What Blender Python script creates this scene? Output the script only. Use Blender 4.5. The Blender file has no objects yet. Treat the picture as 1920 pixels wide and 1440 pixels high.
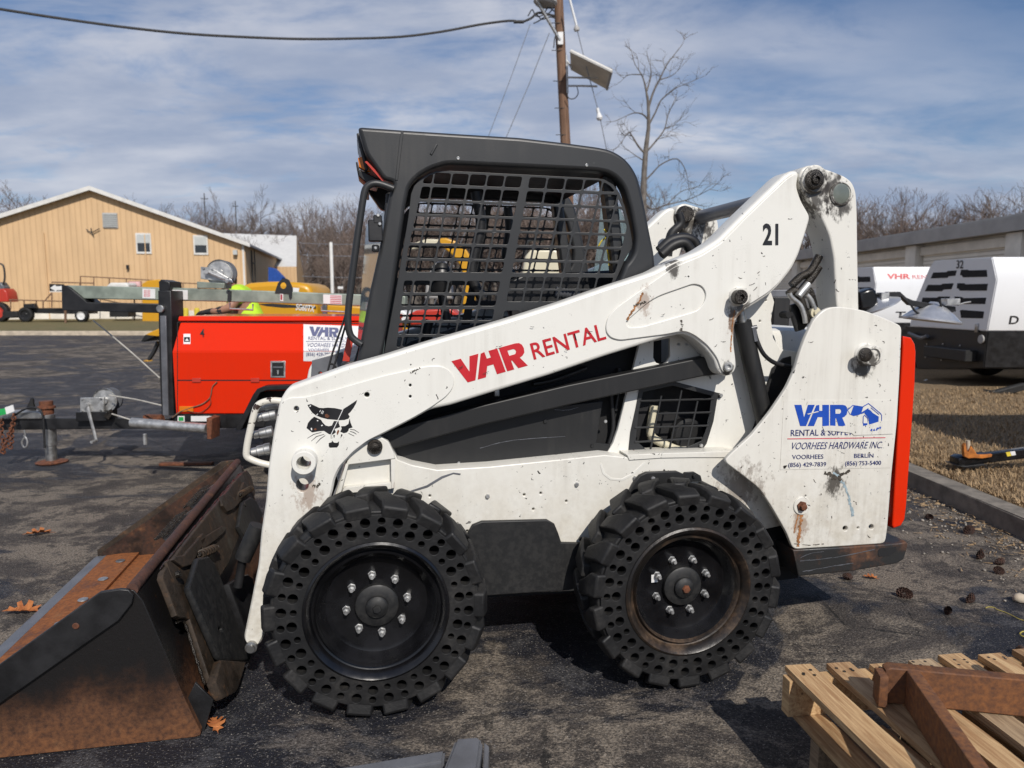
import bpy, bmesh, math, random
from mathutils import Vector, Matrix, noise
R = math.radians
S = bpy.context.scene
COL = S.collection
random.seed(7)

# ------------------------------------------------------------------ camera, sky, sun, exposure
FPX, PITCH, CAMH = 1331.0, R(6.9), 1.3576
cam = bpy.data.objects.new('camera', bpy.data.cameras.new('camera'))
COL.objects.link(cam)
cam.location = (0, 0, CAMH)
cam.rotation_euler = (R(90) - PITCH, 0, 0)
cam.data.sensor_width = 36
cam.data.lens = FPX / 1920 * 36
cam.data.clip_start, cam.data.clip_end = 0.05, 3000
cam.data.dof.use_dof = True
cam.data.dof.focus_distance = 2.5
cam.data.dof.aperture_fstop = 4.0
S.camera = cam

SUN_EL, SUN_AZ = R(41), R(20)          # azimuth measured to the right of straight behind the camera
sun_from = Vector((math.sin(SUN_AZ) * math.cos(SUN_EL), -math.cos(SUN_AZ) * math.cos(SUN_EL), math.sin(SUN_EL)))
sl = bpy.data.lights.new('sun', 'SUN')
sl.energy, sl.angle, sl.color = 4.2, R(0.55), (1.0, 0.94, 0.86)
so = bpy.data.objects.new('sun', sl)
COL.objects.link(so)
so.rotation_euler = sun_from.to_track_quat('Z', 'Y').to_euler()

w = bpy.data.worlds.new('World')
S.world = w
w.use_nodes = True
nt = w.node_tree
N, K = nt.nodes, nt.links
bg = N['Background']
bg.inputs['Strength'].default_value = 0.085
sky = N.new('ShaderNodeTexSky')
sky.sky_type = 'NISHITA'
sky.sun_disc = False
sky.sun_elevation = SUN_EL
sky.sun_rotation = math.atan2(sun_from.x, sun_from.y)
sky.air_density, sky.dust_density, sky.ozone_density = 1.15, 0.3, 3.0
tc = N.new('ShaderNodeTexCoord')
sep = N.new('ShaderNodeSeparateXYZ')
K.new(tc.outputs['Generated'], sep.inputs[0])
def wm(op, a, b=None, c=None):
    n = N.new('ShaderNodeMath'); n.operation = op
    for i, x in enumerate((a, b, c)):
        if x is None: continue
        if isinstance(x, (int, float)): n.inputs[i].default_value = x
        else: K.new(x, n.inputs[i])
    return n.outputs[0]
zz = wm('ADD', wm('MAXIMUM', sep.outputs[2], 0.0), 0.16)
comb = N.new('ShaderNodeCombineXYZ')
K.new(wm('DIVIDE', sep.outputs[0], zz), comb.inputs[0])
K.new(wm('MULTIPLY', wm('DIVIDE', sep.outputs[1], zz), 1.6), comb.inputs[1])
def wnoise(scale, det, rough, off, dist=0.0):
    mp = N.new('ShaderNodeMapping'); mp.inputs['Location'].default_value = off
    K.new(comb.outputs[0], mp.inputs['Vector'])
    n = N.new('ShaderNodeTexNoise')
    n.inputs['Scale'].default_value, n.inputs['Detail'].default_value = scale, det
    n.inputs['Roughness'].default_value = rough
    n.inputs['Distortion'].default_value = dist
    K.new(mp.outputs[0], n.inputs['Vector'])
    return n.outputs['Fac']
def wramp(f, p0, p1):
    n = N.new('ShaderNodeMapRange'); n.interpolation_type = 'SMOOTHSTEP'
    n.inputs[1].default_value, n.inputs[2].default_value = p0, p1
    K.new(f, n.inputs[0]); return n.outputs[0]
cl_big = wramp(wnoise(0.62, 5, 0.55, (3.1, 0.4, 0)), 0.24, 0.50)
cl_det = wramp(wnoise(1.9, 8, 0.62, (7.7, 2.2, 3), 0.3), 0.22, 0.58)
lowhaze = wramp(sep.outputs[2], 0.30, 0.02)
clear = wramp(wm('ADD', wm('MULTIPLY', sep.outputs[0], 0.75), wm('MULTIPLY', sep.outputs[2], 1.0)), 0.36, 0.78)
cov = wm('MINIMUM', wm('ADD', wm('MULTIPLY', wm('MULTIPLY', wm('MULTIPLY', cl_big, cl_det), 0.92), wm('SUBTRACT', 1.0, wm('MULTIPLY', clear, 0.90))), wm('MULTIPLY', lowhaze, 0.40)), 0.90)
shade = wramp(wnoise(1.3, 6, 0.55, (1.2, 9.1, 2)), 0.3, 0.7)
ccol = N.new('ShaderNodeMix'); ccol.data_type = 'RGBA'
ccol.inputs[6].default_value = (3.9, 4.6, 6.2, 1)
ccol.inputs[7].default_value = (7.5, 7.7, 8.5, 1)
K.new(shade, ccol.inputs[0])
mx = N.new('ShaderNodeMix'); mx.data_type = 'RGBA'
tint = N.new('ShaderNodeMix'); tint.data_type = 'RGBA'; tint.blend_type = 'MULTIPLY'; tint.inputs[0].default_value = 1.0
tint.inputs[7].default_value = (0.62, 0.78, 0.98, 1)
K.new(sky.outputs[0], tint.inputs[6])
K.new(cov, mx.inputs[0]); K.new(tint.outputs[2], mx.inputs[6]); K.new(ccol.outputs[2], mx.inputs[7])
K.new(mx.outputs[2], bg.inputs['Color'])

S.view_settings.view_transform = 'Standard'
S.view_settings.look = 'None'
S.view_settings.exposure = 0.0
S.view_settings.gamma = 1.0

# ------------------------------------------------------------------ measuring: pixel of the photograph -> point on a plane of the place
cF = Vector((0, math.cos(PITCH), -math.sin(PITCH)))
cU = Vector((0, math.sin(PITCH), math.cos(PITCH)))
cR = Vector((1, 0, 0))
CP = Vector((0, 0, CAMH))
def ray(x, y): return cR * ((x - 960) / FPX) + cU * ((720 - y) / FPX) + cF
def hit(x, y, p0, n):
    d = ray(x, y)
    return CP + d * ((Vector(p0) - CP).dot(n) / d.dot(n))
def G(x, y, z=0.0): return hit(x, y, (0, 0, z), Vector((0, 0, 1)))
def WY(x, y, Y): return hit(x, y, (0, Y, 0), Vector((0, 1, 0)))
YAW = R(11)
LO = Vector((-0.44172, 2.16669, 0))
LM = Matrix.Translation(LO) @ Matrix.Rotation(YAW, 4, 'Z')
LI = LM.inverted()
EV = Vector((-math.sin(YAW), math.cos(YAW), 0))
def L(x, y, v):                          # pixel -> loader frame (along, across, up) on the plane across = v
    return LI @ hit(x, y, LO + EV * v, EV)
def L2(pts, v): return [(q.x, q.z) for q in (L(x, y, v) for x, y in pts)]

# ------------------------------------------------------------------ materials
def new_mat(name):
    m = bpy.data.materials.new(name); m.use_nodes = True
    return m, m.node_tree.nodes, m.node_tree.links, m.node_tree.nodes['Principled BSDF']
class NB:
    def __init__(s, name):
        s.m, s.n, s.k, s.b = new_mat(name)
        s.tc = s.n.new('ShaderNodeTexCoord')
    def co(s, scale=(1, 1, 1), loc=(0, 0, 0), rot=(0, 0, 0), kind='Object'):
        mp = s.n.new('ShaderNodeMapping')
        mp.inputs['Scale'].default_value = scale; mp.inputs['Location'].default_value = loc
        mp.inputs['Rotation'].default_value = rot
        s.k.new(s.tc.outputs[kind], mp.inputs['Vector']); return mp.outputs[0]
    def noise(s, co, scale, det=4, rough=0.55, dist=0):
        n = s.n.new('ShaderNodeTexNoise')
        n.inputs['Scale'].default_value = scale; n.inputs['Detail'].default_value = det
        n.inputs['Roughness'].default_value = rough; n.inputs['Distortion'].default_value = dist
        s.k.new(co, n.inputs['Vector']); return n.outputs['Fac']
    def vor(s, co, scale, feat='F1', out='Distance'):
        n = s.n.new('ShaderNodeTexVoronoi'); n.feature = feat
        n.inputs['Scale'].default_value = scale
        s.k.new(co, n.inputs['Vector']); return n.outputs[out]
    def ramp(s, f, a, b, lo=0.0, hi=1.0):
        n = s.n.new('ShaderNodeMapRange'); n.interpolation_type = 'SMOOTHSTEP'
        for i, x in ((1, a), (2, b), (3, lo), (4, hi)): n.inputs[i].default_value = x
        s.k.new(f, n.inputs[0]); return n.outputs[0]
    def math(s, op, a, b=0.0):
        n = s.n.new('ShaderNodeMath'); n.operation = op
        for i, x in enumerate((a, b)):
            if isinstance(x, (int, float)): n.inputs[i].default_value = x
            else: s.k.new(x, n.inputs[i])
        return n.outputs[0]
    def mix(s, f, a, b):
        n = s.n.new('ShaderNodeMix'); n.data_type = 'RGBA'
        if isinstance(f, (int, float)): n.inputs[0].default_value = f
        else: s.k.new(f, n.inputs[0])
        for i, x in ((6, a), (7, b)):
            if isinstance(x, tuple): n.inputs[i].default_value = (*x, 1)
            else: s.k.new(x, n.inputs[i])
        return n.outputs[2]
    def bump(s, h, strength=0.3, dist=0.01):
        n = s.n.new('ShaderNodeBump')
        n.inputs['Strength'].default_value = strength; n.inputs['Distance'].default_value = dist
        s.k.new(h, n.inputs['Height']); s.k.new(n.outputs[0], s.b.inputs['Normal'])
    def out(s, col, rough=0.5, metal=0.0, spec=None, coat=0.0):
        for key, x in (('Base Color', col), ('Roughness', rough), ('Metallic', metal)):
            if isinstance(x, tuple): s.b.inputs[key].default_value = (*x, 1)
            elif isinstance(x, (int, float)): s.b.inputs[key].default_value = x
            else: s.k.new(x, s.b.inputs[key])
        if spec is not None: s.b.inputs['Specular IOR Level'].default_value = spec
        if coat: s.b.inputs['Coat Weight'].default_value = coat; s.b.inputs['Coat Roughness'].default_value = 0.15
        return s.m

def plain(name, c, rough=0.5, metal=0.0, var=0.25, scale=9, bump=0.08, spec=None, coat=0.0):
    b = NB(name); co = b.co()
    f = b.noise(co, scale, 6, 0.6)
    dk = tuple(x * (1 - var) for x in c); lt = tuple(min(1, x * (1 + var)) for x in c)
    g = b.noise(co, scale * 9, 4, 0.6)
    if bump: b.bump(g, bump, 0.003)
    return b.out(b.mix(b.ramp(f, 0.3, 0.7), dk, lt), b.ramp(f, 0.3, 0.7, max(0.02, rough - 0.08), min(1, rough + 0.08)), metal, spec, coat)

def paint(name, c, dirt=(0.20, 0.16, 0.11), rust=(0.19, 0.065, 0.02), chip=(0.02, 0.018, 0.016), rough=0.34, dirt_amt=0.5, chip_th=0.70, rust_th=0.70, streak=True, spots=(), dusty=0.0):
    b = NB(name); co = b.co()
    big = b.noise(co, 2.6, 5, 0.6)
    st = b.noise(b.co((22, 22, 1.3)), 1.6, 5, 0.6)
    fine = b.noise(co, 46, 5, 0.62)
    d = b.math('MULTIPLY', b.ramp(big, 0.42, 0.78), b.ramp(st, 0.35, 0.75) if streak else b.ramp(fine, 0.3, 0.7))
    # grime thickens towards the ground, where mud is thrown up
    sp = b.n.new('ShaderNodeSeparateXYZ'); b.k.new(b.tc.outputs['Object'], sp.inputs[0])
    low = b.math('MULTIPLY', b.ramp(sp.outputs[2], 0.95, 0.15), b.ramp(fine, 0.38, 0.66))
    d = b.math('MINIMUM', b.math('ADD', b.math('MULTIPLY', d, dirt_amt), b.math('MULTIPLY', low, dirt_amt * 0.6)), 0.9)
    dust = b.math('MULTIPLY', b.ramp(sp.outputs[2], 0.92, 0.30), b.ramp(b.noise(co, 9, 6, 0.7), 0.34, 0.62, 0.15, 1.0))
    col = b.mix(b.math('MULTIPLY', dust, dusty), c, (0.40, 0.33, 0.21))
    col = b.mix(d, col, dirt)
    sc = b.noise(b.co((3, 3, 9), rot=(0.4, 0.7, 0.3)), 15, 3, 0.5, 1.5)
    scr = b.math('MULTIPLY', b.ramp(b.math('ABSOLUTE', b.math('SUBTRACT', sc, 0.5)), 0.006, 0.0), b.ramp(b.noise(co, 5, 2, 0.5), 0.54, 0.66))
    col = b.mix(b.math('MULTIPLY', scr, 0.6), col, tuple(x * 0.35 for x in c))
    ch = b.math('MULTIPLY', b.ramp(b.noise(co, 58, 3, 0.55, 0.6), chip_th - 0.012, chip_th + 0.012), b.ramp(b.noise(co, 3.2, 2, 0.5), 0.42, 0.56))
    col = b.mix(ch, col, chip)
    ru = b.math('MULTIPLY', b.ramp(b.noise(b.co((10, 10, 2.2)), 1.7, 6, 0.65), rust_th, rust_th + 0.12), b.ramp(fine, 0.3, 0.6))
    col = b.mix(ru, col, rust)
    for (q, r_, g_) in spots:      # ragged spots: old grease and rust below pivots, plus a brown patch
        mp = b.n.new('ShaderNodeMapping'); mp.inputs['Location'].default_value = (-q.x / r_, 0, -(q.z - r_ * .35) / (r_ * 1.5)); mp.inputs['Scale'].default_value = (1 / r_, 0, 1 / (r_ * 1.5))
        b.k.new(b.tc.outputs['Object'], mp.inputs['Vector'])
        ln = b.n.new('ShaderNodeVectorMath'); ln.operation = 'LENGTH'; b.k.new(mp.outputs[0], ln.inputs[0])
        gn = b.noise(b.co((1, 1, .6)), 42, 5, 0.7)
        mk = b.ramp(b.math('ADD', ln.outputs['Value'], b.math('MULTIPLY', b.math('SUBTRACT', gn, 0.5), 3.2)), 1.0, 0.35)
        col = b.mix(b.math('MULTIPLY', mk, 0.9 if g_[0] < .06 else 0.55), col, g_)
    b.bump(b.noise(co, 160, 2, 0.5), 0.05, 0.002)
    rr = b.math('ADD', b.math('MULTIPLY', d, 0.4), rough)
    return b.out(col, rr, 0.0)

M = {}
GRS, RSP = (0.035, 0.028, 0.022), (0.20, 0.09, 0.035)
M['white'] = paint('weathered_white_paint', (0.72, 0.71, 0.66), dirt_amt=0.34, dusty=.30, spots=[(L(1384, 572, .24), .05, GRS), (L(1380, 600, .24), .04, RSP), (L(1208, 560, .24), .035, RSP), (L(1364, 690, .24), .028, GRS), (L(578, 915, .24), .05, RSP), (L(1262, 497, .24), .03, GRS)])
M['white_dirty'] = paint('grimy_white_paint', (0.69, 0.675, 0.62), dirt_amt=0.36, chip_th=0.675, rust_th=0.66, dusty=.34, spots=[(L(1530, 350, .235), .075, GRS), (L(1562, 345, .235), .06, GRS), (L(1576, 372, .235), .05, GRS), (L(1621, 674, .205), .05, GRS), (L(1500, 975, .205), .045, RSP), (L(1565, 895, .205), .05, GRS), (L(1385, 900, .29), .09, (0.10, 0.06, 0.035))])  # last spot: brown patch on the body side behind the rear wheel
M['white_clean'] = paint('clean_white_paint', (0.74, 0.75, 0.76), dirt_amt=0.1, chip_th=0.9, rust_th=0.95)
M['orange'] = paint('orange_paint', (0.66, 0.024, 0.003), dirt=(0.30, 0.03, 0.01), dirt_amt=0.22, chip_th=0.76, rust_th=0.9, rough=0.14)
M['orange'].node_tree.nodes['Principled BSDF'].inputs['Specular IOR Level'].default_value = 0.32
M['red'] = paint('red_paint', (0.45, 0.035, 0.02), dirt_amt=0.2, chip_th=0.8, rust_th=0.9)
M['yellow'] = paint('yellow_paint', (0.58, 0.29, 0.012), dirt=(0.2, 0.12, 0.03), dirt_amt=0.25, chip_th=0.8, rust_th=0.9)
M['cream'] = paint('cream_paint', (0.62, 0.57, 0.42), dirt_amt=0.2, chip_th=0.8, rust_th=0.9)
M['chipped'] = paint('chipped_white_paint', (0.66, 0.63, 0.55), dirt_amt=0.5, chip=(0.05, 0.032, 0.026), chip_th=0.56, rust_th=0.60)
M['cab'] = paint('satin_charcoal_paint', (0.021, 0.022, 0.0235), dirt=(0.052, 0.05, 0.047), chip=(0.12, 0.12, 0.12), rough=0.42, dirt_amt=0.5, chip_th=0.76, rust_th=0.95)
M['black'] = plain('black_paint', (0.012, 0.012, 0.013), 0.42, var=0.4, bump=0.1)
M['black_gloss'] = plain('glossy_black_paint', (0.006, 0.006, 0.007), 0.24, var=0.4, bump=0.05)
M['dark'] = plain('dark_interior', (0.008, 0.008, 0.009), 0.8, var=0.3)
M['greycover'] = paint('dark_grey_cover', (0.0105, 0.0108, 0.0115), dirt=(0.036, 0.034, 0.031), chip=(0.08, 0.08, 0.08), rough=0.5, dirt_amt=0.6, chip_th=0.8, rust_th=0.95)
M['steel'] = plain('bare_steel', (0.42, 0.42, 0.41), 0.38, 0.9, var=0.25, scale=14)
M['zinc'] = plain('zinc_plated_steel', (0.5, 0.5, 0.49), 0.42, 0.75, var=0.25, scale=20)
M['alum'] = plain('spun_aluminium', (0.62, 0.63, 0.65), 0.35, 0.7, var=0.15, scale=6)
M['galv'] = plain('galvanised_tube', (0.27, 0.31, 0.26), 0.5, 0.35, var=0.25, scale=7)
M['grease'] = plain('greasy_black_pin', (0.022, 0.018, 0.014), 0.3, 0.3, var=0.6, scale=40, bump=0.8)
M['rubberhose'] = plain('black_rubber_hose', (0.013, 0.013, 0.014), 0.55, var=0.3)
M['seat'] = plain('grey_blue_vinyl', (0.042, 0.053, 0.065), 0.5, var=0.2)
M['grey'] = plain('grey_steel_paint', (0.13, 0.135, 0.15), 0.4, 0.2, var=0.25, scale=7)
M['redtext'] = plain('red_vinyl', (0.48, 0.014, 0.022), 0.35, var=0.1, bump=0)
M['bluetext'] = plain('blue_vinyl', (0.012, 0.068, 0.40), 0.35, var=0.1, bump=0)
M['navytext'] = plain('navy_vinyl', (0.018, 0.028, 0.13), 0.4, var=0.15, bump=0)
M['fadedtext'] = plain('faded_navy_vinyl', (0.11, 0.12, 0.22), 0.5, var=0.15, bump=0)
M['blacktext'] = plain('black_vinyl', (0.012, 0.012, 0.014), 0.35, var=0.2, bump=0)
M['sticker'] = plain('white_sticker', (0.70, 0.70, 0.69), 0.45, var=0.05, bump=0)
M['pinkline'] = plain('pink_red_vinyl', (0.55, 0.08, 0.11), 0.4, var=0.1, bump=0)
M['amber'] = plain('amber_lens', (0.62, 0.17, 0.01), 0.2, var=0.1, bump=0)
M['rustbolt'] = plain('rusty_steel', (0.13, 0.045, 0.02), 0.75, var=0.5, scale=40, bump=0.5)
M['concrete'] = plain('concrete', (0.46, 0.39, 0.30), 0.9, var=0.22, scale=5, bump=0.4)
M['concrete_dark'] = plain('weathered_kerb_concrete', (0.17, 0.15, 0.125), 0.92, var=0.35, scale=9, bump=0.7)
M['skin'] = plain('skin', (0.33, 0.17, 0.11), 0.5, var=0.1, bump=0.02)
M['hivis'] = plain('lime_high_visibility_cloth', (0.50, 0.78, 0.03), 0.8, var=0.12)
M['trouser'] = plain('dark_work_trousers', (0.03, 0.035, 0.05), 0.85, var=0.2)
M['glove'] = plain('black_work_glove', (0.016, 0.014, 0.016), 0.75, var=0.3)
M['hair'] = plain('dark_hair', (0.02, 0.014, 0.01), 0.7, var=0.3)
M['wire'] = plain('weathered_cable', (0.035, 0.033, 0.032), 0.7, var=0.3)
M['wirelight'] = plain('grey_guy_wire', (0.22, 0.23, 0.25), 0.5, 0.4, var=0.2)
M['ropey'] = plain('pale_cord', (0.42, 0.40, 0.36), 0.8, var=0.2)
M['cord'] = plain('faded_yellow_cord', (0.40, 0.33, 0.07), 0.8, var=0.3)
M['string'] = plain('yellow_string', (0.62, 0.48, 0.04), 0.7, var=0.2)
M['strap'] = plain('orange_rag', (0.40, 0.13, 0.02), 0.85, var=0.35, scale=30)
M['blue'] = plain('blue_tarp', (0.01, 0.06, 0.28), 0.5, var=0.15)
M['green'] = plain('green_tag', (0.02, 0.33, 0.08), 0.4, var=0.1)

def rubber():
    b = NB('dusty_rubber'); co = b.co()
    f = b.noise(co, 7, 6, 0.65); g = b.noise(co, 70, 4, 0.6)
    d = b.math('MULTIPLY', b.ramp(f, 0.42, 0.75), b.ramp(g, 0.3, 0.7))
    b.bump(g, 0.35, 0.004)
    return b.out(b.mix(d, (0.006, 0.006, 0.0065), (0.030, 0.028, 0.026)), b.ramp(f, 0.3, 0.7, 0.5, 0.72))
M['rubber'] = rubber()

def rusty(name, black=(0.012, 0.011, 0.011), r1=(0.20, 0.072, 0.022), r2=(0.085, 0.03, 0.013), lo=0.0, hi=0.4, mode='low'):
    """steel whose black paint has worn through to rust below a ragged line"""
    b = NB(name); co = b.co()
    f = b.noise(co, 5.5, 8, 0.66); g = b.noise(co, 60, 5, 0.65)
    sp = b.n.new('ShaderNodeSeparateXYZ'); b.k.new(b.tc.outputs['Object'], sp.inputs[0])
    rust = b.mix(b.ramp(g, 0.3, 0.7), r2, r1)
    rust = b.mix(b.math('MULTIPLY', b.ramp(b.noise(co, 24, 4, 0.6), 0.55, 0.75), 0.5), rust, (0.27, 0.13, 0.055))
    if mode == 'low':
        t = b.ramp(b.math('ADD', sp.outputs[2], b.math('MULTIPLY', b.math('SUBTRACT', f, 0.5), 0.34)), hi, lo)
        t = b.math('MAXIMUM', t, b.math('MULTIPLY', b.ramp(g, 0.66, 0.72), 0.35))
    else:
        t = b.ramp(f, lo, hi)
    t = b.math('MULTIPLY', t, b.ramp(g, 0.15, 0.5, 0.55, 1.0))
    b.bump(g, 0.35, 0.003)
    return b.out(b.mix(t, black, rust), b.ramp(t, 0, 1, 0.36, 0.8), 0.15)
M['bucket_side'] = rusty('black_paint_worn_to_rust', r1=(0.185, 0.075, 0.028), r2=(0.08, 0.032, 0.015), lo=-0.02, hi=0.26)
M['bucket_in'] = rusty('rusted_steel', black=(0.014, 0.012, 0.011), r1=(0.075, 0.029, 0.014), r2=(0.036, 0.017, 0.010), mode='noise', lo=0.36, hi=0.62)
M['bucket_floor'] = rusty('bright_rusted_steel', black=(0.08, 0.03, 0.014), r1=(0.31, 0.105, 0.028), r2=(0.17, 0.06, 0.02), mode='noise', lo=0.25, hi=0.5)
M['brownsteel'] = rusty('brown_oxidised_steel', black=(0.022, 0.017, 0.012), r1=(0.062, 0.041, 0.026), r2=(0.033, 0.023, 0.016), mode='noise', lo=0.3, hi=0.65)
M['reddish'] = rusty('reddish_oxidised_steel', black=(0.035, 0.022, 0.019), r1=(0.105, 0.045, 0.03), r2=(0.06, 0.03, 0.022), mode='noise', lo=0.25, hi=0.6)
M['frame_rust'] = rusty('evenly_rusted_bar', black=(0.075, 0.038, 0.026), r1=(0.235, 0.095, 0.033), r2=(0.115, 0.05, 0.026), mode='noise', lo=0.3, hi=0.6)
M['bumper'] = rusty('scraped_black_bumper', black=(0.030, 0.030, 0.030), r1=(0.14, 0.06, 0.028), r2=(0.08, 0.036, 0.02), mode='noise', lo=0.48, hi=0.66)
M['rimrust'] = rusty('rust_streaked_rim', black=(0.014, 0.012, 0.011), r1=(0.15, 0.095, 0.055), r2=(0.06, 0.036, 0.022), mode='noise', lo=0.44, hi=0.78)

def wood(name, c1, c2):
    b = NB(name)
    g = b.noise(b.co((1, 22, 22)), 3.2, 6, 0.65, 0.6); f = b.noise(b.co((1, 4, 4)), 2.3, 4, 0.6)
    col = b.mix(b.ramp(g, 0.3, 0.7), c1, c2)
    col = b.mix(b.math('MULTIPLY', b.ramp(f, 0.5, 0.75), 0.5), col, tuple(x * 0.5 for x in c1))
    b.bump(g, 0.35, 0.004)
    return b.out(col, 0.75)
M['wood'] = wood('pallet_pine', (0.33, 0.17, 0.065), (0.50, 0.30, 0.135))
M['woodgrey'] = wood('weathered_pallet_wood', (0.17, 0.115, 0.07), (0.30, 0.21, 0.13))
def polewood():
    b = NB('creosoted_pole')
    g = b.noise(b.co((14, 14, 0.6)), 2.5, 6, 0.65)
    b.bump(g, 0.4, 0.01)
    return b.out(b.mix(b.ramp(g, 0.3, 0.7), (0.10, 0.052, 0.03), (0.23, 0.135, 0.085)), 0.85)
M['pole'] = polewood()
def bark(name, a, c):
    b = NB(name); g = b.noise(b.co((3, 3, 1)), 4, 5, 0.6)
    return b.out(b.mix(b.ramp(g, 0.3, 0.7), a, c), 0.9)
M['bark'] = bark('grey_bark', (0.085, 0.072, 0.063), (0.18, 0.16, 0.14))
M['twig'] = bark('grey_brown_twigs', (0.10, 0.078, 0.066), (0.20, 0.155, 0.13))
M['twigred'] = bark('reddish_brown_twigs', (0.105, 0.076, 0.062), (0.20, 0.148, 0.122))
def siding(name, c, pitch, axis=0, depth=0.02):
    b = NB(name)
    sp = b.n.new('ShaderNodeSeparateXYZ'); b.k.new(b.tc.outputs['Object'], sp.inputs[0])
    x = b.math('FRACT', b.math('DIVIDE', sp.outputs[axis], pitch))
    rib = b.math('MULTIPLY', b.ramp(x, 0.0, 0.10), b.ramp(x, 0.26, 0.16))
    f = b.noise(b.co((0.8, 0.8, 0.25)), 1.5, 5, 0.6)
    b.bump(rib, 1.0, depth)
    return b.out(b.mix(b.ramp(f, 0.3, 0.7), tuple(k * 0.88 for k in c), c), 0.6)
M['tan'] = siding('tan_metal_siding', (0.64, 0.43, 0.235), 0.30, 0)
M['tanside'] = siding('tan_metal_siding_end', (0.64, 0.43, 0.235), 0.30, 1)
M['shutter'] = siding('grey_roller_shutter', (0.78, 0.74, 0.65), 0.11, 2, 0.03)
M['storage'] = plain('grey_beige_masonry', (0.70, 0.66, 0.58), 0.8, var=0.12, scale=2)
M['fascia'] = plain('grey_fascia', (0.36, 0.35, 0.335), 0.6, var=0.12, scale=2)
M['trimwhite'] = plain('white_trim', (0.62, 0.61, 0.58), 0.6, var=0.08, scale=3)
M['roof'] = plain('grey_metal_roof', (0.36, 0.36, 0.36), 0.5, var=0.12, scale=1)
def glass(name, tint=(0.75, 0.9, 0.93), rough=0.02, alpha_mix=0.35):
    m, n, k, b = new_mat(name)
    tr = n.new('ShaderNodeBsdfTransparent'); tr.inputs[0].default_value = (*tint, 1)
    gl = n.new('ShaderNodeBsdfGlossy'); gl.inputs['Roughness'].default_value = rough
    df = n.new('ShaderNodeBsdfDiffuse'); df.inputs[0].default_value = (0.36, 0.45, 0.47, 1)
    nz = n.new('ShaderNodeTexNoise'); nz.inputs['Scale'].default_value = 6
    fr = n.new('ShaderNodeFresnel'); fr.inputs[0].default_value = 1.5
    m1 = n.new('ShaderNodeMixShader'); m2 = n.new('ShaderNodeMixShader')
    mr = n.new('ShaderNodeMapRange'); mr.inputs[1].default_value, mr.inputs[2].default_value = 0.3, 0.7
    mr.inputs[3].default_value, mr.inputs[4].default_value = alpha_mix * 0.6, alpha_mix
    k.new(nz.outputs[0], mr.inputs[0])
    k.new(mr.outputs[0], m1.inputs[0]); k.new(tr.outputs[0], m1.inputs[1]); k.new(df.outputs[0], m1.inputs[2])
    k.new(fr.outputs[0], m2.inputs[0]); k.new(m1.outputs[0], m2.inputs[1]); k.new(gl.outputs[0], m2.inputs[2])
    k.new(m2.outputs[0], n['Material Output'].inputs['Surface'])
    return m
M['glass'] = glass('dusty_glass')
M['glass_front'] = glass('blue_reflection_glass', (0.7, 0.85, 0.9), 0.04, 0.8)  # strong diffuse share puts the bluish reflection into the pane's colour
M['reflector'] = plain('scratched_grey_disc', (0.20, 0.22, 0.19), 0.3, 0.3, var=0.2)
M['winpane'] = plain('dark_window_glass', (0.03, 0.035, 0.04), 0.1, var=0.2, bump=0)
M['blind'] = plain('pale_window_blind', (0.45, 0.47, 0.46), 0.6, var=0.08, bump=0)

def asphalt():
    b = NB('patchy_sealed_asphalt'); co = b.co()
    big = b.noise(b.co((1, 1.25, 1), (5.2, 3.1, 0), (0, 0, 0.22)), 0.42, 10, 0.66, 0.7)
    seal = b.ramp(big, 0.475, 0.515)                       # where the sealer still covers the old paving
    mid = b.noise(b.co((1, 1.3, 1), (1.1, 4.2, 0)), 1.7, 10, 0.72, 0.5)
    worn = b.ramp(mid, 0.44, 0.54)
    crust = b.noise(b.co((1, 1.2, 1), (7.1, 2.2, 0)), 4.2, 10, 0.78, 0.3)
    fine = b.noise(co, 105, 4, 0.78)
    grit = b.vor(co, 110)
    old = b.mix(worn, (0.078, 0.065, 0.056), (0.235, 0.196, 0.154))
    old = b.mix(b.math('MULTIPLY', b.ramp(crust, 0.50, 0.56), 0.85), old, (0.045, 0.038, 0.034))
    new = b.mix(b.ramp(crust, 0.50, 0.57), (0.014, 0.015, 0.022), (0.062, 0.061, 0.066))
    new = b.mix(b.math('MULTIPLY', b.ramp(mid, 0.57, 0.62), 0.75), new, (0.16, 0.138, 0.12))
    col = b.mix(seal, old, new)
    col = b.mix(b.ramp(fine, 0.43, 0.57, 0.0, 0.66), col, (0.012, 0.0115, 0.0115))
    col = b.mix(b.math('MULTIPLY', b.ramp(b.noise(co, 140, 2, 0.6), 0.61, 0.66), 0.45), col, (0.34, 0.31, 0.275))
    cr = b.vor(b.co((1, 1, 1), (0.2, 0.4, 0)), 3.1, 'DISTANCE_TO_EDGE')
    cr = b.math('ADD', cr, b.math('MULTIPLY', b.math('SUBTRACT', b.noise(co, 9, 6, 0.65), 0.5), 0.22))
    crk = b.math('MULTIPLY', b.ramp(cr, 0.010, 0.0), b.ramp(b.noise(co, 0.8, 3, 0.5), 0.50, 0.62))
    col = b.mix(b.math('MULTIPLY', crk, 0.8), col, (0.008, 0.008, 0.008))
    h = b.math('ADD', b.math('MULTIPLY', grit, 0.7), b.math('ADD', b.math('MULTIPLY', fine, 0.9), b.math('MULTIPLY', crk, -0.8)))
    b.bump(h, 0.8, 0.006)
    rg = b.math('SUBTRACT', 0.88, b.math('MULTIPLY', seal, 0.30))
    return b.out(col, rg, 0.0, 0.35)
M['asphalt'] = asphalt()
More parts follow.
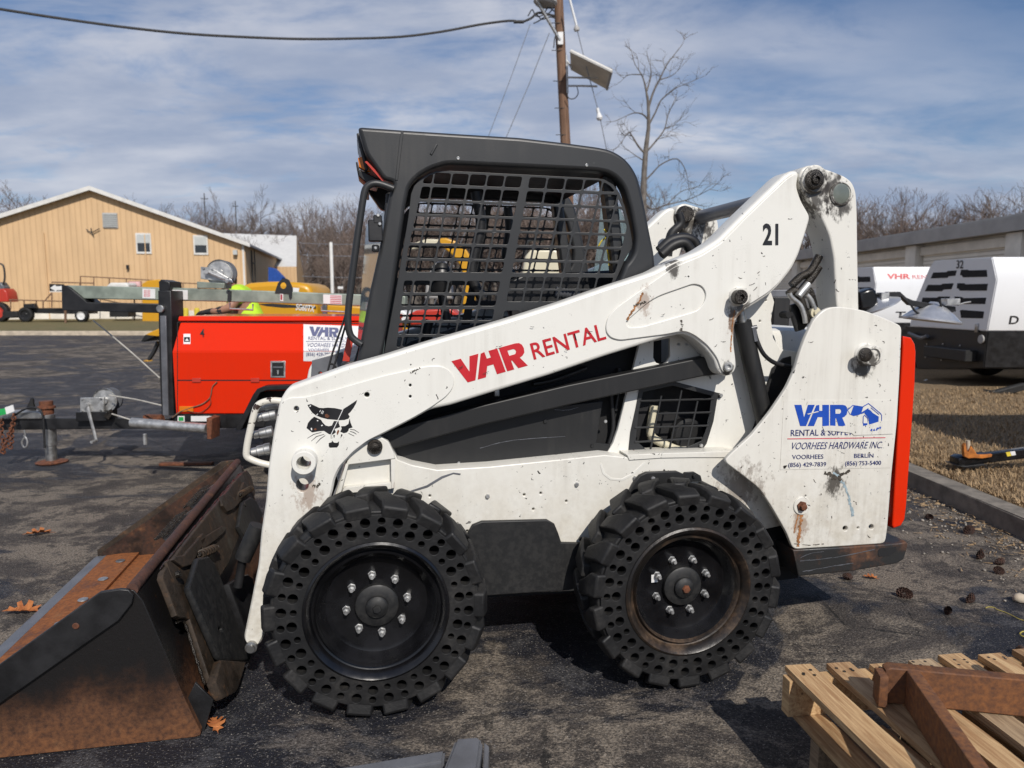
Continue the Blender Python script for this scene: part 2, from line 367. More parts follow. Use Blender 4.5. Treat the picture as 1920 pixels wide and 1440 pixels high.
def turf(name, a, c, d):
    b = NB(name); co = b.co()
    f = b.noise(co, 0.9, 6, 0.65); g = b.noise(b.co((1, 1, 1)), 34, 5, 0.7)
    col = b.mix(b.ramp(g, 0.3, 0.7), a, c)
    col = b.mix(b.math('MULTIPLY', b.ramp(f, 0.45, 0.7), 0.7), col, d)
    b.bump(g, 1.0, 0.03)
    return b.out(col, 0.95)
M['turf'] = turf('dormant_turf_soil', (0.13, 0.09, 0.048), (0.31, 0.215, 0.115), (0.19, 0.13, 0.07))
M['turfgreen'] = turf('mixed_winter_turf', (0.10, 0.085, 0.035), (0.22, 0.175, 0.075), (0.105, 0.115, 0.04))
def blade_mat():
    b = NB('straw_blades')
    g = b.noise(b.co(), 7, 4, 0.7)
    return b.out(b.mix(b.ramp(g, 0.3, 0.7), (0.21, 0.14, 0.075), (0.43, 0.30, 0.165)), 0.85)
M['blade'] = blade_mat()
def leafmat():
    b = NB('dry_oak_leaf')
    return b.out(b.mix(b.ramp(b.noise(b.co(), 30, 4, 0.6), 0.3, 0.7), (0.30, 0.09, 0.025), (0.46, 0.17, 0.05)), 0.7)
M['leaf'] = leafmat()
M['pebble'] = plain('pale_pebble', (0.26, 0.235, 0.20), 0.8, var=0.4, scale=3)
M['cone'] = plain('pine_cone_scales', (0.045, 0.02, 0.013), 0.8, var=0.5, scale=30)

# ------------------------------------------------------------------ helpers that make things and parts
def tag(o, label=None, cat=None, group=None, kind=None):
    if label: o['label'] = label
    if cat: o['category'] = cat
    if group: o['group'] = group
    if kind: o['kind'] = kind
    return o
def thing(name, label, cat, loc=(0, 0, 0), rz=0.0, group=None):
    o = bpy.data.objects.new(name, None); COL.objects.link(o)
    o.empty_display_size = 0.2
    o.location = loc; o.rotation_euler = (0, 0, rz)
    return tag(o, label, cat, group)
def finish(name, me, mat, parent=None, smooth=None):
    o = bpy.data.objects.new(name, me); COL.objects.link(o)
    me.name = name
    if mat is not None:
        me.materials.clear(); me.materials.append(mat)
    if smooth is not None:
        me.shade_smooth(); me.set_sharp_from_angle(angle=R(smooth))
    if parent is not None: o.parent = parent
    return o
def from_bm(name, bm, mat, parent=None, smooth=None, recalc=True):
    if recalc: bmesh.ops.recalc_face_normals(bm, faces=bm.faces[:])
    me = bpy.data.meshes.new(name); bm.to_mesh(me); bm.free()
    return finish(name, me, mat, parent, smooth)
def curve_mesh(polys, depth, bevel, res=2):
    cu = bpy.data.curves.new('tmp', 'CURVE'); cu.dimensions = '2D'; cu.fill_mode = 'BOTH'
    cu.extrude = max(0.0, depth / 2 - bevel); cu.bevel_depth = bevel; cu.bevel_resolution = res; cu.offset = -bevel
    for p in polys:
        s = cu.splines.new('POLY'); s.points.add(len(p) - 1)
        for q, (x, y) in zip(s.points, p): q.co = (x, y, 0, 1)
        s.use_cyclic_u = True
    ob = bpy.data.objects.new('tmp', cu)
    me = bpy.data.meshes.new_from_object(ob)
    bpy.data.objects.remove(ob); bpy.data.curves.remove(cu)
    return me
def area2(p): return sum(p[i - 1][0] * p[i][1] - p[i][0] * p[i - 1][1] for i in range(len(p)))
def plate_me(pts, holes, o, ex, ey, th, bevel=0.0, res=2):
    """flat outline with holes, th thick behind its front face; front normal = ex x ey"""
    pts = pts if area2(pts) > 0 else pts[::-1]
    hs = [h if area2(h) < 0 else h[::-1] for h in holes]
    me = curve_mesh([pts] + hs, th, bevel, res)
    ex, ey, o = Vector(ex), Vector(ey), Vector(o)
    n = ex.cross(ey)
    m = Matrix((ex, ey, n)).transposed().to_4x4(); m.translation = o - n * (th / 2)
    me.transform(m)
    return me
MIRV = 1.70
def mirror_me(me):
    m2 = me.copy()
    for v in m2.vertices: v.co.y = MIRV - v.co.y
    m2.flip_normals()
    return m2
def lplate(name, px, v, th, mat, parent, holes=(), bevel=0.004, mirror=False, smooth=35, pxv=None, res=2):
    """outline read off the photograph on the loader plane across = v"""
    pv = v if pxv is None else pxv
    me = plate_me(L2(px, pv), [L2(h, pv) for h in holes], (0, v, 0), (1, 0, 0), (0, 0, 1), th, bevel, res)
    o = finish(name, me, mat, parent, smooth)
    if mirror:
        o2 = finish(name, mirror_me(me), mat, parent, smooth)
        return o, o2
    return o
def bm_box(bm, c, s, rot=None):
    m = Matrix.Translation(Vector(c))
    if rot is not None: m = m @ rot.to_4x4()
    m = m @ Matrix.Diagonal((s[0], s[1], s[2], 1))
    return bmesh.ops.create_cube(bm, size=1.0, matrix=m)['verts']
def box(name, c, s, mat, parent=None, rot=None, bevel=0.004):
    bm = bmesh.new(); bm_box(bm, c, s, rot)
    if bevel: bmesh.ops.bevel(bm, geom=bm.edges[:], offset=bevel, segments=2, affect='EDGES', profile=0.5)
    return from_bm(name, bm, mat, parent, 35)
def boxes(name, items, mat, parent=None, bevel=0.0):
    bm = bmesh.new()
    for it in items: bm_box(bm, *it)
    if bevel: bmesh.ops.bevel(bm, geom=bm.edges[:], offset=bevel, segments=1, affect='EDGES', profile=0.5)
    return from_bm(name, bm, mat, parent, 35)
def bm_lathe(bm, prof, o, axis, seg=32, closed=False):
    """prof: (radius, distance along axis)"""
    axis = Vector(axis).normalized(); o = Vector(o)
    a = axis.orthogonal().normalized(); b = axis.cross(a)
    rings = []
    for r, t in prof:
        if r < 1e-6: rings.append([bm.verts.new(o + axis * t)])
        else: rings.append([bm.verts.new(o + axis * t + (a * math.cos(k * 2 * math.pi / seg) + b * math.sin(k * 2 * math.pi / seg)) * r) for k in range(seg)])
    pairs = list(zip(rings[:-1], rings[1:])) + ([(rings[-1], rings[0])] if closed else [])
    for p, q in pairs:
        for k in range(seg):
            k2 = (k + 1) % seg
            if len(p) == 1 and len(q) == 1: continue
            if len(p) == 1: bm.faces.new((p[0], q[k], q[k2]))
            elif len(q) == 1: bm.faces.new((p[k], q[0], p[k2]))
            else: bm.faces.new((p[k], q[k], q[k2], p[k2]))
def lathe(name, prof, o, axis, mat, parent=None, seg=32, closed=False, smooth=35):
    bm = bmesh.new(); bm_lathe(bm, prof, o, axis, seg, closed)
    return from_bm(name, bm, mat, parent, smooth)
def cylprof(r, h, b=0.002): return [(0, 0), (r - b, 0), (r, b), (r, h - b), (r - b, h), (0, h)]
def bm_tube(bm, pts, r, seg=8, cap=True):
    pts = [Vector(p) for p in pts]
    n = len(pts)
    rad = r if isinstance(r, (list, tuple)) else [r] * n
    t0 = (pts[1] - pts[0]).normalized(); a = t0.orthogonal().normalized()
    rings = []
    for i, p in enumerate(pts):
        t = (pts[min(i + 1, n - 1)] - pts[max(i - 1, 0)])
        t = t.normalized() if t.length > 1e-9 else t0
        a = (a - t * a.dot(t)); a = a.normalized() if a.length > 1e-6 else t.orthogonal().normalized()
        b = t.cross(a)
        rings.append([bm.verts.new(p + (a * math.cos(k * 2 * math.pi / seg) + b * math.sin(k * 2 * math.pi / seg)) * rad[i]) for k in range(seg)])
    for p, q in zip(rings[:-1], rings[1:]):
        for k in range(seg):
            k2 = (k + 1) % seg
            bm.faces.new((p[k], p[k2], q[k2], q[k]))
    if cap and seg > 2:
        bm.faces.new(rings[0][::-1]); bm.faces.new(rings[-1])
def smooth_path(pts, k=5):
    pts = [Vector(p) for p in pts]
    if len(pts) < 3: return pts
    out = []
    P = [pts[0] * 2 - pts[1]] + pts + [pts[-1] * 2 - pts[-2]]
    for i in range(1, len(P) - 2):
        for j in range(k):
            t = j / k
            a, b, c, d = P[i - 1], P[i], P[i + 1], P[i + 2]
            out.append(0.5 * ((2 * b) + (c - a) * t + (2 * a - 5 * b + 4 * c - d) * t * t + (3 * b - a - 3 * c + d) * t ** 3))
    out.append(pts[-1])
    return out
def tube(name, pts, r, mat, parent=None, seg=10, k=0):
    bm = bmesh.new(); bm_tube(bm, smooth_path(pts, k) if k else pts, r, seg)
    return from_bm(name, bm, mat, parent, 50)
def text_me(body, bold=0.0, shear=0.0, space=1.0):
    cu = bpy.data.curves.new('tmp', 'FONT'); cu.body = body; cu.offset = bold; cu.shear = shear
    cu.space_character = space; cu.resolution_u = 3
    ob = bpy.data.objects.new('tmp', cu)
    me = bpy.data.meshes.new_from_object(ob)
    bpy.data.objects.remove(ob); bpy.data.curves.remove(cu)
    return me
def text_on(name, body, A, B, C, mat, parent, bold=0.0, shear=0.0, lift=0.002, space=1.0):
    """lettering whose baseline runs A -> B and whose capitals rise A -> C"""
    A, B, C = Vector(A), Vector(B), Vector(C)
    me = text_me(body, bold, shear, space)
    xs = [v.co.x for v in me.vertices]; x0, x1 = min(xs), max(xs)
    cap = 0.70
    n = (B - A).cross(C - A).normalized()
    for v in me.vertices:
        v.co = A + (B - A) * ((v.co.x - x0) / (x1 - x0)) + (C - A) * (v.co.y / cap) + n * lift
    return finish(name, me, mat, parent)
def ltext(name, body, a, b, c, v, mat, parent, **kw):
    return text_on(name, body, L(*a, v), L(*b, v), L(*c, v), mat, parent, **kw)
def ldecal(name, polys, v, mat, parent, th=0.0012, mirror=False):
    """vinyl film: several outlines (each with optional holes) in one mesh"""
    me_all = None
    bm = bmesh.new()
    for p in polys:
        outer, holes = (p, []) if not isinstance(p[0][0], (list, tuple)) else (p[0], p[1:])
        me = plate_me(L2(outer, v), [L2(h, v) for h in holes], (0, v, 0), (1, 0, 0), (0, 0, 1), th, 0)
        bm.from_mesh(me); bpy.data.meshes.remove(me)
    return from_bm(name, bm, mat, parent, recalc=False)
def circ(cx, cy, r, n=24, ry=None):
    ry = ry or r
    return [(cx + r * math.cos(2 * math.pi * k / n), cy + ry * math.sin(2 * math.pi * k / n)) for k in range(n)]
def zm(x0, y0, s, pts): return [(x0 + s * x, y0 + s * y) for x, y in pts]
def round_poly(p, r, n=3):
    out = []
    m = len(p)
    for i in range(m):
        a, b, c = Vector(p[i - 1]), Vector(p[i]), Vector(p[(i + 1) % m])
        d1, d2 = (a - b), (c - b)
        k = min(r, d1.length * .45, d2.length * .45)
        s_, e_ = b + d1.normalized() * k, b + d2.normalized() * k
        for j in range(n + 1):
            t = j / n
            out.append(tuple((s_ * (1 - t) ** 2 + b * 2 * t * (1 - t) + e_ * t ** 2)))
    return out
def copy_tree(o, parent=None):
    c = o.copy(); COL.objects.link(c)
    if parent is not None:
        c.parent = parent; c.matrix_parent_inverse = o.matrix_parent_inverse.copy()
    for ch in list(o.children): copy_tree(ch, c)
    return c

# ------------------------------------------------------------------ ground
def gz(x, y):                            # the yard is not quite flat: shallow dips under the near wheels
    return -.032 * math.exp(-((x - .60) ** 2 + (y - 2.46) ** 2) / .16) - .011 * math.exp(-((x + .42) ** 2 + (y - 2.25) ** 2) / .12)
def ground():
    bm = bmesh.new()
    fine = [i * .1 for i in range(-16, 21)]
    xs = [-400, -120, -40, -12, -4] + fine + [4, 12, 40, 120, 400]; ys = [-60, -20, -5, 0] + [1 + i * .1 for i in range(28)] + [5, 8, 20, 60, 150, 500, 1200]
    V = [[bm.verts.new((x, y, gz(x, y))) for y in ys] for x in xs]
    for i in range(len(xs) - 1):
        for j in range(len(ys) - 1): bm.faces.new((V[i][j], V[i + 1][j], V[i + 1][j + 1], V[i][j + 1]))
    o = from_bm('asphalt_yard', bm, M['asphalt'], None, 60); tag(o, kind='structure')
ground()

# ------------------------------------------------------------------ skid steer loader
SK = thing('skid_steer_loader', 'white skid steer loader numbered 21 with black mesh sided cab and rusty bucket', 'loader', LO, YAW)
VA = 0.24                                     # outer face of the near lift arm
NEAR = (0, -1, 0)

# --- lift arms
arm_px = ([(539, 727), (575, 714), (609, 702), (650, 687), (720, 668), (800, 643), (952, 599), (1047, 569), (1140, 537), (1190, 521), (1226, 509),
           (1262, 489), (1310, 471), (1345, 449), (1391, 403), (1430, 366), (1469, 329), (1483, 320), (1495, 320),
           (1499, 326), (1495, 350), (1504, 377), (1521, 406), (1511, 440), (1499, 477), (1486, 504), (1461, 536), (1442, 554), (1423, 566), (1396, 583), (1383, 597), (1378, 612),
           (1377, 642), (1381, 672), (1382, 690), (1375, 702), (1363, 706), (1351, 702), (1345, 694), (1338, 673), (1320, 651), (1298, 633), (1280, 626), (1247, 633),
           (1137, 667), (1028, 704), (919, 737), (845, 760), (807, 768), (775, 786), (726, 811), (691, 828), (664, 849), (639, 876), (628, 899), (623, 926),
           (600, 985), (562, 1060), (520, 1130), (492, 1200), (485, 1212), (466, 1212), (458, 1203), (457, 1193), (470, 1130), (484, 1060), (489, 1000), (498, 940), (503, 875), (512, 815), (524, 752)])
arm_holes = [circ(556, 766, 5, 14), circ(688, 740, 5, 14), circ(769, 722, 2.6, 10), circ(769, 743, 2.6, 10), circ(575, 865, 12, 20),
             circ(567, 909, 12, 18, 13), circ(495, 1140, 3, 10)]
ARM, ARM2 = lplate('lift_arm', round_poly(arm_px, 9, 3), VA, 0.11, M['white'], SK, arm_holes, 0.013, mirror=True, res=3)
for a, flip in ((ARM, False), (ARM2, True)):
    def put(me, name, mat, smooth=35, a=a, flip=flip):
        if flip: me = mirror_me(me)
        return finish(name, me, mat, a, smooth)
    front_pad = [(541, 745), (572, 744), (620, 732), (718, 704), (799, 686), (826, 685), (842, 693), (852, 708), (850, 726), (837, 743), (807, 764), (774, 783), (725, 808), (690, 825), (662, 846), (636, 874), (625, 898), (620, 926),
                 (597, 985), (559, 1060), (517, 1130), (489, 1199), (483, 1209), (468, 1209), (461, 1201), (460, 1193), (473, 1130), (487, 1060), (492, 1000), (501, 940), (506, 875), (515, 815), (527, 756)]
    pf = plate_me(L2(round_poly(front_pad, 9, 3), VA), [L2(h, VA) for h in arm_holes], (0, VA - 0.006, 0), (1, 0, 0), (0, 0, 1), 0.0058, 0.0028)
    put(pf, 'reinforcing_plate', M['white'])
    rear_pad = [(1135, 611), (1139, 594), (1154, 577), (1190, 551), (1228, 524), (1262, 500), (1312, 480), (1350, 456), (1396, 409), (1434, 372), (1472, 336), (1486, 327), (1494, 328),
                (1490, 352), (1499, 380), (1515, 407), (1506, 440), (1494, 475), (1481, 501), (1457, 532), (1438, 549), (1419, 561), (1391, 579), (1377, 594), (1372, 612), (1371, 642), (1375, 672),
                (1376, 688), (1371, 697), (1363, 700), (1354, 697), (1350, 690), (1343, 670), (1325, 647), (1301, 628), (1282, 620), (1246, 627), (1161, 638), (1144, 633), (1136, 623)]
    pocket = [(1171, 604), (1177, 614), (1200, 613), (1260, 596), (1307, 582), (1320, 566), (1323, 550), (1315, 536), (1299, 532), (1236, 554), (1215, 566)]
    pf = plate_me(L2(round_poly(rear_pad, 9, 3), VA), [L2(round_poly(pocket, 16, 5), VA)], (0, VA - 0.007, 0), (1, 0, 0), (0, 0, 1), 0.0068, 0.003)
    put(pf, 'reinforcing_plate', M['white'])
def lat(name, px, v0, prof, mat, parent, seg=28, pv=None):
    """turned piece standing towards the camera from plane v0"""
    c = L(px[0], px[1], v0 if pv is None else pv); c = Vector((c.x, v0, c.z))
    return lathe(name, prof, c, NEAR, mat, parent, seg)
lat('pivot_boss', (573, 860), VA, [(0.047, 0), (0.047, 0.004), (0.040, 0.008), (0.040, 0.066), (0.037, 0.070), (0.024, 0.070), (0.023, 0.066), (0.023, 0.0)], M['white'], ARM)
lat('pivot_boss', (1383, 556), VA - .007, [(0.036, 0), (0.034, 0.006), (0.031, 0.010), (0.031, 0.03), (0, 0.03)], M['white_dirty'], ARM)
lat('pivot_pin', (1383, 557), VA - .037, [(0.027, 0), (0.027, 0.026), (0.024, 0.03), (0.010, 0.03), (0.008, 0.022), (0, 0.022)], M['grease'], ARM)
lat('link_bolt', (1364, 687), VA - .007, [(0.019, 0), (0.019, 0.006), (0.015, 0.012), (0.009, 0.012), (0.008, 0.004), (0, 0.004)], M['zinc'], ARM)
lat('foot_roller', (475, 1202), VA + .03, [(0.02, 0), (0.02, 0.05), (0.013, 0.052), (0.013, 0.062), (0, 0.062)], M['steel'], ARM)
# writing on the arm
LOGO_V = [(340, 268), (430, 268), (465, 430), (515, 268), (602, 268), (490, 540), (415, 540)]
LOGO_H = [(622, 275), (660, 268), (660, 345), (700, 345), (700, 268), (785, 268), (785, 540), (700, 540), (700, 425), (640, 425), (592, 540), (512, 540)]
LOGO_R = [(800, 268), (960, 268), (995, 276), (1015, 300), (1022, 345), (1012, 392), (985, 420), (955, 432), (1000, 540), (908, 540), (878, 440), (868, 440), (868, 540), (800, 540)]
LOGO_Rh = [(868, 322), (925, 322), (940, 335), (942, 360), (925, 382), (868, 382)]
def logo(o, ax, ay):
    f = lambda p: [(o[0] + (x - 340) * ax[0] + (y - 268) * ay[0], o[1] + (x - 340) * ax[1] + (y - 268) * ay[1]) for x, y in p]
    return [f(LOGO_V), f(LOGO_H), (f(LOGO_R), f(LOGO_Rh))]
zs = .3646
ldecal('arm_lettering', logo((700 + zs * 402, 600 + zs * 212), (.528 * zs, -.148 * zs), (.162 * zs, .441 * zs)), VA - .0012, M['redtext'], ARM)
ltext('arm_lettering', 'RENTAL', (1001, 674), (1137, 635), (993, 644), VA, M['redtext'], ARM, bold=0.012, lift=0.0015)
ltext('fleet_number', '21', (1430, 458), (1459, 458), (1430, 420), VA - .007, M['blacktext'], ARM, bold=0.03, lift=0.0015)
# cat head emblem (outline read from the decal, with its scuffs)
cz = lambda p: zm(560, 720, 160 / 1646, p)
emblem = [[(170, 405), (235, 385), (290, 410), (400, 460), (470, 465), (560, 455), (700, 465), (840, 495), (880, 470), (960, 420), (1050, 360), (1130, 305), (1110, 370), (1060, 460), (1000, 540), (955, 580), (985, 630),
           (960, 670), (880, 695), (780, 700), (690, 690), (560, 680), (440, 650), (330, 605), (260, 550), (210, 480)],
          [(300, 630), (430, 690), (470, 750), (520, 800), (580, 815), (640, 800), (680, 715), (770, 715), (775, 760), (800, 830), (760, 845), (690, 870), (720, 930), (660, 975), (590, 970), (540, 940), (490, 905),
           (400, 910), (260, 935), (150, 850), (180, 750), (240, 680)],
          [(985, 660), (1000, 740), (1040, 840), (970, 860), (960, 900), (930, 935), (870, 950), (800, 920), (830, 860), (815, 815), (900, 810), (960, 770), (975, 700)],
          [(580, 1140), (640, 1120), (640, 1085), (680, 1130), (740, 1135), (780, 1105), (775, 1180), (740, 1225), (600, 1230), (580, 1200)],
          [(665, 990), (700, 980), (685, 1050)], [(820, 965), (850, 980), (805, 1050)], [(145, 275), (180, 340), (155, 345)],
          [(165, 1045), (290, 965), (440, 928), (440, 938), (295, 978), (170, 1052)], [(240, 1100), (340, 1008), (490, 965), (492, 976), (348, 1020), (245, 1107)],
          [(330, 1145), (415, 1050), (512, 988), (516, 998), (425, 1062), (338, 1150)], [(990, 868), (1080, 880), (1165, 938), (1160, 945), (1075, 893), (990, 880)],
          [(990, 908), (1062, 926), (1118, 966), (1112, 975), (1055, 940), (990, 920)], [(962, 945), (1075, 1000), (1070, 1010), (960, 958)]]
ldecal('cat_head_emblem', [cz(p) for p in emblem], VA - .0062, M['blacktext'], ARM)
scuff = [[(620, 970), (850, 485), (862, 488), (632, 975)], [(400, 530), (420, 500), (428, 505), (410, 545)], [(430, 570), (455, 510), (465, 512), (440, 578)], [(455, 575), (475, 520), (486, 524), (464, 582)],
         [(205, 430), (225, 405), (240, 425), (215, 445)], [(335, 600), (365, 570), (375, 580), (350, 610)], [(232, 850), (255, 845), (262, 890), (240, 892)], [(350, 700), (375, 695), (380, 715), (355, 720)], [(430, 795), (460, 785), (465, 805), (440, 815)]]
ldecal('emblem_scratch', [cz(p) for p in scuff], VA - .0078, M['sticker'], ARM, 0.0008)
ldecal('emblem_rust_spot', [cz([(505, 590), (545, 575), (600, 620), (560, 655), (515, 640)]), cz([(285, 880), (320, 850), (355, 870), (330, 895)]), cz([(735, 930), (760, 880), (785, 905), (760, 960), (740, 985)])], VA - .0080, M['rustbolt'], ARM, 0.0008)
lat('far_link_pin', (1281, 403), 1.345, [(0.045, 0), (0.045, 0.02), (0.038, 0.03), (0.038, 0.05), (0, 0.05)], M['grease'], ARM2)

# --- rear links between arm and upright
link_px = [(1498, 333), (1502, 318), (1512, 311), (1524, 309), (1559, 320), (1586, 331), (1599, 342), (1606, 360), (1608, 400), (1609, 480), (1611, 580), (1613, 660), (1585, 660), (1572, 600), (1568, 562), (1564, 485), (1556, 444), (1542, 412), (1526, 387), (1504, 357)]
LNK, LNK2 = lplate('rear_link', round_poly(link_px, 10, 3), 0.235, 0.13, M['white_dirty'], SK, [], 0.008, mirror=True)
for q in (LNK,):
    lat('link_pin', (1525, 337), 0.235, [(0.052, 0), (0.052, 0.010), (0.046, 0.014), (0.046, 0.018), (0, 0.018)], M['white_dirty'], q)
    lat('greasy_pin_head', (1525, 337), 0.217, [(0.036, 0), (0.036, 0.012), (0.030, 0.016), (0.020, 0.016), (0.018, 0.024), (0.010, 0.026), (0.009, 0.018), (0, 0.018)], M['grease'], q)
    lat('pivot_cap', (1576, 363), 0.235, [(0.046, 0), (0.046, 0.005), (0.042, 0.010), (0.038, 0.010), (0.037, 0.006), (0, 0.006)], M['white_dirty'], q)
    lat('round_reflector', (1576, 363), 0.229, [(0.0365, 0), (0.0365, 0.003), (0.030, 0.005), (0, 0.005)], M['reflector'], q)

# --- uprights (outer plates beside the engine)
up_px = [(1542, 583), (1554, 577), (1569, 575), (1592, 577), (1623, 583), (1660, 597), (1691, 611), (1687, 707), (1682, 793), (1672, 890), (1664, 991), (1660, 1019), (1570, 1025), (1487, 1030), (1475, 999), (1448, 952), (1425, 917),
         (1394, 892), (1363, 869), (1360, 862), (1370, 851), (1409, 816), (1444, 773), (1475, 727), (1491, 692), (1500, 660), (1510, 633), (1526, 599)]
up_holes = [circ(1585, 991, 4.5, 12), circ(1609, 990, 2.2, 8), circ(1634, 988, 4.5, 12)]
UP, UP2 = lplate('upright_plate', round_poly(up_px, 9, 3), 0.205, 0.02, M['white_dirty'], SK, up_holes, 0.004, mirror=True)
lat('pivot_tube', (1621, 665), 0.205, [(0.046, 0), (0.044, 0.004), (0.039, 0.008), (0.039, 0.05), (0.036, 0.053), (0.028, 0.053), (0.028, 0.046), (0, 0.046)], M['white_dirty'], UP)
lat('pivot_tube_pin', (1621, 665), 0.159, [(0.027, 0), (0.027, 0.008), (0.018, 0.012), (0, 0.012)], M['grease'], UP)
lat('lower_boss', (1503, 948), 0.205, [(0.036, 0), (0.036, 0.003), (0.034, 0.005), (0.021, 0.005), (0, 0.005)], M['white'], UP)
lat('lower_bolt', (1503, 949), 0.200, [(0.021, 0), (0.020, 0.007), (0.013, 0.007), (0.013, 0.02), (0.009, 0.022), (0, 0.022)], M['rustbolt'], UP, 6)
# rental decal
D7 = lambda p: zm(1440, 720, 280 / 1920, p)
VU = 0.205
ldecal('decal_backing', [D7([(203, 212), (1640, 205), (1575, 1078), (155, 1102)])], VU - .0014, M['white_dirty'], UP)
e = 280 / 1920
lg = logo((1440 + e * 340, 720 + e * 268), (e, 0), (0, e))
mini = [[(1105, 275), (1225, 297), (1195, 385), (1160, 400), (1100, 412), (1062, 395)], [(1190, 375), (1290, 310), (1300, 340), (1285, 350), (1205, 385)],
        [(1240, 375), (1310, 330), (1345, 370), (1425, 420), (1420, 490), (1300, 520), (1295, 440)], [(1222, 505), (1280, 505), (1278, 535), (1225, 540)]]
lines = [[(1020, 330), (1090, 270), (1096, 276), (1028, 338), (1062, 392), (1055, 396)], [(1225, 285), (1292, 245), (1330, 275), (1450, 375), (1466, 400), (1466, 475), (1458, 475), (1458, 402), (1440, 380), (1325, 283), (1292, 256), (1228, 295)],
         [(1095, 270), (1225, 290), (1225, 297), (1095, 277)], [(1325, 300), (1430, 388), (1425, 395), (1322, 308)], [(1222, 420), (1242, 395), (1290, 440), (1285, 500), (1280, 445), (1242, 405), (1230, 425), (1228, 505), (1218, 505)]]
ldecal('upright_lettering', lg, VU - .0026, M['bluetext'], UP, .0008)
ldecal('loader_drawing', [D7(p) for p in mini + lines], VU - .0026, M['bluetext'], UP, .0008)
d7 = lambda x, y: (1440 + e * x, 720 + e * y)
def utext(body, a, b, c, mat, **kw): return ltext('upright_lettering', body, d7(*a), d7(*b), d7(*c), VU - .0014, M[mat], UP, lift=.0015, **kw)
utext('RENTAL & SUPPLY', (290, 668), (1085, 654), (292, 588), 'navytext', bold=.006)
utext('VOORHEES HARDWARE INC.', (282, 840), (1462, 824), (310, 750), 'navytext')
utext('VOORHEES', (308, 966), (710, 958), (308, 910), 'navytext', bold=.006)
utext('BERLIN', (1105, 948), (1354, 944), (1105, 895), 'navytext', bold=.006)
utext('(856) 429-7839', (258, 1066), (746, 1055), (258, 1012), 'navytext', bold=.01)
utext('(856) 753-5400', (988, 1047), (1452, 1037), (988, 993), 'navytext', bold=.01)
ldecal('decal_rule', [D7([(250, 700), (1510, 685), (1510, 695), (250, 711)])], VU - .0026, M['pinkline'], UP, .0008)
ldecal('torn_decal_patch', [D7([(700, 545), (800, 535), (960, 545), (1050, 515), (1230, 540), (1330, 515), (1440, 480), (1615, 455), (1610, 640), (1400, 650), (1200, 655), (1110, 660), (1075, 630), (980, 618), (860, 606), (770, 600), (730, 610)]),
                               D7([(500, 385), (640, 350), (660, 356), (520, 392)])], VU - .0042, M['white_dirty'], UP, .0008)
ldecal('torn_lettering', [D7([(1315, 600), (1330, 575), (1345, 580), (1335, 606)]), D7([(1348, 600), (1368, 572), (1380, 600), (1372, 602)]), D7([(1386, 596), (1402, 560), (1425, 558), (1430, 584), (1415, 572), (1404, 598)]), D7([(1432, 552), (1456, 548), (1448, 580), (1440, 580)])], VU - .0054, M['bluetext'], UP, .0008)
def scrape(name, pts, wd, v, mat, parent, seed=1):
    """worn streak: an uneven smear on the paint"""
    rnd = random.Random(seed); polys = []
    P = smooth_path([(x, y, 0) for x, y in pts], 6)
    for i in range(len(P) - 1):
        if name == 'dark_scuff' and rnd.random() < 0.12: continue
        a, b = P[i], P[i + 1]; d = (b - a).normalized(); nn = Vector((-d.y, d.x, 0))
        w1, w2 = wd * rnd.uniform(.3, 1), wd * rnd.uniform(.3, 1); j = wd * rnd.uniform(-.4, .4)
        polys.append([tuple((a + nn * (w1 + j)).xy), tuple((b + nn * (w2 + j)).xy), tuple((b - nn * (w2 - j)).xy), tuple((a - nn * (w1 - j)).xy)])
    return ldecal(name, polys, v, mat, parent, .0008)
M['bluescrape'] = plain('pale_blue_scrape', (0.30, 0.38, 0.42), 0.5, var=0.3, scale=60, bump=0)
M['rusttrail'] = plain('rust_trail', (0.30, 0.13, 0.045), 0.8, var=0.5, scale=50, bump=0)
M['grime'] = plain('dark_grime', (0.05, 0.042, 0.032), 0.7, var=0.6, scale=60, bump=0.2)
scrape('blue_scrape', [(1563, 885), (1580, 905), (1592, 935), (1600, 968)], 3.2, VU - .001, M['bluescrape'], UP)
scrape('dark_scuff', [(1546, 886), (1562, 892), (1578, 900)], 5, VU - .0012, M['grime'], UP, 3)
scrape('dark_scuff', [(1560, 900), (1574, 893), (1594, 882)], 3, VU - .0014, M['grime'], UP, 4)
scrape('rust_trail', [(1505, 962), (1500, 985), (1497, 1012), (1496, 1025)], 3.5, VU - .001, M['rusttrail'], UP, 5)
scrape('rust_trail', [(1497, 965), (1492, 985), (1489, 1000)], 1.6, VU - .001, M['rusttrail'], UP, 6)
scrape('dark_scuff', [(1489, 1020), (1520, 1022), (1545, 1020)], 1.1, VU - .001, M['grime'], UP, 7)
for i, (x, y) in enumerate([(1540, 925), (1560, 972), (1632, 1008), (1600, 940), (1668, 820), (1655, 640), (1525, 640), (1648, 720), (1625, 870), (1530, 905), (1640, 610)]):
    a = random.uniform(0, 6.3); l = random.uniform(4, 13)
    scrape('dark_scuff', [(x, y), (x + l * .5 * math.cos(a) + 1, y + l * .5 * math.sin(a)), (x + l * math.cos(a + .5), y + l * math.sin(a + .5))], .8, VU - .001, M['grime'], UP, 20 + i)
scrape('rust_trail', [(1205, 548), (1198, 566), (1188, 580), (1176, 600)], 2.6, VA - .008, M['rusttrail'], ARM, 8)
scrape('dark_scuff', [(1188, 572), (1200, 570), (1212, 566)], 2.6, VA - .0085, M['grime'], ARM, 9)
scrape('rust_trail', [(1378, 582), (1374, 605), (1371, 640), (1370, 660)], 1.6, VA - .008, M['rusttrail'], ARM, 10)
scrape('dark_scuff', [(1277, 600), (1279, 610), (1277, 620)], 2.6, VA - .008, M['grime'], ARM, 11)
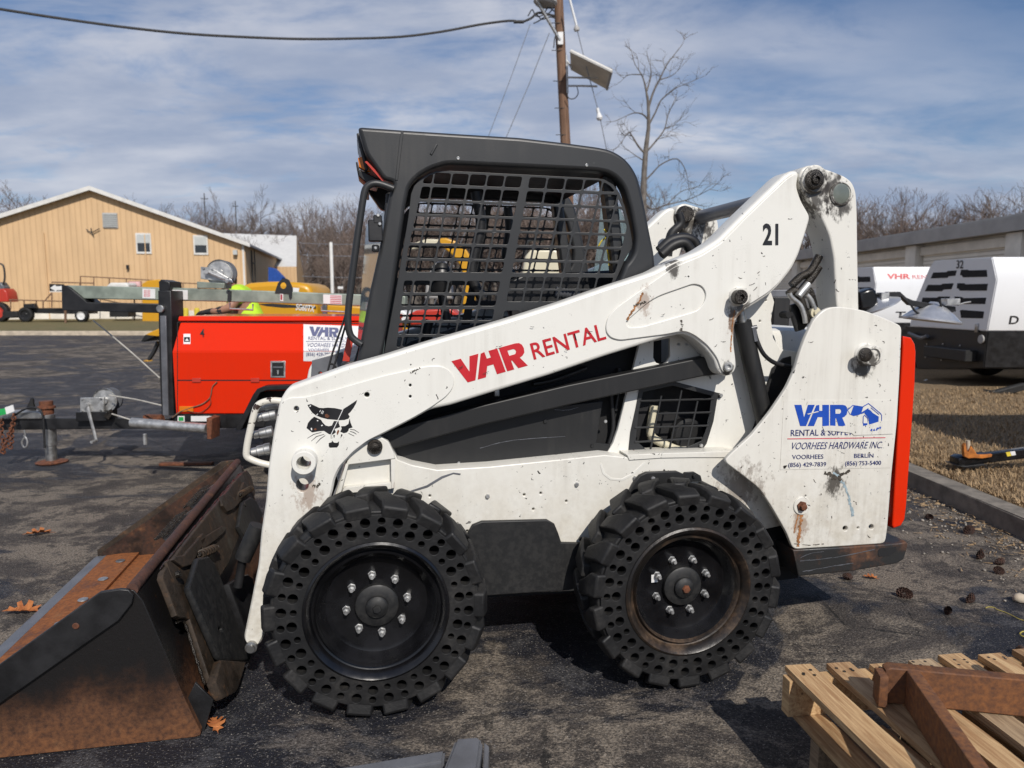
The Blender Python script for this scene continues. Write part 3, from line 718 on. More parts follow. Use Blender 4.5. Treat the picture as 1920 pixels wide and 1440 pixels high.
scrape('dark_scuff', [(770, 700), (778, 695), (788, 690)], 2, VA - .007, M['grime'], ARM, 12)
scrape('dark_scuff', [(586, 910), (594, 912), (600, 906)], 3.2, VA - .007, M['grime'], ARM, 13)
for i, (x, y) in enumerate([(1385, 520), (1420, 512), (1405, 535), (1437, 430), (1478, 410), (1430, 480), (1340, 650), (1352, 640), (1330, 600), (1240, 590), (1100, 620), (860, 690), (930, 650), (995, 612), (1060, 655), (905, 700), (1392, 560), (1412, 545)]):
    a = random.uniform(-.8, .4); l = random.uniform(4, 14)
    scrape('dark_scuff', [(x, y), (x + l * .5 * math.cos(a), y + l * .5 * math.sin(a) + 1), (x + l * math.cos(a), y + l * math.sin(a))], .7, VA - .0085, M['grime'], ARM, 40 + i)

# --- chassis: lower body with wheel arch, pillar plate with grille opening, floor
body_px = [(648, 868), (660, 848), (690, 824), (712, 820), (730, 830), (740, 850), (746, 862), (773, 872), (820, 881), (919, 875), (1134, 853), (1180, 858), (1390, 848), (1480, 850), (1640, 860), (1640, 985), (1470, 985), (1400, 1000), (1380, 1092), (1090, 1100), (1075, 1108), (915, 1115), (880, 1120), (640, 1130), (600, 1000), (628, 930)]
body_holes = [circ(806, 930, 2.4, 8), circ(983, 928, 2.4, 8), circ(1014, 925, 2.4, 8), circ(1000, 955, 2.4, 8), circ(983, 980, 2.4, 8), circ(876, 996, 2.4, 8), circ(1062, 940, 2.4, 8)]
CH = lplate('chassis', body_px, 0.29, 0.16, M['white_dirty'], SK, body_holes, 0.004)
CHF = finish('chassis_side', mirror_me(CH.data), M['white_dirty'], SK, 35)
pillar_px = [(1134, 856), (1150, 830), (1159, 804), (1170, 760), (1180, 715), (1188, 690), (1200, 640), (1215, 585), (1330, 545), (1445, 545), (1452, 566), (1446, 600), (1450, 634), (1464, 655), (1500, 660), (1520, 680), (1500, 760), (1440, 850), (1390, 858), (1250, 853), (1180, 858)]
gr_px = [(1202, 735), (1230, 724), (1265, 718), (1338, 738), (1345, 742), (1337, 760), (1328, 805), (1315, 838), (1290, 844), (1225, 852), (1190, 852), (1184, 845), (1186, 810), (1196, 765)]
slot_px = [(1226, 640), (1256, 634), (1257, 668), (1250, 680), (1240, 684), (1230, 680), (1225, 670)]
spots = [circ(1436, 563, 2, 8), circ(1425, 602, 2, 8), circ(1273, 646, 3, 8), circ(1288, 646, 3, 8)]
PL, PL2 = lplate('pillar_plate', pillar_px, 0.37, 0.02, M['white'], SK, [gr_px, slot_px] + spots, 0.003, mirror=True)
# black mesh guard in the opening
gbars = []
def gbar(pts, r=0.0042): gbars.append(([L(x, y, 0.366) for x, y in pts], r))
for pts in ([(1200, 752), (1338, 748)], [(1232, 776), (1333, 773)], [(1190, 802), (1328, 798)], [(1190, 829), (1316, 821)],
            [(1240, 742), (1218, 850)], [(1278, 732), (1254, 848)], [(1308, 752), (1288, 842)]): gbar(pts)
bm = bmesh.new()
for p, r in gbars: bm_tube(bm, p, r, 6)
from_bm('mesh_guard', bm, M['cab'], PL, 50)
lplate('mesh_guard_frame', [(1199, 728), (1263, 715), (1352, 738), (1355, 744), (1345, 748), (1338, 790), (1325, 832), (1318, 842), (1290, 848), (1225, 856), (1186, 858), (1178, 850), (1182, 810), (1192, 765)], 0.366, 0.004, M['cab'], PL,
       [[(1206, 735), (1262, 723), (1334, 742), (1329, 790), (1317, 826), (1290, 838), (1232, 846), (1210, 842), (1192, 825), (1198, 770)]], 0.001)
for x, y, mt in ((1351, 741, 'zinc'), (1314, 835, 'zinc'), (1188, 847, 'rustbolt')): lat('guard_bolt', (x, y), 0.362, [(0.008, 0), (0.008, 0.006), (0.006, 0.009), (0, 0.009)], M[mt], PL, 6)
# engine bay seen through it
box('bay_floor', (1.23, 0.44, 0.63), (0.42, 0.10, 0.01), M['white'], PL, bevel=0)
tube('engine_hose', [L(1226, 760, 0.44), L(1220, 800, 0.44), L(1222, 818, 0.44), L(1240, 830, 0.44), L(1270, 843, 0.43), L(1300, 848, 0.42)], 0.017, M['cream'], PL, 10, 5)
lathe('air_filter', cylprof(0.07, 0.10, 0.01), (1.27, 0.44, 0.80), (0, 1, 0), M['greycover'], PL)
box('dark_bay_sheet', (1.25, 0.495, 0.82), (0.62, 0.01, 0.56), M['dark'], PL, bevel=0)  # dark sheet added behind the guard so the bay reads as shaded
# ledge over the rear wheel and wheel arch trims
lplate('arch_ledge', [(1176, 853), (1240, 850), (1310, 848), (1372, 846), (1392, 850), (1390, 858), (1300, 858), (1240, 859), (1180, 863)], 0.285, 0.09, M['white_dirty'], SK, [], 0.002)
lplate('body_weld_seam', [(1125, 872), (1128, 868), (1134, 886), (1146, 896), (1165, 898), (1185, 888), (1208, 866), (1210, 869), (1188, 891), (1167, 902), (1144, 900), (1130, 889)], 0.2885, 0.003, M['white'], SK, [], 0.0006)
lplate('weld_rod', [(770, 920), (800, 910), (828, 893), (850, 886), (864, 888), (863, 891), (850, 889), (830, 897), (802, 914), (772, 923)], 0.2885, 0.003, M['grey'], SK, [], 0.0006)
lplate('wheel_guard', [(1190, 905), (1200, 892), (1213, 886), (1270, 884), (1282, 889), (1284, 902), (1240, 925), (1175, 935)], 0.262, 0.02, M['greycover'], SK, [], 0.003)
lplate('wheel_guard', [(1284, 886), (1302, 885), (1314, 892), (1317, 903), (1284, 902)], 0.275, 0.012, M['greycover'], SK, [], 0.002)
for x, y, v, mt in ((1224, 897, 0.262, 'zinc'), (1301, 892, 0.275, 'greycover'), (1190, 896, 0.29, 'zinc'), (1081, 908, 0.29, 'zinc'), (914, 930, 0.29, 'zinc'), (1088, 1010, 0.275, 'greycover')):
    lat('body_bolt', (x, y), v, [(0.0085, 0), (0.0085, 0.007), (0.006, 0.010), (0, 0.010)], M[mt], CH, 6)
lplate('side_step_guard', [(876, 1120), (877, 1000), (886, 985), (904, 978), (1026, 975), (1040, 983), (1047, 1000), (1053, 1018), (1108, 1019), (1112, 1040), (1078, 1104), (1068, 1107), (916, 1117)], 0.27, 0.018, M['greycover'], SK, [], 0.004)
lplate('chain_case', [(640, 1000), (1380, 1000), (1420, 1110), (1130, 1112), (640, 1140)], 0.30, 0.5, M['dark'], SK, [], 0.0, pxv=0.28)
lplate('dark_inner_plate', [(1380, 975), (1500, 960), (1500, 1030), (1496, 1084), (1380, 1098)], 0.33, 0.4, M['dark'], SK, [], 0.0)  # plain dark plate closing the space inside the bumper
# front tower bracket with its pin
lplate('tower_bracket', [(650, 868), (656, 852), (690, 825), (712, 818), (728, 828), (738, 848), (741, 860), (650, 872)], 0.258, 0.032, M['white_dirty'], SK, [], 0.003)
lplate('tower_bracket_rib', [(733, 862), (741, 861), (740, 915), (734, 916)], 0.258, 0.032, M['white_dirty'], SK, [], 0.001)
lplate('tower_bracket_rib', [(648, 870), (654, 869), (640, 922), (632, 926)], 0.258, 0.032, M['white_dirty'], SK, [], 0.001)
lplate('tower_bracket_rib', [(645, 915), (736, 905), (738, 916), (640, 926)], 0.262, 0.03, M['white_dirty'], SK, [], 0.001)
lat('tower_pin', (703, 837), 0.258, [(0.026, 0), (0.026, 0.012), (0.023, 0.016), (0.018, 0.016), (0.017, 0.012), (0.006, 0.013), (0, 0.016)], M['grease'], SK)
# lower control link
LK, LK2 = lplate('control_link', [(698, 822), (712, 814), (744, 804), (904, 760), (1065, 722), (1290, 676), (1335, 666), (1372, 674), (1378, 690), (1366, 700), (1316, 706), (1065, 760), (904, 797), (736, 842), (712, 852), (698, 845)], 0.31, 0.055, M['greycover'], SK, [], 0.005, mirror=True)
# side covers under the cab
lplate('side_cover', [(722, 850), (748, 822), (900, 788), (1060, 760), (1130, 752), (1127, 775), (1118, 830), (1145, 833), (1143, 845), (1110, 853), (1020, 870), (840, 884), (770, 875), (735, 866)], 0.375, 0.012, M['greycover'], SK, [], 0.003)
lplate('side_cover', [(700, 850), (700, 690), (760, 660), (1240, 520), (1240, 700), (1180, 860), (1030, 872), (840, 886), (770, 876)], 0.43, 0.01, M['dark'], SK, [], 0.0)
lat('cover_bolt', (1022, 790), 0.375, cylprof(0.008, 0.006), M['greycover'], SK, 8)
for i, (x, y) in enumerate(((760, 866), (860, 868), (1110, 836), (1135, 790))): lat('cover_bolt', (x, y), 0.375, cylprof(0.007, 0.006), M['zinc'] if i % 2 else M['greycover'], SK, 6)
for pts, v_ in (([(930, 735), (932, 720), (929, 700)], .40), ([(1150, 700), (1146, 740), (1150, 800), (1140, 840)], .40), ([(1160, 690), (1162, 720), (1154, 770)], .41), ([(1000, 720), (1040, 712), (1100, 690)], .41)):
    tube('body_hose', [L(x, y, v_) for x, y in pts], 0.009, M['rubberhose'], SK, 8, 5)
box('hose_clip', tuple(L(931, 735, .40)), (.018, .02, .03), M['zinc'], SK, bevel=.002)
scrape('pale_scratch', [(1040, 768), (1062, 769), (1085, 764)], .8, 0.3735, M['grey'], SK, 61)
scrape('pale_scratch', [(900, 840), (960, 826), (1060, 818)], .7, 0.3735, M['grey'], SK, 62)
# lift cylinders
for m in (False, True):
    f = (lambda p: Vector((p.x, MIRV - p.y, p.z))) if m else (lambda p: p)
    a, b = L(1384, 570, 0.31), L(1436, 800, 0.31)
    d = (b - a).normalized()
    c = tube('lift_cylinder', [f(a + d * .07), f(b)], 0.034, M['greycover'], SK, 20)
    tube('cylinder_rod', [f(a), f(a + d * .08)], 0.018, M['steel'], c, 14)
    bm = bmesh.new()
    bm_tube(bm, smooth_path([f(p) for p in (L(1414, 618, .29), L(1420, 640, .28), L(1432, 664, .28), L(1452, 680, .29), L(1482, 688, .31))], 5), 0.0085, 8)
    from_bm('cylinder_hose', bm, M['rubberhose'], c, 50)
    bm = bmesh.new()
    bm_tube(bm, [f(L(1404, 616, .29)), f(L(1419, 613, .285))], 0.008, 8); bm_tube(bm, [f(L(1412, 614, .287)), f(L(1417, 640, .282))], 0.0115, 6)
    from_bm('hose_fitting', bm, M['grey'], c, 50)
lplate('inner_gusset', [(1450, 690), (1470, 672), (1484, 668), (1484, 700), (1450, 790), (1425, 830), (1400, 850), (1415, 800)], 0.355, 0.012, M['dark'], SK, [], 0.002)
# hose cluster between arm and upright
hb = SK
bm = bmesh.new()
for pts in ([(1478, 552), (1490, 545), (1500, 560), (1508, 585), (1513, 606)], [(1494, 556), (1506, 540), (1522, 520), (1535, 500)], [(1508, 556), (1516, 545), (1524, 568), (1526, 585)], [(1484, 535), (1500, 520), (1520, 508), (1536, 480)]):
    bm_tube(bm, smooth_path([L(x, y, 0.30) for x, y in pts], 5), 0.016, 10)
HC = from_bm('hydraulic_hose_cluster', bm, M['grease'], SK, 50)
bm = bmesh.new()
bm_tube(bm, smooth_path([L(x, y, 0.285) for x, y in [(1480, 550), (1484, 558), (1500, 572), (1508, 592), (1510, 606)]], 4), 0.0095, 10)
bm_tube(bm, smooth_path([L(x, y, 0.285) for x, y in [(1512, 552), (1520, 562), (1528, 580)]], 4), 0.0095, 10)
bm_tube(bm, [L(1497, 555, .28), L(1516, 532, .28)], 0.015, 8)
from_bm('steel_hose_fitting', bm, M['zinc'], HC, 50)
lplate('hose_bracket', [(1483, 572), (1502, 566), (1528, 588), (1520, 600), (1508, 618), (1494, 622), (1484, 590)], 0.31, 0.015, M['black'], SK, [], 0.002)
lat('bracket_roller', (1524, 586), 0.30, [(0.021, 0), (0.021, 0.02), (0.012, 0.02), (0.010, 0.028), (0, 0.028)], M['cream'], SK)
lat('bracket_stud', (1466, 590), 0.36, cylprof(0.014, 0.05), M['dark'], SK)
# cross tube at the top of the arms and rear body
a = L(1313, 407, 1.34); a2 = Vector((a.x, 0.36, a.z))
tube('cross_tube', [a, a2], 0.034, M['grey'], SK, 24)
for pts, v in (([(1236, 470), (1256, 452), (1280, 446), (1300, 452), (1310, 470)], 0.75), ([(1240, 478), (1262, 460), (1284, 456), (1298, 474)], 0.7), ([(1252, 480), (1258, 440), (1276, 420), (1272, 400)], 1.2)):
    tube('rear_hose', [L(x, y, v) for x, y in pts], 0.022, M['rubberhose'], SK, 10, 6)
box('engine_cover', (1.60, 0.85, 0.94), (0.68, 0.68, 0.58), M['white'], SK, bevel=0.03)
boxes('engine_block', [((1.2, 0.85, 0.55), (0.9, 0.86, 0.40)), ((0.45, 0.85, 0.50), (1.1, 0.8, 0.36))], M['dark'], SK, 0.01)
# tailgate: red door with rounded ends behind the uprights, black grille gap between
tg = [(1693, 650), (1693, 630), (1709, 633), (1716, 645), (1718, 660), (1716, 720), (1700, 950), (1697, 974), (1690, 986), (1676, 991), (1673, 985)]
me = plate_me(L2(tg, 0.225), [], (0, 0.225, 0), (1, 0, 0), (0, 0, 1), 1.25, 0.006)
TG = finish('tailgate', me, M['orange'], SK, 35)
box('tailgate_grille', (1.935, 0.85, 0.80), (0.05, 1.2, 0.72), M['dark'], TG, bevel=0)
boxes('tailgate_hinge', [((1.962, 0.226, 1.10), (0.02, 0.02, 0.05)), ((1.962, 0.226, 0.56), (0.02, 0.02, 0.05)), ((1.962, 0.226, 1.02), (0.02, 0.02, 0.03))], M['red'], TG)
bp = [(1487, 1031.5), (1570, 1026.5), (1663, 1020.5), (1690, 1018), (1700, 1016), (1703, 1020), (1700, 1034), (1695, 1049), (1682, 1057), (1600, 1071), (1497, 1081)]
BP_ = lplate('rear_bumper', bp, 0.20, 1.30, M['bumper'], SK, [], 0.006)
lplate('bumper_slot', [(1646, 1034), (1650, 1028), (1681, 1025), (1681, 1034), (1668, 1042), (1648, 1044)], 0.1985, 0.003, M['dark'], BP_, [], 0.0005)

for i, p_ in enumerate((([(1500, 1052), (1560, 1046), (1640, 1030)], 1.0), ([(1505, 1072), (1560, 1062), (1600, 1056)], .9), ([(1500, 1046), (1520, 1038), (1545, 1034)], .8))): scrape('pale_scratch', p_[0], p_[1], 0.1985, M['grey'], BP_, 70 + i)
# --- cab
VC = 0.385
frame_px = [(670, 237), (753, 243), (860, 250), (973, 257), (1060, 267), (1120, 275), (1140, 279), (1155, 285), (1172, 296), (1186, 312), (1197, 332), (1204, 360), (1210, 387), (1220, 440), (1227, 473), (1230, 505), (1226, 560), (1180, 640), (700, 800), (664, 800), (662, 720), (668, 680), (680, 620), (692, 553), (701, 513), (710, 473), (720, 418), (730, 363), (740, 341), (720, 338), (685, 288)]
open_px = [(700, 760), (716, 672), (738, 540), (760, 387), (767, 353), (775, 340), (787, 329), (807, 317), (837, 307), (953, 312), (1040, 316), (1120, 320), (1140, 324), (1153, 331), (1165, 343), (1173, 358), (1183, 393), (1193, 447), (1190, 473), (1182, 487), (1173, 497), (1167, 513), (1160, 530), (1120, 640)]
CF, CF2 = lplate('cab_frame', round_poly(frame_px, 9, 3), VC, 0.07, M['cab'], SK, [round_poly(open_px, 12, 4)], 0.014, mirror=True, res=3)
for x, y in ((859, 297), (1100, 310)): lat('frame_rivet', (x, y), VC, [(0.006, 0), (0.006, 0.002), (0.004, 0.003), (0.003, 0.001), (0, 0.001)], M['zinc'], CF, 12)
lplate('frame_weld', [(752, 246), (757, 247), (755, 262), (746, 338), (741, 338), (749, 262)], VC - .003, 0.004, M['cab'], CF, [], 0.0015)
lplate('frame_weld', [(806, 288), (818, 269), (821, 271), (810, 291)], VC - .004, 0.005, M['cab'], CF, [], 0.002)
# roof panel and headlining between the two side frames
roof = [L(x, y, VC) for x, y in ((672, 240), (753, 246), (973, 260), (1120, 279), (1155, 291), (1176, 306))]
bm = bmesh.new()
top = [(p.x, p.z) for p in roof]
ins = [(p.x, p.z - 0.05) for p in roof[:4]] + [(p.x - 0.03, p.z - 0.03) for p in roof[4:]]
ring = top + ins[::-1]
va_ = [bm.verts.new((x, 0.45, z)) for x, z in ring]; vb_ = [bm.verts.new((x, 1.25, z)) for x, z in ring]
n_ = len(ring)
for i in range(n_): bm.faces.new((va_[i], va_[(i + 1) % n_], vb_[(i + 1) % n_], vb_[i]))
from_bm('cab_roof', bm, M['cab'], SK, 35)
# side screens punched from sheet: rows and columns of rounded windows
def zc(p): return [(620 + x / 3, 220 + y / 3) for x, y in p]
scr_out = [(250, 1500), (300, 1330), (370, 960), (437, 560), (452, 430), (470, 385), (500, 350), (545, 320), (590, 303), (645, 299), (1100, 322), (1500, 343), (1540, 350), (1590, 378), (1625, 425), (1655, 500), (1690, 640), (1700, 700), (1692, 740), (1655, 800), (1635, 850), (1600, 925), (1560, 1050), (1300, 1150), (900, 1320), (300, 1560)]
inset = [(268, 1500), (316, 1330), (388, 960), (456, 560), (470, 440), (490, 392), (520, 350), (560, 326), (600, 312), (648, 310), (1100, 332), (1500, 354), (1530, 360), (1575, 388), (1608, 430), (1638, 500), (1668, 620), (1680, 690), (1668, 740), (1640, 790), (1585, 920), (1560, 1000), (1300, 1130), (900, 1320), (300, 1560)]
def clip_convex(poly, a, b):
    out = []
    for i in range(len(poly)):
        p, q = poly[i - 1], poly[i]
        sp_ = (b[0] - a[0]) * (p[1] - a[1]) - (b[1] - a[1]) * (p[0] - a[0])
        sq = (b[0] - a[0]) * (q[1] - a[1]) - (b[1] - a[1]) * (q[0] - a[0])
        if sp_ * sq < 0:
            t = sp_ / (sp_ - sq); out.append((p[0] + (q[0] - p[0]) * t, p[1] + (q[1] - p[1]) * t))
        if sq >= 0: out.append(q)
    return out
def hull_clip(poly, hull):
    for i in range(len(hull)):
        poly = clip_convex(poly, hull[i - 1], hull[i])
        if len(poly) < 3: return []
    return poly
hullpts = [(268, 1500), (388, 960), (456, 560), (470, 440), (490, 392), (520, 350), (560, 326), (600, 312), (648, 310), (1100, 332), (1500, 354), (1530, 360), (1575, 388), (1608, 430), (1638, 500), (1668, 620), (1680, 690), (1585, 920), (1560, 1000), (1300, 1130), (900, 1320), (300, 1560)]
rows = [(322, 384, 'LR'), (402, 470, 'LR'), (485, 551, 'LR'), (566, 631, 'LR'), (646, 712, 'LR'), (728, 796, 'LR'), (811, 872, 'LR'), (921, 986, 'L'), (1001, 1061, 'L'), (1080, 1141, 'L'), (1156, 1220, 'L'), (1236, 1292, 'L'), (1309, 1370, 'L'), (1388, 1450, 'L'),
        (897, 963, 'R'), (976, 1036, 'R'), (1088, 1150, 'R'), (1166, 1225, 'R')]
holes = []
for y0, y1, side in rows:
    for sd in side:
        xl = (lambda y: 463 - .19 * (y - 430)) if sd == 'L' else (lambda y: 1096 - .186 * (y - 430))
        xr = (lambda y: 1061 - .207 * (y - 430)) if sd == 'L' else (lambda y: 1598 - .0 * (y - 430))
        ncol = 6
        for c in range(ncol):
            def X(fr, y):
                if sd == 'L': return xl(y) + (xr(y) - xl(y)) * fr / 6
                return xl(y) + (103 - .010 * (y - 430)) * fr
            g = 0.055
            def Y(x, y): return y + (x - 800) * (0.047 - 0.047 * max(0, min(1, (y - 350) / 650)))
            q = []
            for fr, yy in ((c + g, y0), (c + 1 - g, y0), (c + 1 - g, y1), (c + g, y1)):
                x = X(fr, yy); q.append((x, Y(x, yy)))
            q = hull_clip(q, hullpts)
            if len(q) >= 3:
                A2 = abs(area2(q)) / 2
                if A2 > 700: holes.append(round_poly(q, 13))
SC, SC2 = lplate('side_screen', zc(scr_out), 0.415, 0.004, M['cab'], SK, [zc(h) for h in holes], 0.0012, mirror=True, res=1)
# front opening: grab handle, door glass, hinges, visor light, red tag
tube('grab_handle', [L(x, y, 0.375) for x, y in [(738, 354), (716, 346), (702, 344), (691, 348), (684, 358), (679, 385), (668, 460), (657, 545), (653, 585), (653, 610), (657, 628), (666, 638), (678, 646)]], 0.0125, M['cab'], SK, 12, 4)
finish('front_door_glass', plate_me([(-0.41, 0.0), (0.41, 0.0), (0.41, 0.62), (-0.41, 0.62)], [], (-0.012, 0.85, 1.08), (0.13, -0.9915, 0), (0.0995, 0.013, 0.995), 0.006, 0), M['glass_front'], SK)
boxes('front_door_frame', [((0.055, 0.43, 1.40), (0.03, 0.035, 0.66), Matrix.Rotation(R(6), 3, 'Y')), ((0.055, 1.27, 1.40), (0.03, 0.035, 0.66), Matrix.Rotation(R(6), 3, 'Y')), ((0.095, 0.85, 1.72), (0.03, 0.85, 0.03)), ((0.02, 0.85, 1.07), (0.03, 0.85, 0.04))], M['black'], SK, 0.004)
boxes('door_hinge', [(tuple(L(704, 433, .375)), (0.05, 0.035, 0.075)), (tuple(L(708, 412, .37)), (0.03, 0.03, 0.03)), (tuple(L(704, 466, .37)), (0.025, 0.03, 0.025))], M['black'], SK, 0.004)
for x, y in ((709, 404), (712, 420), (704, 465)): lat('hinge_bolt', (x, y), 0.36, cylprof(0.006, 0.01), M['zinc'], SK, 8)
lplate('work_light', [(667, 304), (670, 303), (674, 318), (700, 330), (712, 338), (706, 350), (690, 346), (672, 330)], 0.47, 0.12, M['black'], SK, [], 0.004)
lplate('work_light_lens', [(671, 296), (680, 293), (690, 312), (694, 322), (682, 318), (673, 313)], 0.46, 0.03, M['amber'], SK, [], 0.002)
lplate('visor_sticker', [(669, 262), (674, 256), (684, 300), (678, 303), (671, 288)], 0.47, 0.004, M['sticker'], SK, [], 0.0)
lplate('red_edge_tape', [(684, 303), (688, 302), (722, 338), (719, 342)], 0.40, 0.01, M['red'], SK, [], 0.0)
box('visor', (-0.005, 0.85, 1.875), (0.012, 0.80, 0.13), M['cab'], SK, Matrix.Rotation(R(-12), 3, 'Y'), 0.003)
lplate('front_reflector_strip', [(651, 632), (662, 640), (655, 678), (642, 677), (648, 645)], 0.44, 0.02, M['red'], SK, [], 0.001)
lplate('cab_base', [(640, 682), (664, 676), (664, 705), (640, 712), (634, 700)], 0.42, 0.86, M['black'], SK, [], 0.004)
bm = bmesh.new()
for pts in ([(652, 578), (640, 615), (624, 660), (611, 710)], [(654, 590), (642, 630), (632, 668), (620, 705)], [(618, 682), (626, 684), (632, 694), (634, 704)]):
    bm_tube(bm, smooth_path([L(x, y, 0.5) for x, y in pts], 5), 0.004, 6)
from_bm('gas_spring_cable', bm, M['rubberhose'], SK, 50)
# rear window glass and frame
lplate('rear_side_glass', [(1128, 380), (1160, 385), (1180, 430), (1190, 470), (1172, 530), (1110, 540), (1120, 460)], 1.20, 0.006, M['glass'], SK, [], 0.0)
boxes('rear_window_frame', [((0.95, 0.47, 1.54), (0.05, 0.07, 0.58), Matrix.Rotation(R(-8), 3, 'Y')), ((0.95, 1.23, 1.54), (0.05, 0.07, 0.58), Matrix.Rotation(R(-8), 3, 'Y')), ((0.99, 0.85, 1.24), (0.06, 0.84, 0.14))], M['cab'], SK, 0.01)
# seat, lap bar, levers inside
ST = box('seat', (0.50, 0.85, 1.13), (0.46, 0.46, 0.12), M['seat'], SK, bevel=0.04)
box('seat_back', (0.74, 0.85, 1.23), (0.10, 0.44, 0.22), M['seat'], ST, Matrix.Rotation(R(10), 3, 'Y'), 0.04)
tube('lap_bar', [L(x, y, 0.55) for x, y in [(892, 360), (902, 420), (892, 470), (885, 520), (905, 560)]], 0.022, M['black'], SK, 10, 6)
tube('lap_bar', [L(x, y, 0.95) for x, y in [(952, 390), (955, 430), (948, 480), (956, 510), (975, 525)]], 0.020, M['black'], SK, 10, 6)
LV = tube('control_lever', [L(838, 600, .6), L(832, 570, .6), L(826, 540, .6)], 0.018, M['black'], SK, 10, 3)
lathe('lever_grip', [(0, 0), (0.035, 0.01), (0.045, 0.05), (0.04, 0.1), (0.02, 0.13), (0, 0.135)], L(824, 556, .6), (0.1, 0, 1), M['black'], LV)
LV2 = tube('control_lever', [L(800, 655, .9), L(798, 630, .9), L(806, 600, .9)], 0.02, M['black'], SK, 10, 3)
boxes('cab_floor', [((0.35, 0.85, 0.93), (1.1, 0.8, 0.02)), ((0.28, 1.22, 1.02), (0.5, 0.08, 0.2))], M['dark'], SK)
lplate('inner_side_panel', [(700, 690), (770, 640), (860, 612), (940, 600), (1010, 600), (1180, 560), (1180, 700), (700, 760)], 1.20, 0.02, M['seat'], SK, [], 0.006)
lplate('joystick_panel', [(940, 535), (980, 515), (1180, 505), (1190, 560), (960, 600)], 0.62, 0.06, M['black'], SK, [], 0.01)
b0, b1 = L(1040, 548, .50), L(1088, 556, .50)
lathe('spring_bellows', [(0.018 + 0.006 * (i % 2), i * 0.007) for i in range(15)], b0, (b1 - b0), M['grey'], SK, 14)
bm = bmesh.new()
bm_tube(bm, smooth_path([L(x, y, .47) for x, y in [(1132, 430), (1138, 438), (1137, 460), (1141, 480), (1142, 498)]], 4), 0.003, 5)
bm_tube(bm, smooth_path([L(x, y, .47) for x, y in [(1138, 432), (1142, 436), (1140, 442), (1128, 452), (1122, 462)]], 4), 0.003, 5)
from_bm('yellow_cable_tie', bm, M['string'], SK, 50)
# grey sheet painting the shade on the far arm's inner face, coupler guard on the near arm
lplate('shaded_arm_face', [(585, 676), (642, 660), (650, 720), (600, 740), (582, 715)], 1.345, 0.01, M['grey'], SK, [circ(600, 700, 3.5, 10)], 0.003)
CG = tube('coupler_guard', [L(x, y, 0.262) for x, y in [(528, 752), (510, 751), (494, 754), (482, 762), (475, 782), (466, 820), (462, 845), (463, 856), (472, 862), (488, 868), (506, 872)]], 0.0115, M['chipped'], SK, 14, 4)
for i, (x, y, r) in enumerate(((496, 780, .018), (490, 812, .018), (486, 845, .02), (500, 762, .014))):
    c = L(x + 14, y - 2, 0.30)
    lathe('quick_coupler', [(r * .5, 0.0), (r * .55, 0.015), (r * .8, 0.018), (r * .8, 0.035), (r, 0.038), (r, 0.06), (r * 1.1, 0.062), (r * 1.1, 0.08), (0, 0.08)], c + Vector((-0.066, 0, -0.012)), (1, 0, .18), M['steel'], CG, 14)

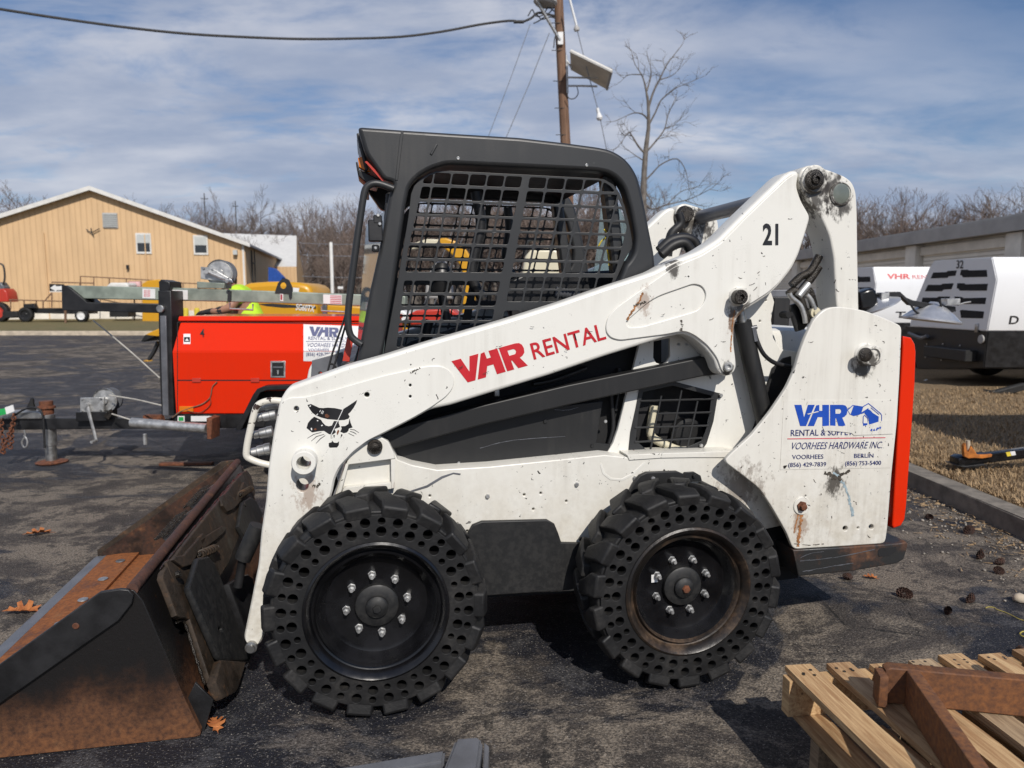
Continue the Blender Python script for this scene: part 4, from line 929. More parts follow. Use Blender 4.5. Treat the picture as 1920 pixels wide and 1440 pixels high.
# --- wheels: solid tyres pierced by rings of holes, bolted steel rims
TR = 0.367
def pol(r, a): return (r * math.cos(a), r * math.sin(a))
def make_wheel(rimmat, ang):
    wh = lathe('wheel', [(0.0, 0.075), (0.150, 0.075), (0.165, 0.070), (0.178, 0.050), (0.186, 0.028), (0.192, 0.020), (0.198, 0.034), (0.206, 0.030), (0.214, 0.010), (0.226, 0.000), (0.231, 0.004), (0.231, 0.20), (0.0, 0.20)], (0, 0, 0), (0, 1, 0), M['black_gloss'], SK, 64, smooth=30)
    lathe('rim_ring', [(0.1865, 0.0255), (0.192, 0.0165), (0.198, 0.0305), (0.206, 0.0265), (0.214, 0.0065), (0.226, -0.0030), (0.233, 0.002), (0.233, 0.006), (0.2, 0.05), (0.18, 0.05)], (0, 0, 0), (0, 1, 0), rimmat, wh, 64, closed=True, smooth=30)
    # tyre
    bm = bmesh.new()
    holes = []
    for k in range(18):
        a = k * 2 * math.pi / 18
        for r, da, h in ((0.2965, 0.0, 0.0160), (0.3000, 10.0, 0.0120), (0.2665, 10.0, 0.0162), (0.2590, 0.0, 0.0105)):
            cx, cy = pol(r, a + R(da)); holes.append(circ(cx, cy, h, 14))
    me = plate_me(circ(0, 0, 0.322, 72), [circ(0, 0, 0.2325, 64)] + holes, (0, 0.006, 0), (1, 0, 0), (0, 0, 1), 0.075, 0.0015, 1)
    bm.from_mesh(me); bpy.data.meshes.remove(me)
    bm_lathe(bm, [(0.2325, 0.085), (0.31, 0.085), (0.318, 0.02), (0.324, 0.012), (0.330, 0.018), (0.334, 0.03), (0.336, 0.12), (0.334, 0.205), (0.325, 0.222), (0.25, 0.228), (0.2325, 0.22)], (0, 0, 0), (0, 1, 0), 72, True)
    rnd = random.Random(3)
    for row in (0, 1):
        for k in range(18):
            a0 = (k + 0.5 * row) * 2 * math.pi / 18 + R(3)
            j = lambda s=1: rnd.uniform(-.0025, .0025) * s
            # a lug: wraps the shoulder, narrows and leans towards the middle of the tread
            secs = []
            for t, wdt, lean in ((0.0, 6.8, 0), (0.3, 6.6, 0.6), (0.62, 5.0, 4.5), (1.0, 3.8, 8.0)):
                y = [0.001, 0.03, 0.075, 0.126][[0.0, 0.3, 0.62, 1.0].index(t)]
                ro = [0.350, TR - .003, TR, TR - .001][[0.0, 0.3, 0.62, 1.0].index(t)] + j()
                ri = [0.317, 0.328, 0.332, 0.334][[0.0, 0.3, 0.62, 1.0].index(t)]
                if row: y = 0.236 - y; 
                cs = []
                for sgn, rr, sp in ((-1, ri, 1.12), (-1, ro, 1.0), (1, ro, 1.0), (1, ri, 1.12)):
                    an = a0 + R(lean) + sgn * R(wdt * sp)
                    yy = y if t or row else (y + .003 if rr < .33 else y - .005)
                    cs.append(bm.verts.new((rr * math.cos(an), yy, rr * math.sin(an))))
                secs.append(cs)
            for p, q in zip(secs[:-1], secs[1:]):
                for i in range(3): bm.faces.new((p[i], p[i + 1], q[i + 1], q[i]))
            bm.faces.new(secs[0]); bm.faces.new(secs[-1][::-1])
    bmesh.ops.recalc_face_normals(bm, faces=bm.faces[:])
    ty = from_bm('tyre', bm, M['rubber'], wh, 32, recalc=False)
    bv = ty.modifiers.new('soft_edges', 'BEVEL'); bv.width = 0.008; bv.segments = 3; bv.limit_method = 'ANGLE'; bv.angle_limit = R(50)
    hub = lathe('hub_cap', [(0.0, 0.030), (0.017, 0.030), (0.030, 0.034), (0.036, 0.040), (0.037, 0.050), (0.064, 0.052), (0.070, 0.056), (0.070, 0.078)], (0, 0, 0), (0, 1, 0), M['greycover'], wh, 36)
    lathe('hub_bolt', [(0, 0.022), (0.013, 0.022), (0.015, 0.026), (0.015, 0.034)], (0, 0, 0), (0, 1, 0), M['rustbolt'] if rimmat is M['rimrust'] else M['greycover'], hub, 6)
    for k in range(8):
        x, z = pol(0.100, k * math.pi / 4 + R(12))
        lathe('wheel_nut', [(0.0, 0.044), (0.006, 0.044), (0.0065, 0.056), (0.0105, 0.057), (0.0118, 0.060), (0.0118, 0.0745), (0.015, 0.0752)], (x, 0, z), (0, 1, 0), M['zinc'], wh, 6, smooth=20)
    wh.rotation_euler = (0, R(ang), 0)
    return wh
w1 = make_wheel(M['black_gloss'], 4); w1.location = (0.010, 0, TR - .010)
w2 = make_wheel(M['rimrust'], -9); w2.location = (1.082, 0, TR - .030)
box('inspection_sticker', (-0.095, 0.0735, 0.045), (0.024, 0.002, 0.028), M['sticker'], w2, Matrix.Rotation(R(8), 3, 'Y'), 0)
for src, x in ((w1, 0), (w2, 1.07)):
    c = copy_tree(src, SK); c.location = (x, MIRV, TR); c.rotation_euler = (0, R(30), math.pi)
boxes('axle', [((0, 0.85, TR), (0.12, 1.3, 0.12)), ((1.07, 0.85, TR), (0.12, 1.3, 0.12))], M['dark'], SK)

# --- bucket
prof = [(-1.412, 0.012), (-1.30, 0.004), (-0.62, 0.003), (-0.555, 0.004), (-0.540, 0.014), (-0.562, 0.075), (-0.578, 0.120), (-0.682, 0.455), (-0.702, 0.500)]
BW = 1.70
def strip(name, pr, v0, v1, th, mat, parent, side=1):
    """bent sheet following pr, th thick"""
    bm = bmesh.new()
    P = [Vector((x, z)) for x, z in pr]; offs = []
    for i, p in enumerate(P):
        t = (P[min(i + 1, len(P) - 1)] - P[max(i - 1, 0)]).normalized(); offs.append(p + Vector((-t.y, t.x)) * th * side)
    rg = [(p.x, p.y) for p in P] + [(p.x, p.y) for p in offs[::-1]]
    a = [bm.verts.new((x, v0, z)) for x, z in rg]; b = [bm.verts.new((x, v1, z)) for x, z in rg]
    n = len(rg)
    for i in range(n): bm.faces.new((a[i], a[(i + 1) % n], b[(i + 1) % n], b[i]))
    m = len(P)
    for i in range(m - 1):
        bm.faces.new((a[i], a[i + 1], a[n - 2 - i], a[n - 1 - i])); bm.faces.new((b[i], b[i + 1], b[n - 2 - i], b[n - 1 - i]))
    return from_bm(name, bm, mat, parent, 35)
BK = strip('bucket', prof[1:], 0.012, BW - 0.012, 0.010, M['bucket_side'], SK)
strip('bucket_floor', [(-1.30, 0.0165), (-0.64, 0.0155), (-0.585, 0.018), (-0.566, 0.035), (-0.580, 0.085), (-0.596, 0.130), (-0.697, 0.455)], 0.014, BW - 0.014, 0.003, M['bucket_floor'], BK)
strip('cutting_edge', [(-1.43, 0.004), (-1.418, 0.010), (-1.372, 0.0162)], 0.0, BW, 0.012, M['grey'], BK, 1)
strip('edge_plate', [(-1.372, 0.0160), (-1.30, 0.0222), (-1.215, 0.0222)], 0.0, BW, 0.0118, M['bucket_floor'], BK, 1)
for k in range(7):
    lathe('edge_bolt', cylprof(0.022, 0.006), (-1.265, 0.14 + k * 0.237, 0.0345), (0, 0, 1), M['steel'], BK, 16)
side = [(-1.40, 0.004), (-0.555, 0.0015), (-0.540, 0.006), (-0.537, 0.015), (-0.559, 0.076), (-0.575, 0.121), (-0.679, 0.456), (-0.702, 0.490), (-0.735, 0.497), (-1.395, 0.045)]
cutter = [(-1.42, 0.0), (-1.395, -0.002), (-1.30, 0.03), (-0.745, 0.405), (-0.705, 0.455), (-0.700, 0.480), (-0.712, 0.498), (-0.735, 0.502), (-0.79, 0.497), (-1.42, 0.055)]
for v, inner in ((0.0, False), (BW, True)):
    dv = 0.012
    sp_ = plate_me(side, [], (0, v if not inner else v - dv, 0), (1, 0, 0), (0, 0, 1), dv, 0.002)
    finish('side_plate', sp_, M['bucket_side'] if not inner else M['bucket_in'], BK, 35)
    ct = plate_me(cutter, [], (0, v - 0.014 if not inner else v, 0), (1, 0, 0), (0, 0, 1), 0.014, 0.003)
    finish('side_cutter', ct, M['black'] if not inner else M['brownsteel'], BK, 35)
lathe('cutter_bolt', cylprof(0.010, 0.004), (-0.86, -0.014, 0.40), (0, -1, 0), M['rustbolt'], BK, 12)
tube('top_rail', [(-0.708, 0.004, 0.492), (-0.708, BW - 0.004, 0.492)], 0.018, M['reddish'], BK, 12)
def tread(vc):
    bm = bmesh.new()
    for i in range(11):
        v = vc - .14 + i * .028
        bm_box(bm, (-0.755, v, 0.498), (0.05, 0.006, 0.008), Matrix.Rotation(R(-25), 3, 'Y'))
    o = plate_me([(-0.22, 0), (-0.12, 0.045), (0.12, 0.05), (0.20, 0.0)], [], (-0.718, vc, 0.505), (0, 1, 0), (-0.9, 0, -0.43), 0.006, 0.001)
    bm.from_mesh(o); bpy.data.meshes.remove(o)
    return from_bm('step_tread', bm, M['grease'], BK, 35)
tread(0.62); tread(1.02)
# back of the bucket and quick-attach plate: outlines on the sloping back plane
dB = Vector((-0.296, 0, 0.9552)); nB = Vector((0.9552, 0, 0.296))
def bplate(name, px, off, th, mat, parent, holes=(), bevel=0.004):
    p0 = Vector((-0.578, 0, 0.12)) + nB * off
    def cv(p):
        w_ = LI @ hit(p[0], p[1], LM @ p0, (LM.to_3x3() @ nB))
        q = w_ - p0; return (-q.y, q.dot(dB))
    me = plate_me([cv(p) for p in px], [[cv(p) for p in h] for h in holes], p0, (0, -1, 0), dB, th, bevel)
    # front normal (0,-1,0) x dB must look away from the bucket
    return finish(name, me, mat, parent, 35)
AT = bplate('quick_attach_plate', [(293, 1088), (295, 1076), (302, 1066), (342, 1015), (382, 966), (422, 918), (448, 888), (456, 884), (464, 894), (472, 925), (466, 960), (440, 1010), (420, 1060), (400, 1090), (380, 1110), (398, 1180), (402, 1245), (392, 1285), (384, 1282), (345, 1165), (335, 1162), (328, 1163), (320, 1158), (302, 1110)], 0.03, 0.02, M['brownsteel'], BK)
bplate('wear_plate', [(360, 1050), (380, 1046), (392, 1060), (420, 1122), (445, 1180), (461, 1230), (460, 1240), (448, 1243), (406, 1242), (398, 1234), (342, 1106)], 0.062, 0.022, M['greycover'], AT, [circ(402, 1184, 3.5, 10)], 0.008)
lplate('heel_gusset', [(346, 1321), (366, 1280), (400, 1313), (378, 1389)], 0.03, 0.01, M['black'], BK, [], 0.002)
bplate('lower_lip', [(398, 1243), (447, 1246), (431, 1298), (426, 1304), (402, 1316), (396, 1308), (386, 1284)], 0.06, 0.03, M['brownsteel'], AT, [], 0.006)
bplate('pivot_lug', [(414, 1100), (440, 1084), (452, 1081), (462, 1090), (468, 1120), (464, 1170), (458, 1204), (444, 1180)], 0.075, 0.03, M['black'], AT, [], 0.006)
bplate('wear_plate', [(448, 944), (462, 934), (474, 940), (487, 968), (480, 984), (452, 1012), (440, 990)], 0.055, 0.018, M['greycover'], AT, [], 0.006)
bplate('hook_bracket', [(338, 1043), (374, 1002), (380, 1008), (376, 1022), (352, 1062), (336, 1066), (318, 1052), (322, 1046)], 0.048, 0.014, M['brownsteel'], AT, [], 0.004)
bplate('hook_bracket', [(410, 932), (418, 926), (440, 938), (452, 905), (462, 912), (456, 930), (434, 956), (420, 962), (412, 950)], 0.048, 0.014, M['brownsteel'], AT, [], 0.004)
bplate('hook_bracket', [(306, 1056), (313, 1050), (322, 1072), (330, 1090), (348, 1092), (346, 1102), (326, 1100), (316, 1082)], 0.042, 0.010, M['brownsteel'], AT, [], 0.004)
bplate('latch_lever', [(371, 1014), (392, 1000), (412, 988), (420, 990), (416, 1000), (398, 1016), (376, 1032)], 0.052, 0.010, M['brownsteel'], AT, [], 0.003)
def bpt(x, y, off):
    p0 = Vector((-0.578, 0, 0.12)) + nB * off
    return LI @ hit(x, y, LM @ p0, LM.to_3x3() @ nB)
for px_ in ([(300, 1068), (342, 1016), (382, 968), (422, 920), (450, 888)], [(330, 1168), (346, 1168), (366, 1230), (384, 1284)], [(322, 1050), (340, 1066), (352, 1062)], [(398, 1092), (402, 1140), (404, 1180)], [(420, 962), (434, 957), (452, 936)]):
    bm = bmesh.new(); P_ = smooth_path([bpt(x, y, .034) for x, y in px_], 9)
    bm_tube(bm, P_, [.0045 + .0016 * ((i % 3) - 1) for i in range(len(P_))], 6)
    from_bm('weld_bead', bm, M['grease'], AT, 60)
for px_, r_ in (((450, 1112), .022), ((330, 1078), .012), ((455, 948), .010), ((372, 1076), .009), ((440, 1225), .008), ((412, 1230), .008)):
    lathe('plate_pin', cylprof(r_, .014), bpt(*px_, .062), nB, M['grease'], AT, 14)
for px_ in ([(383, 985), (388, 983), (390, 991), (385, 993)], [(392, 975), (396, 973), (398, 981), (394, 983)], [(396, 1014), (400, 1012), (401, 1018), (397, 1020)]):
    bplate('stencil_mark', px_, .0312, .001, M['sticker'], AT, [], 0)
for a_, b_ in (((374, 1040), (403, 1028)), ((450, 928), (470, 916))):
    p0 = Vector((-0.578, 0, 0.12)) + nB * 0.07
    A_, B_ = [LI @ hit(x, y, LM @ p0, LM.to_3x3() @ nB) for x, y in (a_, b_)]
    ax_ = (B_ - A_); o1 = ax_.orthogonal().normalized() * .013; o2 = ax_.normalized().cross(o1)
    tube('latch_spring', [A_ + ax_ * (k / 72) + o1 * math.cos(k * .55) + o2 * math.sin(k * .55) for k in range(73)], .0038, M['brownsteel'], AT, 6)
    lathe('latch_rod', cylprof(.007, ax_.length), A_, ax_, M['grease'], AT, 8)
    lathe('latch_bolt', cylprof(0.008, 0.03), B_, (B_ - A_), M['zinc'], AT, 8)
c0, c1, c2 = L(484, 985, 0.42), L(455, 1048, 0.42), L(446, 1100, 0.42)
tc_ = tube('tilt_cylinder', [c0, c1], 0.030, M['greycover'], SK, 18)
tube('tilt_rod', [c1, c2], 0.016, M['black'], tc_, 14)

# ================================================================== the yard around it
def top(o):
    while o.parent is not None: o = o.parent
    return o
def gplate(name, px, o, th, mat, parent, ex=(1, 0, 0), ey=(0, 0, 1), holes=(), bevel=0.0, smooth=35):
    """outline read off the photograph on any plane of the yard (front normal = ex x ey)"""
    ex, ey, o = Vector(ex).normalized(), Vector(ey).normalized(), Vector(o); n = ex.cross(ey)
    def cv(p):
        q = hit(p[0], p[1], o, n) - o; return (q.dot(ex), q.dot(ey))
    me = plate_me([cv(p) for p in px], [[cv(p) for p in h] for h in holes], o, ex, ey, th, bevel)
    if parent is not None: me.transform(Matrix.Translation(-top(parent).location))
    return finish(name, me, mat, parent, smooth)
def yplate(name, px, Y, th, mat, parent, **kw): return gplate(name, px, (0, Y, 0), th, mat, parent, **kw)
def wtube(name, pts, r, mat, parent=None, seg=8, k=0):
    off = top(parent).location if parent is not None else Vector((0, 0, 0))
    return tube(name, [Vector(p) - off for p in pts], r, mat, parent, seg, k)
def wlathe(name, prof, o, ax, mat, parent=None, seg=28, **kw):
    off = top(parent).location if parent is not None else Vector((0, 0, 0))
    return lathe(name, prof, Vector(o) - off, ax, mat, parent, seg, **kw)
def wboxes(name, items, mat, parent=None, bevel=0.0):
    off = top(parent).location if parent is not None else Vector((0, 0, 0))
    return boxes(name, [(Vector(it[0]) - off,) + tuple(it[1:]) for it in items], mat, parent, bevel)
def ytext(name, body, a, b, c, Y, mat, parent, **kw):
    off = top(parent).location
    return text_on(name, body, WY(*a, Y) - off, WY(*b, Y) - off, WY(*c, Y) - off, mat, parent, **kw)
def wheel_simple(parent, c, axis, r, wd, rim=None, name='wheel'):
    off = top(parent).location
    o = lathe(name, [(r * .62, 0.0), (r * .80, -0.01), (r * .95, 0.01), (r, 0.04), (r, wd - .04), (r * .95, wd - .01), (r * .6, wd)], Vector(c) - off, axis, M['rubber'], parent, 32)
    lathe('rim', [(0, 0.05), (r * .2, 0.04), (r * .25, 0.055), (r * .5, 0.05), (r * .56, 0.01), (r * .63, 0.002), (r * .63, wd * .8), (0, wd * .8)], Vector(c) - off, axis, rim or M['sticker'], o, 24)
    return o

# ---------------- orange light tower trailer
TY = 5.2
LT = thing('light_tower_trailer', 'orange light tower trailer with folded galvanised mast behind the loader bucket', 'trailer', (-1.7, 5.77, 0))
SLP = .17
zt, zk, zs_, zb = WY(500, 594, TY).z, WY(500, 659, TY).z, WY(500, 713, TY).z, WY(500, 776, TY).z
xl, xr_ = WY(325, 690, TY).x, WY(716, 690, TY).x
def xprism(name, prof, x0, x1, mat, parent, bevel=0.006):
    off = top(parent).location
    bm = bmesh.new()
    a = [bm.verts.new(Vector((x0, y, z)) - off) for y, z in prof]; b = [bm.verts.new(Vector((x1, y, z)) - off) for y, z in prof]
    n = len(prof)
    for i in range(n): bm.faces.new((a[i], a[(i + 1) % n], b[(i + 1) % n], b[i]))
    bm.faces.new(a); bm.faces.new(b)
    if bevel: bmesh.ops.bevel(bm, geom=bm.edges[:], offset=bevel, segments=2, affect='EDGES')
    return from_bm(name, bm, mat, parent, 35)
BODY = xprism('body', [(TY, zb), (TY, zk), (TY + SLP, zt - .02), (TY + 1.14 - SLP, zt - .02), (TY + 1.14, zk), (TY + 1.14, zb)], xl, xr_, M['orange'], LT)
xprism('body_lid', [(TY + SLP - .035, zt - .035), (TY + SLP - .02, zt), (TY + 1.16 - SLP, zt), (TY + 1.175 - SLP, zt - .035)], xl - .01, xr_ + .01, M['orange'], LT, 0.005)
yplate('door_seam', [(333, 712), (716, 712), (716, 714.2), (333, 714.2)], TY - .001, .002, M['dark'], LT)
yplate('door_seam', [(332, 661), (333.3, 661), (333.3, 775), (332, 775)], TY - .001, .002, M['dark'], LT)
nk = Vector((0, SLP, zt - .02 - zk)).normalized()
pk = (0, TY - .001, zk)
gplate('door_seam', [(332, 604), (333.3, 604), (333.3, 659), (332, 659)], pk, .002, M['dark'], LT, (1, 0, 0), nk)
gplate('door_seam', [(333, 603), (716, 606), (716, 608), (333, 605)], pk, .002, M['dark'], LT, (1, 0, 0), nk)
for x_ in (360, 470, 600): yplate('door_hinge', [(x_, 709), (x_ + 16, 709), (x_ + 16, 717), (x_, 717)], TY - .008, .008, M['red'], LT, bevel=.002)
LATCH = yplate('door_latch', [(507, 677), (535, 677), (535, 708), (507, 708)], TY - .006, .008, M['zinc'], LT, bevel=.002)
yplate('latch_recess', [(510, 680), (532, 680), (532, 705), (510, 705)], TY - .0075, .002, M['greycover'], LATCH)
yplate('latch_key', [(519, 694), (523, 694), (522, 702), (520, 702)], TY - .012, .006, M['zinc'], LATCH)
yplate('latch_key', [(512, 687), (530, 687), (530, 690), (512, 690)], TY - .012, .006, M['grey'], LATCH)
SG = gplate('rental_sign', [(569, 608), (690, 612), (690, 658), (569, 658)], pk, .002, M['sticker'], LT, (1, 0, 0), nk)
yplate('rental_sign', [(569, 659), (690, 659), (690, 679), (569, 677)], TY - .002, .002, M['sticker'], LT)
def stext(body, a, b, c, mat, hi=True, **kw):
    off = LT.location; pl = Vector(pk) - Vector((0, .003, 0)); n = Vector((1, 0, 0)).cross(nk)
    f = (lambda p: hit(p[0], p[1], pl, n)) if hi else (lambda p: WY(p[0], p[1], TY - .003))
    return text_on('sign_lettering', body, f(a) - off, f(b) - off, f(c) - off, M[mat], SG, lift=.002, **kw)
e2 = 55 / 682
off = LT.location
bm = bmesh.new()
for p in logo((580, 612), (e2, 0.004), (0, 17.5 / 272)):
    outer, hs = (p, []) if not isinstance(p[0][0], (tuple, list)) else (p[0], [p[1]])
    pl = Vector(pk) - Vector((0, .003, 0)); n = Vector((1, 0, 0)).cross(nk)
    cv = lambda q: ((hit(q[0], q[1], pl, n) - pl).x, (hit(q[0], q[1], pl, n) - pl).dot(nk))
    me = plate_me([cv(q) for q in outer], [[cv(q) for q in h] for h in hs], pl - off, (1, 0, 0), nk, .001)
    bm.from_mesh(me); bpy.data.meshes.remove(me)
from_bm('sign_lettering', bm, M['fadedtext'], SG, recalc=False)
stext('RENTAL & SUPPLY', (578, 637), (652, 638), (578, 631), 'fadedtext')
stext('VOORHEES HARDWARE INC.', (577, 650), (690, 652), (577, 643), 'fadedtext', shear=.3)
stext('VOORHEES', (578, 658.5), (617, 658.5), (578, 653.5), 'fadedtext')
stext('(856) 429-7839', (574, 667), (624, 667), (574, 661), 'fadedtext', hi=False, bold=.01)
gplate('sign_rule', [(574, 639.5), (660, 640.5), (660, 641.3), (574, 640.3)], Vector(pk) - Vector((0, .003, 0)), .001, M['fadedtext'], SG, (1, 0, 0), nk)
stext('4', (375, 632), (383.5, 632), (375, 617), 'greycover', bold=.01)
LB = gplate('warning_label', [(344, 626), (357, 626), (357, 645), (344, 645)], pk, .002, M['sticker'], LT, (1, 0, 0), nk)
gplate('label_symbol', [(345, 632), (356, 632), (356, 641), (345, 641)], Vector(pk) - Vector((0, .0015, 0)), .001, M['blacktext'], LB, (1, 0, 0), nk)
gplate('label_symbol', [(347, 639), (350.5, 634), (354, 639)], Vector(pk) - Vector((0, .0028, 0)), .001, M['sticker'], LB, (1, 0, 0), nk)
# chassis rail, fender, wheels
xprism('chassis_rail', [(TY + .01, zb - .11), (TY + .01, zb), (TY + 1.1, zb), (TY + 1.1, zb - .11)], xl - .02, xr_, M['black'], LT, .004)
yplate('fender', [(441, 806), (474, 740), (482, 729), (494, 724), (560, 722), (640, 722), (668, 724), (690, 790), (700, 806), (692, 806), (676, 744), (664, 732), (560, 729), (500, 732), (488, 736), (452, 806)], TY - .10, .3, M['black'], LT, bevel=.004)
yplate('wheel_well', [(455, 800), (492, 738), (500, 733), (660, 733), (672, 744), (690, 800)], TY - .002, .004, M['dark'], LT)
wheel_simple(LT, (WY(572, 800, TY - .08).x, TY - .08, .33), (0, 1, 0), .33, .22)
wheel_simple(LT, (WY(572, 800, TY - .08).x, TY + 1.22, .33), (0, -1, 0), .33, .22)
yplate('marker_lamp', [(336, 762), (362, 762), (362, 772), (336, 772)], TY - .012, .014, M['amber'], LT, bevel=.003)
yplate('green_label', [(333, 780), (346, 780), (346, 791), (333, 791)], TY + .008, .002, M['sticker'], LT)
yplate('green_label', [(335, 782), (344, 782), (344, 789), (335, 789)], TY + .006, .002, M['green'], LT)
yplate('serial_label', [(358, 780), (398, 780), (398, 790), (358, 790)], TY + .008, .002, M['sticker'], LT)
wtube('wiring', [WY(x, y, TY - .01) for x, y in [(407, 716), (398, 726), (394, 745), (380, 757), (360, 764), (338, 772), (323, 783)]], .004, M['pole'], LT, 6, 4)
wtube('wiring', [WY(x, y, TY - .012) for x, y in [(394, 745), (395, 757), (385, 768), (372, 774), (350, 770)]], .003, M['rustbolt'], LT, 6, 4)
# mast column and folded mast
yplate('mast_column', [(296, 545), (320, 545), (322, 600), (323, 700), (327, 779), (303, 779), (299, 700), (297, 600)], TY + .12, .20, M['black'], LT, bevel=.006)
yplate('column_edge', [(300, 592), (311, 592), (316, 779), (305, 779)], TY + .10, .02, M['grey'], LT, bevel=.003)
MB_ = yplate('folded_mast', [(125, 535), (370, 540.5), (650, 551), (760, 555), (760, 576), (650, 573), (480, 567.5), (300, 563), (150, 560), (125, 558)], TY + .33, .13, M['galv'], LT, bevel=.008)
yplate('mast_cradle', [(115, 535.5), (122, 535), (131, 540), (147, 553), (163, 567), (297, 570), (297, 587), (116, 582)], TY + .30, .19, M['black'], LT, bevel=.005)
yplate('mast_head', [(297, 528), (302, 524), (308, 526), (318, 528), (319, 540), (316, 547), (298, 545)], TY + .28, .2, M['black'], LT, bevel=.008)
wlathe('pivot_bolt', cylprof(.028, .03, .004), WY(303, 579, TY + .12), (0, -1, 0), M['steel'], LT, 20)
for px in ([(267, 541), (291, 542), (291, 560), (267, 559)], [(316, 543), (352, 544), (352, 562), (316, 560)], [(606, 552), (641, 553), (641, 571), (606, 569)], [(525, 550), (531, 550), (531, 565), (525, 564)]):
    s_ = yplate('mast_label', px, TY + .327, .002, M['sticker'], LT)
    x0, x1, y0, y1 = px[0][0], px[1][0], px[0][1], px[2][1]
    for i in range(5):
        t = (i + .5) / 5; xx = x0 + (x1 - x0) * (.08 + .52 * t)
        if x1 - x0 > 30 and x0 > 600: q = [(x0 + 13, y0 + 2 + i * 3.3), (x1 - 1, y0 + 2.6 + i * 3.3), (x1 - 1, y0 + 4.0 + i * 3.3), (x0 + 13, y0 + 3.4 + i * 3.3)]
        else: q = [(xx, y0 + 2), (xx + .9, y0 + 2), (xx + .9, y1 - 3), (xx, y1 - 3)]
        yplate('label_print', q, TY + .3255, .001, M['pinkline'], s_)
yplate('lifting_eye', [(515, 549), (521, 531), (528, 523.5), (535, 522), (541, 525), (548, 541), (547, 558), (545, 561), (542, 558), (541, 550)], TY + .32, .02, M['cab'], LT, holes=[circ(530.5, 535.5, 6.2, 20)])
yplate('mast_stop', [(427, 545), (433, 545), (433, 562), (430, 567), (426, 566)], TY + .315, .015, M['cab'], LT)
wtube('mast_bracket', [WY(x, y, TY + .32) for x, y in [(431, 568), (431, 579), (474, 581), (474, 570)]], .008, M['zinc'], LT, 8)
wtube('mast_bracket', [WY(x, y, TY + .32) for x, y in [(603, 574), (603, 583), (646, 585)]], .008, M['zinc'], LT, 8)
def winch(parent, c, r, Y, plate_px, handle_px):
    g = wlathe('winch', [(r, 0), (r * 1.0, .012), (r * .86, .014), (r * .84, .008), (r * .3, .006), (r * .28, -.012), (r * .12, -.014), (0, -.014)], WY(*c, Y), (0, 1, 0), M['zinc'], parent, 36)
    wlathe('winch_drum', [(r * .92, .02), (r * .92, .03), (r * .5, .03), (r * .5, .09), (r * .95, .09), (r * .95, .11), (0, .11)], WY(*c, Y), (0, 1, 0), M['grey'], g, 30)
    yplate('winch_frame', plate_px, Y - .03, .02, M['zinc'], g, bevel=.004)
    off = top(parent).location
    bm = bmesh.new()
    a, b = WY(*handle_px[0], Y - .05) - off, WY(*handle_px[1], Y - .07) - off
    bm_tube(bm, [a, (a + b) / 2, b], [.014, .012, .011], 6)
    bm_tube(bm, [b, b + Vector((0, -.07, 0))], .013, 8); bm_tube(bm, [a + Vector((0, .04, 0)), a + Vector((0, -.02, 0))], .016, 8)
    from_bm('winch_handle', bm, M['zinc'], g, 40)
    for q in plate_px[:4]:
        cx = sum(p[0] for p in plate_px) / len(plate_px); cy = sum(p[1] for p in plate_px) / len(plate_px)
        wlathe('winch_bolt', cylprof(.009, .01), WY(q[0] * .8 + cx * .2, q[1] * .8 + cy * .2, Y - .03), (0, -1, 0), M['steel'], g, 6)
    return g
yplate('winch_base', [(369, 528), (421, 531), (420, 541), (369, 540)], TY + .32, .15, M['galv'], LT, bevel=.004)
winch(LT, (411, 512), .105, TY + .38, [(376, 500), (396, 502), (434, 524), (436, 530), (428, 530), (376, 523)], ((389, 510), (432, 528)))
# drawbar, jack, coupler, second winch, outrigger
yplate('drawbar', [(-60, 785), (320, 784), (320, 803), (250, 804), (-60, 807)], 5.72, .1, M['black'], LT, bevel=.005)
wlathe('jack', [(.052, 0), (.052, .055), (.066, .06), (.066, .075), (.05, .08), (.05, .118), (0, .12)], (WY(90, 800, 5.77).x, 5.77, .40), (0, 0, 1), M['rustbolt'], LT, 20)
wlathe('jack_sleeve', cylprof(.05, .26), (WY(92, 800, 5.77).x, 5.77, .15), (0, 0, 1), M['steel'], LT, 20)
wlathe('jack_tube', cylprof(.042, .30), (WY(92, 800, 5.77).x, 5.77, .02), (0, 0, 1), M['steel'], LT, 18)
wlathe('jack_foot', [(0, 0), (.115, 0), (.12, .008), (.10, .014), (.05, .02), (0, .02)], (WY(92, 800, 5.77).x, 5.77, .004), (0, 0, 1), M['rustbolt'], LT, 24)
yplate('winch_base', [(142, 773), (200, 772), (200, 789), (142, 790)], 5.66, .16, M['black'], LT, bevel=.004)
winch(LT, (196, 751), .098, 5.70, [(150, 746), (194, 745), (194, 772), (150, 773)], ((163, 759), (181, 826)))
yplate('winch_pawl', [(194, 780), (206, 768), (209, 778), (203, 787)], 5.64, .03, M['grease'], LT)
CU_ = yplate('coupler', [(-40, 775), (60, 771), (74, 772), (79, 778), (78, 786), (-40, 787)], 5.70, .14, M['steel'], LT, bevel=.01)
yplate('coupler_latch', [(48, 768), (54, 755), (58, 746), (61, 748), (62, 758), (66, 770)], 5.75, .02, M['greycover'], CU_)
wtube('brake_cable', [WY(x, y, 5.66) for x, y in [(28, 778), (45, 768), (62, 764), (76, 770), (82, 790), (83, 820), (84, 840)]], .008, M['rubberhose'], LT, 8, 5)
yplate('green_tag', [(-4, 768), (10, 765), (12, 776), (-2, 780)], 5.62, .006, M['green'], LT)
yplate('price_tag', [(9, 764), (24, 759), (27, 771), (12, 777)], 5.61, .006, M['sticker'], LT)
